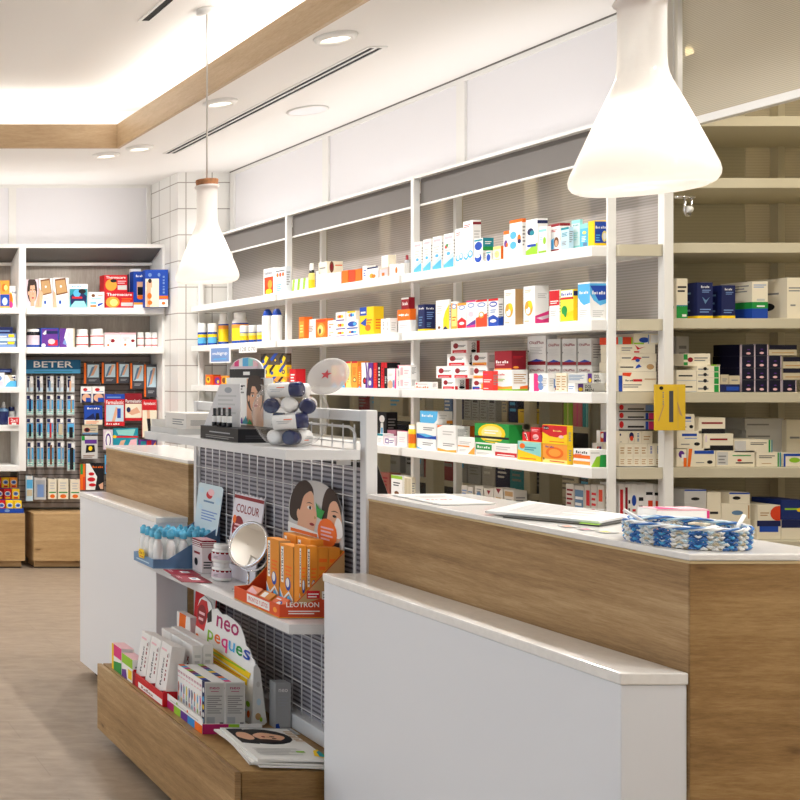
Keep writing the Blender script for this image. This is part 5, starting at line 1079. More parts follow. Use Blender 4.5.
for r, (yt, yb) in enumerate(((456.2,0),(443.6,0))):
    for i in range(6):
        a = 619+i*7.15; 
        fbox((a, a+7, yt), D('', 'l .2 .2 .8 .8 3 l' if r == 0 or i < 4 else 'T .5 .5 .4 .6 B ~', 'C'), 'little cream box, %s from the wall side, %s row, %s' % (ORD[i], ['lower','upper'][r], TE) if 0 else 'little cream box, %s along, %s row, %s' % (ORD[i], ['lower','upper'][r], TE), z0, Yf=YE, d=.08, k='le%d%d' % (r,i), on='le0%d' % i if r else None, group='little cream boxes')
for i, (a, b, ds) in enumerate(((619,628.4,'e .15 .7 .08 .1 N;r .1 .1 .3 .15 G'),(628.6,634.6,'e .5 .6 .4 .3 N;e .5 .4 .3 .2 u'),(634.8,641.4,'T .5 .5 .4 .7 a ~'),(641.6,652.6,'l .2 .3 .8 .7 2 l'))):
    fbox((a, b, 431), D('', ds, 'C'), '%s cream box, %s along, third row, %s' % (['dotted','navy-marked','blue-lettered','plain'][i], ORD[i], TE), None, Yf=YE, d=.08, on='le1%d' % i if i < 3 else 'le14', k='lf%d' % i)
TE = 'behind the envelope edge'
stackE(KEY['lf3'], [
 ((618.6,655,420.4), D('', 'e .08 .6 .06 .34 R;l .25 .3 .7 .7 1 K;r .74 .1 .82 .9 B;r .83 .1 .98 .9 p;r 0 0 1 .14 d', 'g'), 'flat grey tube box, lowest of three'),
 ((618.6,655,412.2), D('', 'e .08 .6 .06 .34 R;l .25 .3 .7 .7 1 K;r .74 .1 .82 .9 B;r .83 .1 .98 .9 p;r 0 0 1 .14 d', 'g'), 'flat grey tube box, middle of three'),
 ((618.6,655,404.2), D('', 'e .08 .6 .06 .34 R;l .25 .3 .7 .7 1 K;r .74 .1 .98 .9 L;r 0 0 1 .14 d', 'g'), 'flat grey tube box, topmost of three'),
], TE, YE, .085)
TE = 'bottom of the end frame'
for i, (a, b, ds) in enumerate(((619,624.4,'r .2 .1 .8 .9 R'),(624.6,631,'r .1 .05 .5 .95 r;l .6 .2 .9 .8 4 K'),(631.2,637,'e .5 .7 .4 .1 B;l .2 .2 .8 .6 4 R'),(637.2,645,'l .2 .55 .8 .85 2 K;r .1 .1 .9 .4 q'),(645.2,653.6,'l .1 .8 .9 .92 1 K;r .35 .1 .9 .7 u'),(653.8,662.4,'l .1 .8 .9 .92 1 K;r .2 .1 .8 .7 u'))):
    fbox((a, b, 484+(i % 2)*.6), D('', ds, 'W'), 'white and red upright box, %s along, %s' % (ORD[i], TE), SH[4]+.003, Yf=YE, d=.09, group='upright boxes at the bottom of the end frame')

# ================================================================ backroom storage seen through the passage
YN = 4.085
def nrow(z, where, items, Yf=YN, d=.12):
    for it in items:
        o = dict(d=d, Yf=Yf); o.update(it[3] if len(it) > 3 else {})
        fbox(it[0], it[1], it[2]+', '+where, z, **o)
TS = 'second storage shelf'
z = SH[1]+.007
nrow(z, TS, [
 ((676.5,687.6,278.4), D('l .1 .1 .9 .4 2 E', 'r 0 0 1 .3 E;l .1 .66 .9 .86 2 K;r .5 .04 .9 .1 W;r 0 .3 1 .33 T', 'C'), 'cream and dark green carton beside the tall post'),
 ((697.4,713,282.4), D('r 0 0 1 .07 Y;l .2 .2 .8 .8 5 a', 'r 0 0 1 .07 Y;t .5 .88 .55 .08 W ~;l .3 .72 .85 .82 2 L;p a .3 .6 .5 .4 .8 .6 .55 .5;l .15 .16 .85 .3 2 L', 'N'), 'navy carton with yellow base, nearer the post', dict(d=.14)),
 ((721.6,735.4,285.2), D('r 0 0 1 .08 Y;l .2 .2 .8 .8 5 a', 'r 0 0 1 .08 Y;t .5 .88 .55 .08 W ~;l .3 .72 .85 .82 2 L;l .15 .16 .85 .3 2 L', 'N'), 'navy carton with yellow base, second of two', dict(d=.12)),
 ((752,768,302), D('r 0 0 1 .6 B;r 0 .6 1 1 E', 'r 0 0 1 .6 B;r 0 .6 1 1 E;l .3 .7 .8 .9 1 W', 'B'), 'blue and green box under a cream one', dict(k='bg', d=.13)),
 ((752,768,281.4), D('l .1 .5 .9 .9 3 G', 'l .1 .7 .9 .9 2 L;r .3 .05 .8 .15 g', 'C'), 'cream box on the blue and green one', dict(on='bg', d=.13)),
 ((787,804,277.6), D('e .5 .3 .2 .1 K;l .2 .6 .8 .7 1 G', 'l .1 .66 .9 .8 2 G;r .2 .3 .5 .34 G', 'C'), 'big cream carton with small dark logo', dict(d=.16)),
])
TS = 'third storage shelf'
z = SH[2]+.001
gE = 'l .05 .3 .6 .8 2 G;r .75 .0 .9 .4 E'
def stackN(z0, xs, tops, des, desc, where, d=.1, Yf=YN, base='C', group=None, first=0):
    prev = None
    for j, yt in enumerate(tops):
        key = 'N%s%s%s' % (where, xs[0], j); x = xs if not isinstance(xs[0], tuple) else xs[j]
        fbox((x[0], x[1], yt), D(BL, des, base), '%s, %s level, %s' % (desc, ['lowest','second','third','fourth','fifth'][j+first], where), z0, Yf=Yf, d=d, k=key, on=prev, group=group); prev = key
stackN(z, (697,720), [384,377.6,371.6,366], 'l .05 .3 .5 .8 1 G;r .75 0 .95 .9 E;e .35 .5 .08 .3 K', 'white box with green ends beside the tall post', TS, group='green-ended boxes')
stackN(z, (676.6,696.6), [381,370], 'l .1 .4 .8 .7 1 K;r 0 0 1 .08 g', 'cream box with dark title by the tall post', TS, group='cream boxes by the tall post')
fbox((683.6,710.4,353.6), D('', 'r 0 .5 .15 .95 E;e .25 .5 .1 .2 r;l .4 .4 .9 .8 2 G;r 0 .05 .15 .3 E', 'C'), 'cream box with two green corners high in the stack, '+TS, None, on='N%s%s%s' % (TS, 697, 3), d=.1)
fbox((676.4,689,336.4), D('', 'l .2 .4 .8 .9 4 G', 'g'), 'tall pale carton behind the cream stacks, '+TS, z, Yf=4.22, d=.08)
nrow(z, TS, [
 ((720.6,740,384.4), D('', 'r .3 .2 .95 .7 B', 'N'), 'low navy box under small beige ones', dict(k='nb')),
 ((729.4,740,375.6), D('', 'l .2 .4 .8 .7 1 G', 'D'), 'small beige box on the low navy box, nearer', dict(on='nb', k='nb2')),
 ((720.8,728.8,374.6), D('', 'l .2 .3 .8 .7 2 G', 'D'), 'small beige box on the low navy box, farther', dict(on='nb', k='nb3')),
 ((711,720.4,364.6), D('', 'r 0 0 .6 1 e;l .65 .2 .95 .8 2 G', 'D'), 'small lime and beige box', dict(on='N%s%s%s' % (TS, 697, 3))),
])
pb = 'e .5 .22 .18 .1 q;r .94 0 1 1 x;r 0 .96 1 1 d;e .5 .55 .12 .04 P'
for c, (a, b, tops) in enumerate(((742,755,(379.8,368,356,344.6)),(755.6,768,(379.8,368,355.6,344)),(769,781.4,(379.8,368,355.4)),(783,796.4,(379.8,)))):
    prev = None
    for j, yt in enumerate(tops):
        key = 'pb%d%d' % (c, j); fbox((a, b, yt), D('r .9 0 1 1 x', pb, 'V'), 'black-purple box, %s column from the beige boxes, %s level, %s' % (ORD[c], ['lowest','second','third','top'][j], TS), z, d=.09, k=key, on=prev, group='black-purple boxes'); prev = key
prev = None
for j, yt in enumerate((368,356.4,344.6)):
    key = 'pl%d' % j; fbox((731.4+(j==2)*.6, 741.2, yt), D('', pb, 'V'), 'black-purple box behind the small beige boxes, %s level, %s' % (['lowest','middle','top'][j], TS), z if j else z, Yf=4.2, d=.08, k=key, on=prev, group='black-purple boxes at the back'); prev = key
fbox((769,797,345), D('', 'r 0 .55 1 1 V;l .1 .2 .9 .4 1 l', 'D'), 'beige and black box lying across the top of the dark columns, '+TS, None, on='pb22', d=.09)
for j, (yt) in enumerate((368.4,357)):
    fbox((783,806,yt), D('', 'r 0 .6 1 1 V;l .1 .2 .9 .4 1 l', 'D'), 'beige and black box lying, %s of two, %s' % (['lower','upper'][j], TS), None, on='pb30' if j == 0 else 'lb0', k='lb%d' % j, d=.09)
TS = 'fourth storage shelf'
z = SH[3]+.001
bt = 'r .2 .7 .8 .85 B;l .3 .55 .8 .66 1 L;e .8 .25 .12 .1 K;l .15 .2 .5 .34 1 G'
nrow(z, TS, [
 ((687.4,715.4,448.4), D('', 'p O 0 0 .1 0 .18 .98 .05 .98;r .25 .7 .95 .88 B;e .8 .25 .1 .1 K;l .3 .2 .6 .3 1 G', 'C'), 'cream box with blue title and orange edge', dict(k='h1')),
 ((676.6,686.6,449), D('', 'e .5 .7 .3 .2 P;r .5 .3 1 .7 W;r .7 0 1 .5 O', 'C'), 'small purple and orange box beside the tall post', dict(k='h0')),
 ((677,702,431), D('', bt, 'C'), 'cream box with blue title, second level', dict(on='h1', k='h2')),
 ((678,694.6,414), D('', bt, 'C'), 'cream box with blue title, third level', dict(on='h2')),
 ((716.4,754.8,450.6), D('', 'r .02 .1 .3 .9 g;l .05 .2 .25 .8 3 G;l .42 .66 .9 .8 1 E;e .6 .4 .06 .08 R;l .5 .2 .95 .35 1 K', 'C'), 'wide cream box with green leaf title', dict(k='h3')),
 ((704,733.4,433.6), D('', 'r .2 0 1 .3 K;l .2 .6 .8 .85 1 r;r .04 .5 .1 .9 x', 'C'), 'cream box with black base, second level', dict(on='h3', k='h4')),
 ((699,725.4,417.6), D('', 'r .1 0 1 .3 K;l .1 .6 .9 .85 1 r', 'C'), 'cream box with black base, third level', dict(on='h4')),
 ((756.6,781,452.4), D('', 'l .1 .6 .75 .85 2 K;r .86 0 .92 1 E;r .94 0 1 1 T;l .2 .2 .6 .3 1 l', 'C'), 'cream box with green end stripes, lower', dict(k='h5')),
 ((734.6,772.4,439.8), D('', 'r 0 .1 .3 .9 g;l .42 .6 .85 .85 2 K;r .9 0 .95 1 E;r .97 0 1 1 T', 'C'), 'cream box with green end stripes, upper', dict(on='h5')),
 ((783.6,802,453.6), D('', 'r 0 .8 1 1 B;r 0 0 .1 1 B;e .6 .5 .3 .2 e', 'C'), 'cream and blue box with lime oval', {}),
])
for j, (yt, xx) in enumerate(((442,(747,786)),(430,(746,786)),(418.6,(745,785)))):
    fbox((xx[0], xx[1], yt), D('', 'l .05 .4 .6 .7 1 G;r .98 0 1 1 l', 'g'), 'large flat pale box at the back, %s level, %s' % (['lowest','middle','top'][j], TS), z, Yf=4.25, d=.12, k='lp%d' % j, on='lp%d' % (j-1) if j else None)
for j, yt in enumerate((442,431,420)):
    fbox((786.6,803,yt), D('', 'r .85 0 1 1 B' if j != 1 else 'l .2 .3 .8 .7 1 G', 'C'), 'cream box at the back edge, %s level, %s' % (['lowest','middle','top'][j], TS), z, Yf=4.23, d=.1, k='lq%d' % j, on='lq%d' % (j-1) if j else None)
TS = 'lowest storage shelf'
z = SH[4]+.001
nrow(z, TS, [
 ((676.4,683.6,520), D('', '', 'g'), 'pale box beside the tall post', dict(k='q0')),
 ((684.4,706,521), D('', 'l .2 .4 .8 .6 1 G', 'g'), 'pale grey box behind the tissue box', dict(k='q1')),
 ((707,721,519.6), D('', 'e .5 .3 .2 .1 K', 'g'), 'pale box beside the flapped carton', dict(k='q2')),
 ((721.6,750.6,520.4), D('', 'e .7 .5 .14 .12 a', 'C'), 'cream carton under the flapped one', dict(k='q3')),
 ((721.6,750.4,503.6), D('', 'e .55 .45 .2 .14 a;r .92 .1 .97 .9 l', 'C'), 'cream carton with small blue logo, second level', dict(on='q3', k='q4')),
 ((684.6,706,503), D('', '', 'g'), 'pale grey box, second level behind the tissue box', dict(on='q1', k='q5')),
 ((684.4,706.4,489.6), D('', 'e .5 .3 .2 .12 K;r 0 .9 1 1 B', 'g'), 'pale grey box with blue lid edge', dict(on='q5')),
 ((707,721,492.4), D('', 'l .2 .2 .8 .4 1 K', 'C'), 'cream box beside the blue-lidded carton', dict(on='q2', k='q6')),
 ((729.4,750,492.6), D('', 'r 0 .86 1 1 B;e .35 .5 .2 .16 K', 'C'), 'cream carton with blue lid', dict(on='q4')),
 ((757,780.8,520.6), D('', 'r .1 .4 .9 .9 B;r 0 .7 1 1 N;r .15 .1 .85 .4 C', 'C'), 'navy-banded cream carton', dict(k='q7')),
 ((758,780.4,505), D('', 'e .95 .45 .4 .5 u;l .1 .3 .5 .6 2 l', 'C'), 'cream box with large orange disc', dict(on='q7')),
 ((781.4,804,520), D('', 'r 0 .6 1 1 N', 'C'), 'cream box under the big navy one', dict(k='q8')),
 ((781.4,804,500), D('e .4 .5 .3 .2 O', 'l .15 .5 .8 .7 1 e;e .8 .5 .12 .1 Y', (22,44,110)), 'big navy box at the edge of the passage view', dict(on='q8')),
])
# yellow envelope on the passage post
Ye = 3.985
m = MB(); x0, x1 = aY(655.2,Ye), aY(685.4,Ye); z0, z1 = zz(430.4,Ye), zz(384.4,Ye)
m.box(x0, x1, Ye, Ye+.006, z0, z1, (226,186,52)); draw(m, Fr((x0,Ye,z0), U_Y, V_Z, x1-x0, z1-z0), 'r .46 .18 .6 .86 (0,0,0)'.replace('(0,0,0)','d')+';e .2 .92 .07 .04 K;T .26 .7 .06 .3 G ~;p l .08 .2 .12 .2 .3 .55 .28 .58;p l .9 .3 .8 .35 .72 .6 .74 .62;r .74 .06 .75 .94 l')
tag(m.build('hanging_envelope', 'card'), 'yellow envelope with a dark vertical window taped to the passage post', 'envelope')
# hook fitting under the top of the passage
Yh = 4.035
t = thing('door_catch', 'small chrome rail fitting with a rounded catch near the top of the passage post', 'fitting', (aY(688,Yh), Yh, zz(208,Yh)))
m = MB(); m.tube([(XP+.006,Yh,zz(197,Yh)),(aY(694,Yh),Yh,zz(197,Yh))], .006, 'S', 8); m.build('rail', 'chrome', t)
m = MB(); xx = aY(688,Yh); m.tube([(xx-.012,Yh,zz(198,Yh)),(xx-.014,Yh,zz(211,Yh)),(xx-.006,Yh,zz(215.5,Yh)),(xx+.008,Yh,zz(215.5,Yh)),(xx+.016,Yh,zz(211,Yh)),(xx+.014,Yh,zz(198,Yh))], .0045, 'S', 8); m.build('catch', 'chrome', t)
m = MB(); m.tube([(xx-.008,Yh,zz(209.5,Yh)),(xx+.01,Yh,zz(209.5,Yh))], .014, 'W', 10); m.build('roller', 'shelf', t)
# ================================================================ goods on the mesh display stand
NX = V3((-1,0,0))
def plate(m, fr, uv, th, c, c2=None):
    f = [fr.p(u, v, 0) for u, v in uv]; b = [p-fr.N*th for p in f]; n = len(f)
    m.face(f, c); m.face(b[::-1], c2 or c)
    for i in range(n): m.face([f[i], b[i], b[(i+1) % n], f[(i+1) % n]], c2 or c)
def xfr(X, Y0, Y1, z0, z1): return Fr((X, Y0, z0), U_X, V_Z, Y0-Y1, z1-z0)
def xfr_lean(X0, X1, Y0, Y1, z0, z1):
    V = V3((X1-X0, 0, z1-z0)); h = V.length; V.normalize(); return Fr((X0, Y0, z0), U_X, V, Y0-Y1, h)
ZS1, ZS2, ZS3 = 1.2945, .7625, .3205
# --- top shelf: pale open carton
t = thing('display_carton', 'pale open-fronted carton with grey print at the far end of the top shelf', 'box', (1.8, 3.93, ZS1))
m = MB(); m.box(1.70,1.90,3.84,4.09,ZS1,ZS1+.004,'g'); m.box(1.70,1.703,3.84,4.09,ZS1+.004,ZS1+.022,'g'); m.box(1.703,1.9,3.84,3.843,ZS1+.004,ZS1+.022,'g'); m.box(1.703,1.9,4.087,4.09,ZS1+.004,ZS1+.05,'g'); m.build('tray', 'card', t)
m = MB(); carton(m, 1.735, 1.9, 3.845, 4.03, ZS1+.005, zz(413,3.9), 'l .35 .4 .9 .75 3 G', 'l .1 .4 .8 .7 3 G', (232,226,218)); m.build('inner_box', 'card', t)
# --- makeup display
Y0, Y1 = aX(200.5,1.70), aX(238,1.70); zt = ZS1+.046
t = thing('makeup_display', 'black-based makeup display with a portrait header and rainbow dome', 'display', (1.73, (Y0+Y1)/2, ZS1))
m = MB(); m.box(1.70,1.868,Y1,Y0,ZS1,zt,'K'); draw(m, xfr(1.70,Y0,Y1,ZS1,zt), 'l .25 .55 .8 .75 1 S;l .15 .15 .9 .42 2 G'); draw(m, Fr((1.70,Y1,ZS1),U_Y,V_Z,.168,.046), 'l .15 .3 .8 .6 2 d'); m.build('base', 'card', t)
Ya, Yb = aX(227,1.862), aX(275,1.862)
fr = xfr(1.862, Ya, min(Yb,9), zt+.0005, zz(357,3.55)); m = MB()
dome = [(.55+.42*math.cos(a*math.pi/14), .83+.17*math.sin(a*math.pi/14)) for a in range(15)]
dome = [((u-.55)*.8+.42, v) for u, v in dome]
plate(m, fr, [(.06,0),(1,0),(.94,.70),(.80,.70),(.80,.83)]+dome+[(.08,.83),(.08,.70),(-.02,.70)], .004, 'W')
draw(m, fr, 'r .06 .70 .80 .83 K;r .36 .74 .5 .79 W;l .08 .42 .40 .62 4 G;l .1 .25 .3 .35 2 g;l .1 .56 .36 .6 1 K;p F .44 0 .78 0 .78 .69 .44 .69;w .62 .42 .44 .62 H F;p H .72 .45 .79 .45 .79 .69 .55 .69;p T .36 .02 .5 .02 .44 .14;p P .3 .02 .38 .02 .36 .12;p E .48 .02 .58 .02 .52 .1')
draw(m, fr, 'p q .10 .84 .2 .84 .2 .93;p p .2 .84 .3 .84 .3 .975 .2 .93;p W .3 .84 .38 .84 .38 .99 .3 .975;p b .38 .84 .5 .84 .5 .995 .38 .99;p t .5 .84 .6 .84 .6 .96 .5 .995;p q .6 .84 .7 .84 .7 .9 .6 .96;p x .1 .84 .7 .84 .7 .87 .1 .87')
m.build('header_card', 'card', t)
fw = Fr((1.71, aX(204,1.71), zt+.0005), V3((.35,-.94,0)).normalized(), V_Z, .16, .15); m = MB(); plate(m, fw, [(0,0),(1,0),(1,1),(.45,1)], .003, (226,222,220)); draw(m, fw, 'l .4 .3 .9 .8 5 g;e .68 .86 .1 .07 S'); m.build('wing', 'card', t)
for i, p in enumerate((214.5, 219.4, 224.2, 229.6)):
    cyl('mascara_bottle', p, 5.2, 407.6+.5*(i == 0), zt+.0006, [(.95,0),(1,.02),(1,.22),(1,.5),(1,.56),(.9,.58),(.55,.62),(.6,.96),(.5,1)], ['K','K','W','W','K','K','K',['K','K','r','R'][i]], 'little black makeup bottle with white label, %s along the black display base' % ORD[i], 'bottle', Xc=1.722, n=12, group='makeup bottles')
# --- fishbowl of tubes
cx = 1.797; cy = aX(290, cx); zb = ZS1+.001
t = thing('fishbowl', 'clear round bowl full of white and navy tubes, lid propped open', 'bowl', (cx, cy, zb))
prof = [(.001,.002),(.055,.002),(.072,.012),(.092,.035),(.106,.066),(.111,.1),(.106,.135),(.094,.165),(.082,.182),(.082,.192),(.086,.196)]
m = MB(); m.lathe(prof, (cx,cy,zb), 'W', 40, close=False); m.build('bowl', 'clear', t)
ax = V3((-.78,-.42,.46)).normalized(); q = ax.to_track_quat('Z', 'Y').to_matrix(); lc = V3((cx+.100, cy-.034, zb+.226))
m = MB(); m.lathe([(.001,-.004),(.055,-.004),(.063,-.01),(.066,-.006),(.064,.0),(.054,.003),(.001,.004)], lc, 'W', 32, axis=q, close=False)
lid = m.build('lid', 'frost', t)
fr = Fr(lc+ax*.0062-(q@V3((.022,.022,0))), q@V3((1,0,0)), q@V3((0,1,0)), .044, .044); m = MB()
st = [(.5+(.42 if k % 2 == 0 else .17)*math.cos(k*math.pi/5+.3), .5+(.42 if k % 2 == 0 else .17)*math.sin(k*math.pi/5+.3)) for k in range(10)]
m.face([fr.p(u,v,1) for u, v in st], (190,70,76)); m.build('star_mark', 'card', lid)
for L, (z, offs, az, tl) in enumerate(((.0275,(-.0255,.0255),.5,0),(.079,(-.051,0,.051),-.5,.10),(.131,(-.051,0,.051),1.0,-.08),(.180,(-.036,.016),-.85,.06))):
    for j, of in enumerate(offs):
        fl = 1 if (j+L) % 2 else -1
        d = V3((math.cos(az), math.sin(az), tl*fl)).normalized()*fl; s_ = V3((-math.sin(az), math.cos(az), 0))
        c0 = V3((cx,cy,zb+z))+s_*of-d*.052
        m = MB(); q = d.to_track_quat('Z','Y').to_matrix()
        m.lathe([(.015,0),(.0235,.005),(.024,.05),(.0236,.068),(.0242,.0685),(.024,.098),(.019,.103)], c0, ['W','W','W','N','N','N'], 16, axis=q)
        for a0 in range(0, 12, 3):
            an = a0*math.pi/6; nn = q@V3((math.cos(an), math.sin(an), 0)); vv = q@V3((-math.sin(an), math.cos(an), 0))
            f2 = Fr(c0+nn*.0246-vv*.01+d*.008, vv, d, .02, .052); draw(m, f2, 'r .3 .1 .38 .9 S;r .5 .2 .56 .8 g;r .65 .15 .72 .7 S;r .02 .5 .16 .95 O')
        o = m.build('cream_tube', 'gloss'); tag(o, 'white cream tube with navy cap in the clear bowl, %s layer, %s across' % (['bottom','second','third','top'][L], ORD[j]), 'tube', 'cream tubes in the bowl')

# --- middle shelf: blue tray of bottles
tx0, tx1, ty0, ty1 = 1.643, 1.906, 3.93, 4.12; z0 = ZS2+.0008
t = thing('bottle_tray', 'dusty-blue cardboard tray of small white bottles with a pale header card', 'display', (1.78, 4.02, z0))
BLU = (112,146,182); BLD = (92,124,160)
m = MB(); m.box(tx0,tx1,ty0,ty1,z0,z0+.003,BLU)
m.box(tx0,tx0+.003,ty0,ty1,z0+.003,z0+.036,BLU)
for y in (ty0, ty1-.003):
    pts = [(tx0+.003,z0+.003),(tx1,z0+.003),(tx1,z0+.165),(tx0+.06,z0+.036),(tx0+.003,z0+.036)]
    a = [(x,y,z) for x, z in pts]; b = [(x,y+.003,z) for x, z in pts]
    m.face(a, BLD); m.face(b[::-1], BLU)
    for i in range(5): m.face([a[i], b[i], b[(i+1) % 5], a[(i+1) % 5]], BLU)
m.box(tx1-.003,tx1,ty0+.003,ty1-.003,z0+.003,z0+.165,BLU)
draw(m, Fr((tx0,ty0,z0),U_Y,V_Z,tx1-tx0,.165), 'e .66 .36 .05 .09 r;e .72 .46 .04 .08 (0,0,0)'.replace('(0,0,0)','q'))
draw(m, xfr(tx0,ty1,ty0,z0,z0+.036), 'l .15 .3 .8 .6 1 s')
m.build('tray', 'card', t)
fr = xfr_lean(1.888, 1.904, aX(198,1.905), aX(224,1.905), z0+.13, zz(484.6,4.0)); m = MB()
plate(m, fr, [(0,0),(.9,0),(1,.96),(.93,1),(.12,1),(.05,.97)], .003, (206,222,228), 'N'); draw(m, fr, 'e .5 .78 .12 .08 R;e .56 .84 .12 .07 q;l .3 .62 .7 .7 1 a;l .25 .25 .85 .48 4 L;e .2 .85 .1 .06 s;e .85 .7 .1 .08 s;e .2 .5 .08 .06 s'); m.build('header_card', 'card', t)
for j in range(4):
    for i in range(5):
        x, y = tx0+.03+i*.05, ty0+.026+j*.0455
        if i == 0 and j in (1,): pass
        m = MB(); m.lathe([(.016,0),(.0178,.004),(.0178,.03),(.0178,.07),(.0172,.085),(.012,.1),(.0085,.108),(.0135,.11),(.0138,.134),(.009,.138),(.0075,.137),(.0075,.143),(.004,.145)], (x,y,z0+.0035), ['W','W','W','W','W','W','W',(96,190,226),(96,190,226),(96,190,226),(96,190,226),(96,190,226)], 14)
        o = m.build('baby_bottle', 'gloss'); tag(o, 'white bottle with sky-blue cap in the tray, %s from front, %s from near side' % (ORD[i], ORD[j]), 'bottle', 'bottles in the blue tray')
m = MB(); fr = Fr((tx0-.0045+.02, ty0+.06, z0+.02), V3((.3,-.95,0)).normalized(), V_Z, .05, .035); 
m = MB(); fr = xfr(tx0-.003, ty0+.135, ty0+.075, z0+.022, z0+.06); plate(m, fr, [(.1,0),(.9,.05),(1,.5),(.85,.95),(.5,1),(.1,.9),(0,.45)], .001, 'Y'); draw(m, fr, 't .5 .6 .7 .3 r 2x1;l .2 .15 .8 .35 1 R'); put('price_flash', m, 'yellow price flash on the front lip of the blue tray', 'sign', None)
# --- carton, jars, red leaflets
m = MB(); carton(m, 1.79, 1.845, 3.833, 3.913, ZS2+.0008, zz(539.5,3.86), 'r 0 .78 1 1 r;l 0 .8 1 .98 3 W;e .4 .3 .18 .12 K;l .2 .55 .8 .7 1 r', 'r 0 .78 1 1 r;l 0 .8 1 .98 3 W;e .7 .5 .3 .14 r;l .1 .15 .7 .4 3 K', (232,222,220), 'q')
put('supplement_carton', m, 'white carton with wine-red patterned top beside the stacked jars', 'box', None)
jx, jy = 1.806, aX(221.5,1.806)
for i in range(2):
    za = ZS2+.0008+i*.0665
    m = MB(); m.lathe([(.03,0),(.034,.003),(.034,.012),(.034,.033),(.034,.04),(.031,.046),(.025,.048),(.027,.05),(.027,.063),(.024,.066)], (jx,jy,za), ['W','W','x','r','W','W','W','W','W'], 26)
    for a in range(26):
        if a % 2: 
            an = 2*math.pi*a/26; n_ = V3((math.cos(an),math.sin(an),0)); v_ = V3((-math.sin(an),math.cos(an),0)); f2 = Fr(V3((jx,jy,za+.033))+n_*.0343-v_*.004, v_, V_Z, .008, .007); draw(m, f2, 'p W 0 0 1 0 .5 1')
    f2 = Fr(V3((jx,jy,za+.014))+V3((-.85,-.53,0))*.0346-V3((.53,-.85,0))*.012, V3((.53,-.85,0)), V_Z, .024, .016); draw(m, f2, 'l .1 .2 .9 .8 3 G')
    put('supplement_jar', m, '%s white jar with wine-red zigzag label on the middle shelf' % ['lower','upper'][i], 'jar', None, 'gloss')
for i, (ya, yb) in enumerate(((3.905,3.80),(3.792,3.66))):
    m = MB(); z0 = ZS2+.001+i*.0; U = V3((-.12,-1,0)).normalized(); Vv = V3((1,-.12,0)).normalized()
    m.obox((1.652+.02*(1-i), ya, z0), U, Vv, V3((0,0,1)), ya-yb-.004, .108, .0015, (150,30,48)); 
    for v in m.v: v.z += .002
    draw(m, Fr((1.652+.02*(1-i), ya, z0+.0022), U, Vv, ya-yb-.004, .108), 'r .35 .45 .68 .75 W;r .45 .52 .58 .66 a;l .1 .12 .5 .25 2 q')
    put('leaflet', m, 'wine-red leaflet with a white square, %s' % ['beside the blue tray','before the stacked jars'][i], 'leaflet', None)
# --- booklet
fr = xfr_lean(1.868, 1.908, aX(229.4,1.885), aX(258.4,1.885), ZS2+.001, zz(495,3.7)); m = MB()
zig = [(1-k/16, 1 if k % 2 == 0 else .975) for k in range(17)]
plate(m, fr, [(0,0),(1,0)]+zig, .004, (232,226,232))
draw(m, fr, 'r 0 .93 1 .97 r;t .5 .82 .78 .1 r COLOUR;e .24 .58 .2 .15 r;l .12 .52 .36 .66 3 q;e .1 .68 .06 .05 O;t .7 .58 .2 .1 B F;e .75 .55 .2 .06 L;e .1 .4 .04 .03 N;l .1 .15 .5 .35 3 G'); put('colour_booklet', m, 'white booklet with wine-red zigzag edge and title leaning on the mesh', 'booklet', None)
# --- round mirror
mc = V3((1.80, aX(248.3,1.80), 0)); mc.z = zz(544.5, mc.y); R_ = .083
ax = V3((-.90,-.27,.36)).normalized(); q = ax.to_track_quat('Z','Y').to_matrix()
t = thing('round_mirror', 'round chrome table mirror tilted on a hoop stand', 'mirror', (mc.x, mc.y, ZS2))
m = MB(); m.lathe([(.076,.002),(.001,.0025)], mc, 'S', 40, axis=q, close=False); m.build('mirror_glass', 'mirror', t)
m = MB(); m.lathe([(.001,-.008),(.078,-.008),(.084,-.003),(.084,.004),(.0765,.006),(.0755,.0015)], mc, 'S', 40, axis=q, close=False); m.build('rim', 'chrome', t)
m = MB(); hz = V3((-ax.y, ax.x, 0)).normalized(); pts = []
for k in range(13):
    a = math.pi+math.pi*k/12; pts.append(mc+hz*(.092*math.cos(a))+V3((0,0,1))*(.092*math.sin(a)))
m.tube(pts, .0035, 'S', 8); m.tube([mc-V3((0,0,.092)), (mc.x, mc.y, ZS2+.008)], .004, 'S', 8)
for s_ in (-1,1): m.tube([mc+hz*(.092*s_), mc+hz*(.082*s_)], .005, 'S', 8)
m.build('hoop', 'chrome', t)
m = MB(); m.lathe([(.052,.001),(.052,.006),(.03,.01),(.006,.013)], (mc.x, mc.y, ZS2), 'S', 32); m.build('base', 'chrome', t)
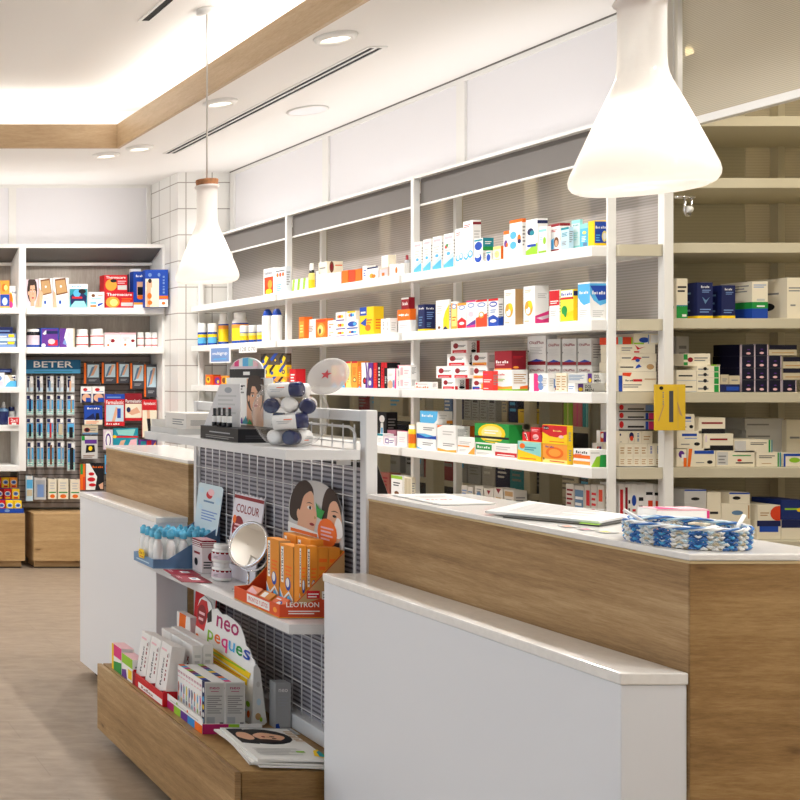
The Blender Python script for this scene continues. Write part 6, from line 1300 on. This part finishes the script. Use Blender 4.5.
# --- orange tablet display
OX0, OX1, OY0, OY1 = 1.70, 1.905, 3.125, 3.405; z0 = ZS2+.0008
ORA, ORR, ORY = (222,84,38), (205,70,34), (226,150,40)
t = thing('tablet_display', 'orange cardboard counter display of tablet cartons with a two-face header', 'display', (1.8, 3.26, z0))
m = MB(); m.box(OX0,OX1,OY0,OY1,z0,z0+.003,ORY); m.box(OX0,OX0+.003,OY0,OY1,z0+.003,z0+.042,ORA)
draw(m, xfr(OX0,OY1,OY0,z0,z0+.042), 'r .3 .2 .8 .85 W;t .55 .52 .42 .34 R PRONTOS_Y_LISTOS;e .92 .5 .04 .2 o')
for y, cc in ((OY0,ORA),(OY1-.003,ORA)):
    pts = [(OX0+.003,z0+.003),(OX1,z0+.003),(OX1,z0+.21),(OX0+.05,z0+.046),(OX0+.003,z0+.042)]
    a = [(x,y,z) for x, z in pts]; b = [(x,y+.003,z) for x, z in pts]
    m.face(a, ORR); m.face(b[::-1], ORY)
    for i in range(5): m.face([a[i], b[i], b[(i+1) % 5], a[(i+1) % 5]], ORY)
fr = Fr((OX0,OY0,z0),U_Y,V_Z,OX1-OX0,.21); draw(m, fr, 'p Y .27 .225 1 .98 1 .42 .35 .2'.replace('Y','l')+';t .36 .2 .5 .075 W LEOTRON;l .14 .06 .62 .13 2 W;r .42 .29 .62 .41 R;l .44 .31 .6 .39 2 W;r .65 .28 .8 .4 W;l .67 .3 .78 .38 2 K')
m.box(OX1-.003,OX1,OY0+.003,OY1-.003,z0+.003,z0+.21,ORY)
m.build('tray', 'card', t)
fr = xfr(1.9065, aX(288.6,1.9065), aX(343.6,1.9065), z0+.17, zz(481,3.28)); m = MB()
top = [(.5+.5*math.cos(a*math.pi/16), .55+.45*math.sin(a*math.pi/16)) for a in range(17)]
plate(m, fr, [(0,0),(1,0)]+top, .003, 'g', 'S')
draw(m, fr, 's H .03 .45 .05 .72 .18 .92 .34 .985 .46 .9 .47 .75 .34 .6 .2 .4;s F .17 .16 .40 .12 .50 .36 .54 .52 .49 .68 .47 .82 .36 .86 .24 .72 .2 .5;s H .10 .62 .2 .86 .36 .93 .47 .86 .4 .84 .3 .76 .24 .6 .18 .48;e .2 .5 .035 .07 F;e .41 .62 .045 .024 W;e .42 .62 .022 .024 K;s H .35 .67 .41 .695 .47 .675 .41 .682;e .455 .40 .045 .02 (0,0,0);s l .5 .52 .535 .5 .5 .48;p W .0 .0 .6 .0 .6 .3 .0 .36'.replace('(0,0,0)','r')+';s H .64 .5 .66 .78 .76 .94 .9 .86 .97 .62 .8 .5;s F .72 .22 .94 .26 .985 .46 .96 .64 .88 .78 .76 .68;e .86 .58 .035 .018 K;s H .8 .63 .87 .655 .93 .63 .87 .64;e .9 .38 .04 .02 r;s W .84 .34 .93 .30 1 .36 .98 .52 .9 .56;p K .7 .05 .95 .0 .95 .25 .75 .2;l .06 .24 .56 .34 1 O;l .03 .08 .7 .22 3 l')
draw(m, fr, 'e .74 .34 .17 .19 O;l .63 .24 .85 .44 4 q;p E .56 .52 .64 .5 .7 .62 .6 .64 .54 .72;l .02 .0 .5 .06 1 W')
m.build('header_card', 'card', t)
leo = 'r .08 .42 .28 .96 W;T .18 .69 .14 .46 K LEOTRON;l .42 .55 .9 .72 3 O;e .62 .42 .2 .1 B;e .6 .44 .13 .07 W;p b 0 0 1 0 1 .16 .7 .26 .3 .14 0 .3;p B 0 .05 .4 .08 .8 .02 1 .14 1 .06 .6 0 0 0;e .5 .16 .14 .05 R;p W 0 .3 .3 .16 .7 .28 1 .18 1 .22 .7 .32 .3 .2 0 .34'
OB = (232,146,44)
zb_ = z0+.0035
for i, (ya, yb, yt) in enumerate(((3.318,3.246,537),(3.238,3.162,543))):
    m = MB(); carton(m, 1.765, 1.803, yb, ya, zb_, zz(yt, ya), leo, 'r 0 0 1 1 l;l .2 .2 .8 .8 6 O', OB)
    put('tablet_carton', m, 'orange tablet carton facing the room, %s' % ['beside the mirror','nearer the counter'][i], 'box', None)
for i, (xa, xb, yt) in enumerate(((1.766,1.788,545.4),(1.79,1.824,546.4),(1.826,1.856,547.5),(1.858,1.894,548))):
    m = MB(); carton(m, xa, xb, 3.131, 3.158, zb_, zz(yt, 3.13), '', leo if i < 2 else 'l .1 .1 .9 .9 7 O', OB)
    put('tablet_carton', m, 'orange tablet carton edge-on to the counter, %s from the front lip' % ORD[i], 'box', None)
for i, (ya, yb) in enumerate(((3.318,3.246),(3.238,3.162))):
    m = MB(); carton(m, 1.82, 1.86, yb, ya, zb_, zb_+.235, leo, '', OB); put('tablet_carton', m, 'orange tablet carton in the second row before the portrait header, %s' % ['farther','nearer'][i], 'box', None)
for i, ya in enumerate((3.38,3.30,3.22)):
    m = MB(); U = V3((.05,-1,0)).normalized(); Vv = V3((.75,0,.66)).normalized(); N_ = U.cross(Vv)
    m.obox((1.71, ya, zb_+.012), U, Vv, N_, .062, .052, .008, [(236,140,96),OB,(230,110,60)][i]); draw(m, Fr((1.71, ya, zb_+.012), U, Vv, .062, .052), ['p q .1 .1 .9 .1 .9 .6 .1 .9','r .1 .5 .5 .9 W;l .1 .1 .9 .4 2 u','e .6 .4 .25 .3 B;e .55 .45 .16 .2 W;l .1 .75 .5 .95 1 W'][i])
    put('sachet', m, 'small orange sachet lying in the front of the orange display, %s from the mirror' % ORD[i], 'sachet', None)

# --- oak drawer top
z0 = ZS3
for i, (a, b, c, d_) in enumerate(((112,121.6,'p','r 0 .5 1 1 p;r 0 .45 1 .55 W;p E 0 0 1 0 1 .45 0 .3;r .0 0 .2 1 Y'),(122,132.6,'e','r 0 .6 1 1 e;e .5 .4 .4 .2 W;p P 0 0 .5 0 .4 .4 0 .3;r .6 .1 .95 .5 Y'))):
    m = MB(); carton(m, 1.55, 1.60, aX(b,1.55)+.001, aX(a,1.55), z0, zz(650+i*3, 4.0), d_, 'l .2 .2 .8 .8 4 G', 'W', 'q'); put('tea_carton', m, '%s carton at the far end of the oak drawer' % ['pink and yellow','green and purple'][i], 'box', None)
# red tray with white ointment cartons
Ya, Yb = aX(132.6,1.55), aX(160.4,1.55)-.02
t = thing('ointment_display', 'red-lipped tray of white ointment cartons on the oak drawer', 'display', (1.65, (Ya+Yb)/2, z0))
m = MB(); m.box(1.55,1.74,Yb,Ya,z0,z0+.003,'R'); m.box(1.55,1.553,Yb,Ya,z0+.003,z0+.05,'R'); m.box(1.553,1.74,Yb,Yb+.003,z0+.003,z0+.055,'R'); m.box(1.553,1.74,Ya-.003,Ya,z0+.003,z0+.055,'R')
draw(m, xfr(1.55,Ya,Yb,z0,z0+.05), 'r .2 .08 .98 .5 W;t .5 .28 .4 .22 r Reflex;r 0 0 .1 1 r'); m.build('tray', 'card', t)
refl = 'p r .05 0 1 0 1 .22 .05 .1;T .42 .5 .16 .5 K Reflex;T .75 .6 .14 .5 r ~;l .1 .86 .6 .94 1 q;e .85 .82 .08 .05 g'
wd = (Ya-Yb-.008)/3
for i in range(3):
    ya = Ya-.004-i*wd; m = MB(); U = U_X; Vv = V3((.14,0,.99)).normalized(); N_ = U.cross(Vv)
    m.obox((1.558, ya, z0+.012), U, Vv, N_, wd-.004, zz(634,3.8)-z0-.02+i*.004, .05, (238,234,230)); draw(m, Fr((1.558, ya, z0+.012), U, Vv, wd-.004, zz(634,3.8)-z0-.02+i*.004), refl)
    put('ointment_carton', m, 'white carton with slanted red base in the red tray, %s from the tea cartons' % ORD[i], 'box', None)
for r in range(2):
    for i in range(3):
        xa = 1.662+r*.0385; ya = Ya-.004-i*wd
        m = MB(); carton(m, xa, xa+.036, ya-wd+.004, ya, z0+.0035, zz(634,3.8)+.006*r, 'T .5 .5 .3 .6 r Reflex', 'l .2 .3 .8 .9 6 g;r 0 0 1 .1 R', (236,232,228)); put('ointment_carton', m, 'white ointment carton, %s back row of the red tray, %s from the far end' % (['first','second'][r], ORD[i]), 'box', None)
# white cartons tray with the coloured squares
SX0, SY0, SY1 = 1.565, aX(152.4,1.565), aX(202.4,1.565)
SY0 = Yb-.004
t = thing('medicine_display', 'colour-squared tray of white children medicine cartons with tall header card', 'display', (1.66, (SY0+SY1)/2, z0))
m = MB(); m.box(SX0,1.765,SY1,SY0,z0,z0+.004,'W'); m.box(SX0,SX0+.003,SY1,SY0,z0+.004,z0+.05,'W'); m.box(SX0+.003,1.765,SY1,SY1+.003,z0+.004,z0+.034,'W')
cs = ['M','e','P',(50,140,210),'O']
fr = xfr(SX0,SY0,SY1,z0,z0+.05)
for i, c in enumerate(cs): fr.k += 1; m.face([fr.p(i/5,.0,fr.k),fr.p((i+1)/5,0,fr.k),fr.p((i+1)/5,.55,fr.k),fr.p(i/5,.55,fr.k)], c)
draw(m, fr, 'l .1 .68 .9 .85 1 g;e .3 .8 .02 .1 e;e .6 .8 .02 .1 O')
draw(m, Fr((SX0,SY1,z0),U_Y,V_Z,.2,.034), 'r 0 0 .44 1 M;r .44 0 .62 1 e;r .62 0 1 1 W'); m.build('tray', 'card', t)
kc = ['O','b','p','e','r','P','T','Y','B','N']
bw = (3.70-3.405)/10; 
YA = min(3.70, SY0-.006); bw = (YA-3.405)/10
zt = .478
for r in range(2):
    for i in range(10):
        ya = YA-i*bw; xa = 1.60+r*.0695; m = MB(); cc = kc[(i+3*r) % 10]
        Ld = 't .5 .86 .8 .06 M neo;l .15 .74 .85 .8 1 q;r .25 .3 .5 .62 %s;e .5 .5 .22 .1 %s;e .5 .24 .16 .06 %s;r 0 0 1 .05 %s' % (cc, kc[(i+4) % 10], kc[(i+6) % 10], cc)
        Rd = 'r .03 .02 .97 .97 g;t .5 .86 .5 .05 M neo;l .3 .78 .7 .81 1 M;l .12 .3 .88 .72 9 G;r .1 .06 .5 .22 S;r .74 .04 .92 .1 d' if i == 9 else ''
        if i == 9 and r == 0: Ld = 'r 0 0 1 1 N;e .5 .8 .3 .06 W;e .5 .6 .3 .06 b;e .5 .42 .3 .06 Y;e .5 .25 .3 .06 W;e .5 .12 .3 .05 b'
        carton(m, xa, xa+.0675, ya-bw+.0012, ya, z0+.0045, zt, Ld, Rd, 'W')
        m.face([(xa,ya-bw+.0012,zt+.0006),(xa+.022,ya-bw+.0012,zt+.0006),(xa+.022,ya,zt+.0006),(xa,ya,zt+.0006)], cc)
        put('children_medicine', m, 'white carton with %s stripe, %s row, coloured tray, %s from near end' % ({'O':'orange','b':'sky','p':'pink','e':'lime','r':'dark red','P':'purple','T':'teal','Y':'yellow','B':'blue','N':'navy'}[cc], ['front','rear'][r], ORD[9-i]), 'box', 'children medicine cartons')
# header card, cloud-edged
fr = xfr_lean(1.772, 1.80, aX(194,1.785), aX(255,1.785), z0+.001, .64); m = MB()
cl = [(1,.60),(.97,.68),(.93,.70),(.89,.77),(.83,.79),(.79,.88),(.72,.97),(.62,1.0),(.5,1.02),(.42,1.0),(.34,1.04),(.26,1.0),(.22,1.07),(.1,1.11),(.03,1.05),(0,.95)]
plate(m, fr, [(0,0),(1,0)]+cl, .003, 'W', 'g')
draw(m, fr, 'p R .0 .72 .15 .70 .2 .95 .16 1.06 .06 1.06 .0 .95;e .09 .88 .08 .12 r;l .04 .81 .14 .95 2 q;p K .18 .92 .25 1.0 .27 .86 .2 .82;t .53 .90 .36 .13 M neo')
for k, (ch, cc) in enumerate(zip('peques', ('e','O','p','b','E','B'))):
    draw(m, fr, 't %.3f %.3f %.3f %.3f %s %s' % (.27+k*.118, .70-(.028 if ch in 'pq' else 0), .10, .155 if ch in 'pq' else .105, cc, ch))
draw(m, fr, 'p Y .2 .50 .92 .46 .94 .53 .2 .585;l .26 .52 .86 .56 1 e;p Y .3 .41 .9 .38 .9 .45 .3 .48;l .34 .43 .8 .455 1 O;e .05 .6 .03 .04 O;e .94 .2 .03 .03 e;e .96 .1 .02 .04 O;e .9 .12 .02 .02 b')
m.build('header_card', 'card', t)
m = MB(); fr2 = Fr((1.775, aX(255,1.785)-.001, z0+.001), U_Y, V_Z, .05, .2); plate(m, fr2, [(0,0),(.8,0),(1,.05),(.55,.95),(.3,1.05),(.1,1)], .003, (225,225,222)); draw(m, fr2, 'e .4 .7 .12 .05 g;e .45 .4 .15 .06 s;e .4 .15 .2 .06 l;e .6 .1 .1 .04 e'); m.build('side_flap', 'card', t)
# cards and boxes behind
m = MB(); fr = xfr_lean(1.865,1.89, 4.10, 3.925, z0+.001, zz(592, 4.0)); plate(m, fr, [(0,0),(1,0),(1,1),(0,1)], .003, 'R'); draw(m, fr, 'r .45 .78 .98 .98 g;p S .2 .86 .45 .9 .4 .76 .2 .76;l .1 .5 .5 .7 2 q'); put('leaflet_card', m, 'red card standing against the mesh behind the white cartons', 'card', None)
m = MB(); carton(m, 1.83, 1.86, 4.02, 4.14, z0, zz(616,4.05), 'p O 0 0 .4 0 .7 1 .2 1;p E .5 .1 .9 .2 .8 .6 .5 .5;e .75 .4 .15 .12 e', '', 'W'); put('herbal_carton', m, 'white and orange carton with green leaf at the foot of the mesh', 'box', None)
m = MB(); Vv = V3((.16,0,.99)).normalized(); fr = Fr((1.83, aX(255,1.83)-.03, z0+.012), U_Y, Vv, .055, .15)
m.box(1.838, 1.89, 3.40, 3.44, z0, z0+.155, (168,168,168)); draw(m, Fr((1.838,3.40,z0),U_Y,V_Z,.052,.155), 't .5 .84 .6 .07 W neo;l .15 .5 .85 .74 4 S;p B 0 0 .3 0 .2 .12 0 .1'); put('grey_carton', m, 'narrow grey carton beside the header flap at the foot of the mesh', 'box', None)
# magazines
for i in range(5):
    m = MB(); an = [-.18,-.05,-.1,.02,-.06][i]; U = V3((math.cos(an), math.sin(an), 0)); Vv = V3((-U.y, U.x, 0)); zq = ZS3+.001+i*.0072
    o0 = V3((1.585+[.0,.012,-.006,.008,.004][i], 3.052-[-.03,.01,0,.006,.012][i], zq))
    m.obox(o0+V3((0,0,.0064)), U, Vv, V3((0,0,1)), .215, .27, .006, (238,236,230))
    fr = Fr(o0+V3((0,0,.0064)), U, Vv, .215, .27)
    if i == 4:
        draw(m, fr, 'p K .06 .5 .06 .96 .3 .97 .3 .46;e .48 .71 .40 .255 K;s F .10 .70 .2 .6 .3 .62 .33 .72 .28 .84 .16 .84;s F .34 .74 .42 .6 .6 .57 .74 .64 .78 .72 .68 .79 .5 .84;s H .3 .56 .46 .52 .7 .56 .6 .6 .4 .62;e .6 .70 .04 .018 H;e .6 .64 .035 .016 H;e .47 .69 .028 .022 r;e .53 .68 .03 .012 l;l .1 .12 .72 .34 5 g;r .66 .2 .78 .24 e;r .1 .97 .9 .99 S')
        draw(m, fr, 'p Y .84 .1 1 .0 1 .3 .92 .26;p T .9 .08 1 .04 1 .26 .94 .22;p E .95 .06 1 .04 1 .2;l .86 .55 .99 .9 7 l')
    put('magazine', m, ['bottom magazine of the stack at the near end of the drawer','second magazine from the bottom of the stack','middle magazine of the stack','fourth magazine from the bottom, just under the portrait cover','white magazine with a dark portrait cover on top of the stack'][i], 'magazine', 'stack of magazines')
m = MB(); U = V3((.03,-1,0)).normalized(); m.obox((1.772, 3.385, ZS3+.004), V3((1,0,0)), V3((0,1,0)), V3((0,0,1)), .12, .01, .003, 'g')
for k in range(1): pass
m = MB(); m.box(1.80, 1.888, 3.13+.21, 3.395, ZS3+.0005, ZS3+.003, 'g'); draw(m, Fr((1.80,3.34,ZS3+.003), V3((1,0,0)), V3((0,1,0)), .088, .055), 'r .1 .1 .9 .9 S'); put('leaflet', m, 'grey leaflet flat on the oak drawer behind the magazines', 'leaflet', None)
# ================================================================ things on the counters
ZK = ZU1+.0012
# papers
def sheet(name, pts, th, z, c, label, cat, des=''):
    m = MB(); p = [V3((x,y,z+th)) for x, y in pts]; b = [V3((x,y,z)) for x, y in pts]
    m.face(p, c); m.face(b[::-1], c)
    for i in range(len(p)): m.face([b[i], b[(i+1) % len(p)], p[(i+1) % len(p)], p[i]], c)
    if des:
        U = (p[1]-p[0]); V = (p[-1]-p[0]); fr = Fr(p[0], U.normalized(), V.normalized(), U.length, V.length); fr.N = V3((0,0,1)); draw(m, fr, des)
    return put(name, m, label, cat, None)
sheet('folder', [(1.92,2.50),(2.03,2.35),(2.212,2.45),(2.17,2.72)], .003, ZK, (70,68,62), 'dark flat sheet painted in for the shadow under the white papers', 'folder', 'r .8 .0 1 .2 e')  # dark colour stands in for the shadow below the paper stack
sheet('paper_stack', [(1.912,2.55),(2.044,2.365),(2.213,2.47),(2.186,2.755)], .006, ZK+.0045, 'W', 'white stack of papers lying open on the near counter', 'paper', 'l .15 .15 .85 .85 8 g')
sheet('leaflet', [(1.935,2.74),(2.10,2.76),(2.12,2.985),(1.95,2.97)], .003, ZK, 'W', 'white leaflet with small red title at the far end of the near counter', 'leaflet', 't .35 .4 .5 .08 R ~;l .2 .6 .8 .8 2 g')
for i, (x, y, c, n_) in enumerate(((1.94,2.335,'O','orange'),(1.945,2.29,'p','pink'),(1.955,2.25,'Y','yellow'))):
    m = MB(); m.box(x, x+.035, y, y+.025, ZK, ZK+.0015, 'g'); draw(m, Fr((x,y,ZK+.0015),V3((1,0,0)),V3((0,1,0)),.035,.025), 'r .1 .2 .6 .7 %s' % c); put('sticker', m, 'little card with %s mark lying before the papers' % n_, 'card', None)
# tissue-like white and pink box
x0, x1 = aY(656.6,2.27), 2.212; m = MB(); z1 = zz(509.5,2.27)
carton(m, x0, x1, 2.27, 2.318, ZK, z1, 'l .1 .2 .9 .7 2 g', 'r .95 0 1 1 p;r 0 .94 1 1 q', 'W', 'q')
m.face([(x0+.008,2.275,z1+.0012),(x0+.06,2.275,z1+.0012),(x0+.03,2.31,z1+.0012)], 'p'); put('tissue_box', m, 'white box with pink top behind the woven basket', 'box', None)
# woven basket
bx, by, br, bz = 2.008, 2.112, .097, ZK
t = thing('woven_basket', 'round low basket woven of blue and white paper on the near counter', 'basket', (bx, by, bz))
m = MB(); m.lathe([(.001,.003),(br-.012,.003),(br-.01,0),(.001,0)], (bx,by,bz), 'W', 36, close=False); m.build('bottom', 'card', t)
NS = 66; m = MB()
rowsN = 8; hh = .034; BB = (70,120,185)
for r in range(rowsN):
    z = bz+.0035+hh*r/(rowsN-1)
    for k in range(NS):
        a0, a1 = 2*math.pi*k/NS, 2*math.pi*(k+1)/NS
        pts = []
        for s_ in range(5):
            a = a0+(a1-a0)*s_/4; tt = s_/4
            rr_ = br+.0035*math.sin(tt*math.pi)*(1 if (k+r) % 2 == 0 else -1)-.003*(1-r/rowsN)
            pts.append((bx+rr_*math.cos(a), by+rr_*math.sin(a), z+.0032*(abs(tt-.5)*2-.5)*(1 if k % 2 else -1)))
        m.tube(pts, .0025, ([BB,(56,104,172),BB,'b'] if (k//3) % 2 == 0 else ['W','s','D','W'])[(k*2+r) % 4] if (k*3+r*5) % 11 else 'W', 5)
m.build('woven_side', 'card', t)
m = MB()
for ph, c, dr in ((0,'W',0),(2.09,BB,.001),(4.19,'W',-.001),(1.2,'s',-.006),(3.6,BB,-.007)):
    pts = []
    for k in range(140):
        a = 2*math.pi*k/140; w = 9*a+ph
        pts.append((bx+(br-.001+dr+.0032*math.cos(w))*math.cos(a), by+(br-.001+dr+.0032*math.cos(w))*math.sin(a), bz+hh+.0085+.0026*math.sin(w)))
    m.tube(pts, .0024, c, 5, closed=True)
m.build('rim', 'card', t)
rb = random.Random(11)
for i in range(9):
    a = i*2.4; rr_ = .02+.045*((i*37) % 10)/10; x, y = bx+rr_*math.cos(a), by+rr_*math.sin(a); an = rb.uniform(0,3); m = MB()
    U = V3((math.cos(an), math.sin(an), rb.uniform(-.1,.15))).normalized(); V_ = V3((-math.sin(an), math.cos(an), rb.uniform(.0,.3))).normalized()
    c = ['W','W','g','W','o','W','g','W','C'][i]
    zq = bz+.022+.0024*i; w_, h_ = .042, .026
    o0 = V3((x,y,zq))-U*w_/2-V_*h_/2; N_ = U.cross(V_).normalized()
    m.obox(o0, U, V_, N_, w_, h_, .004, c); draw(m, Fr(o0,U,V_,w_,h_), 'r .1 .2 .5 .7 %s;l .55 .3 .9 .7 2 G' % ['E','g','K','O','u','e','b','R','l'][i]); 
    put('sachet', m, '%s folded sachet in the woven basket, %s' % ({'W':'white','g':'grey','o':'orange','C':'cream'}[c], ['with a green mark','plain-fronted','with a black mark','with an orange mark','with a red-orange mark','with a lime mark','with a blue mark','with a red mark','with a tan mark'][i]), 'sachet', None)
for i, (a, x, y, l_) in enumerate(((.5,2.055,2.055,.06),(2.3,1.955,2.14,.05))):
    m = MB(); m.tube([(x,y,bz+.035),(x+l_*math.cos(a)*.8,y+l_*math.sin(a)*.8,bz+.064)], .0035, 'W', 8); put('paper_stick', m, 'white paper stick poking out of the basket, %s' % ['nearer the passage','nearer the papers'][i], 'stick', None)
m = MB(); m.box(2.092,2.128,2.335,2.352,ZK,ZK+.007,'b'); put('blue_sachet', m, 'small bright blue sachet between papers and basket', 'sachet', None)
# dark screen on the worktop behind the near counter
t = thing('monitor', 'dark thin screen standing behind the counter beside the mesh stand', 'screen', (2.13, 3.46, .75))
m = MB(); f = [V3((2.275,3.40,.97)),V3((2.181,3.40,1.228)),V3((1.99,3.52,1.228)),V3((2.085,3.52,.97))]; nn = (f[1]-f[0]).cross(f[3]-f[0]).normalized()*.014; g_ = [p+nn for p in f]
m.face(f,'K'); m.face(g_[::-1],'d')
for i in range(4): m.face([f[i],f[(i+1)%4],g_[(i+1)%4],g_[i]][::-1],'K')
m.build('screen', 'black', t)
m = MB(); m.lathe([(.08,0),(.08,.01),(.02,.02),(.016,.24),(.012,.30)], (2.15,3.475,.7515), 'K', 20); m.build('stand', 'black', t)
m2 = MB(); m2.box(1.975,2.8,3.03,3.7,.72,.7505,'W')
for x in (1.98,2.74):
    for y in (3.05,3.62): m2.box(x,x+.04,y,y+.04,0,.72,'W')
put('side_desk', m2, 'plain white desk carrying the dark screen between the counters', 'desk', None, 'lacquer')
# ================================================================ render look
SC.view_settings.view_transform = 'Standard'
SC.view_settings.look = 'None'
SC.view_settings.exposure = 0.0
w = bpy.data.worlds.new('world'); SC.world = w; w.use_nodes = True
w.node_tree.nodes['Background'].inputs['Color'].default_value = (.70,.84,1,1)
w.node_tree.nodes['Background'].inputs['Strength'].default_value = 1.5
SC.cycles.max_bounces = 8; SC.cycles.diffuse_bounces = 4; SC.cycles.transparent_max_bounces = 16; SC.cycles.sample_clamp_indirect = 6
SC.cycles.use_denoising = True
SC.cycles.caustics_reflective = False; SC.cycles.caustics_refractive = False
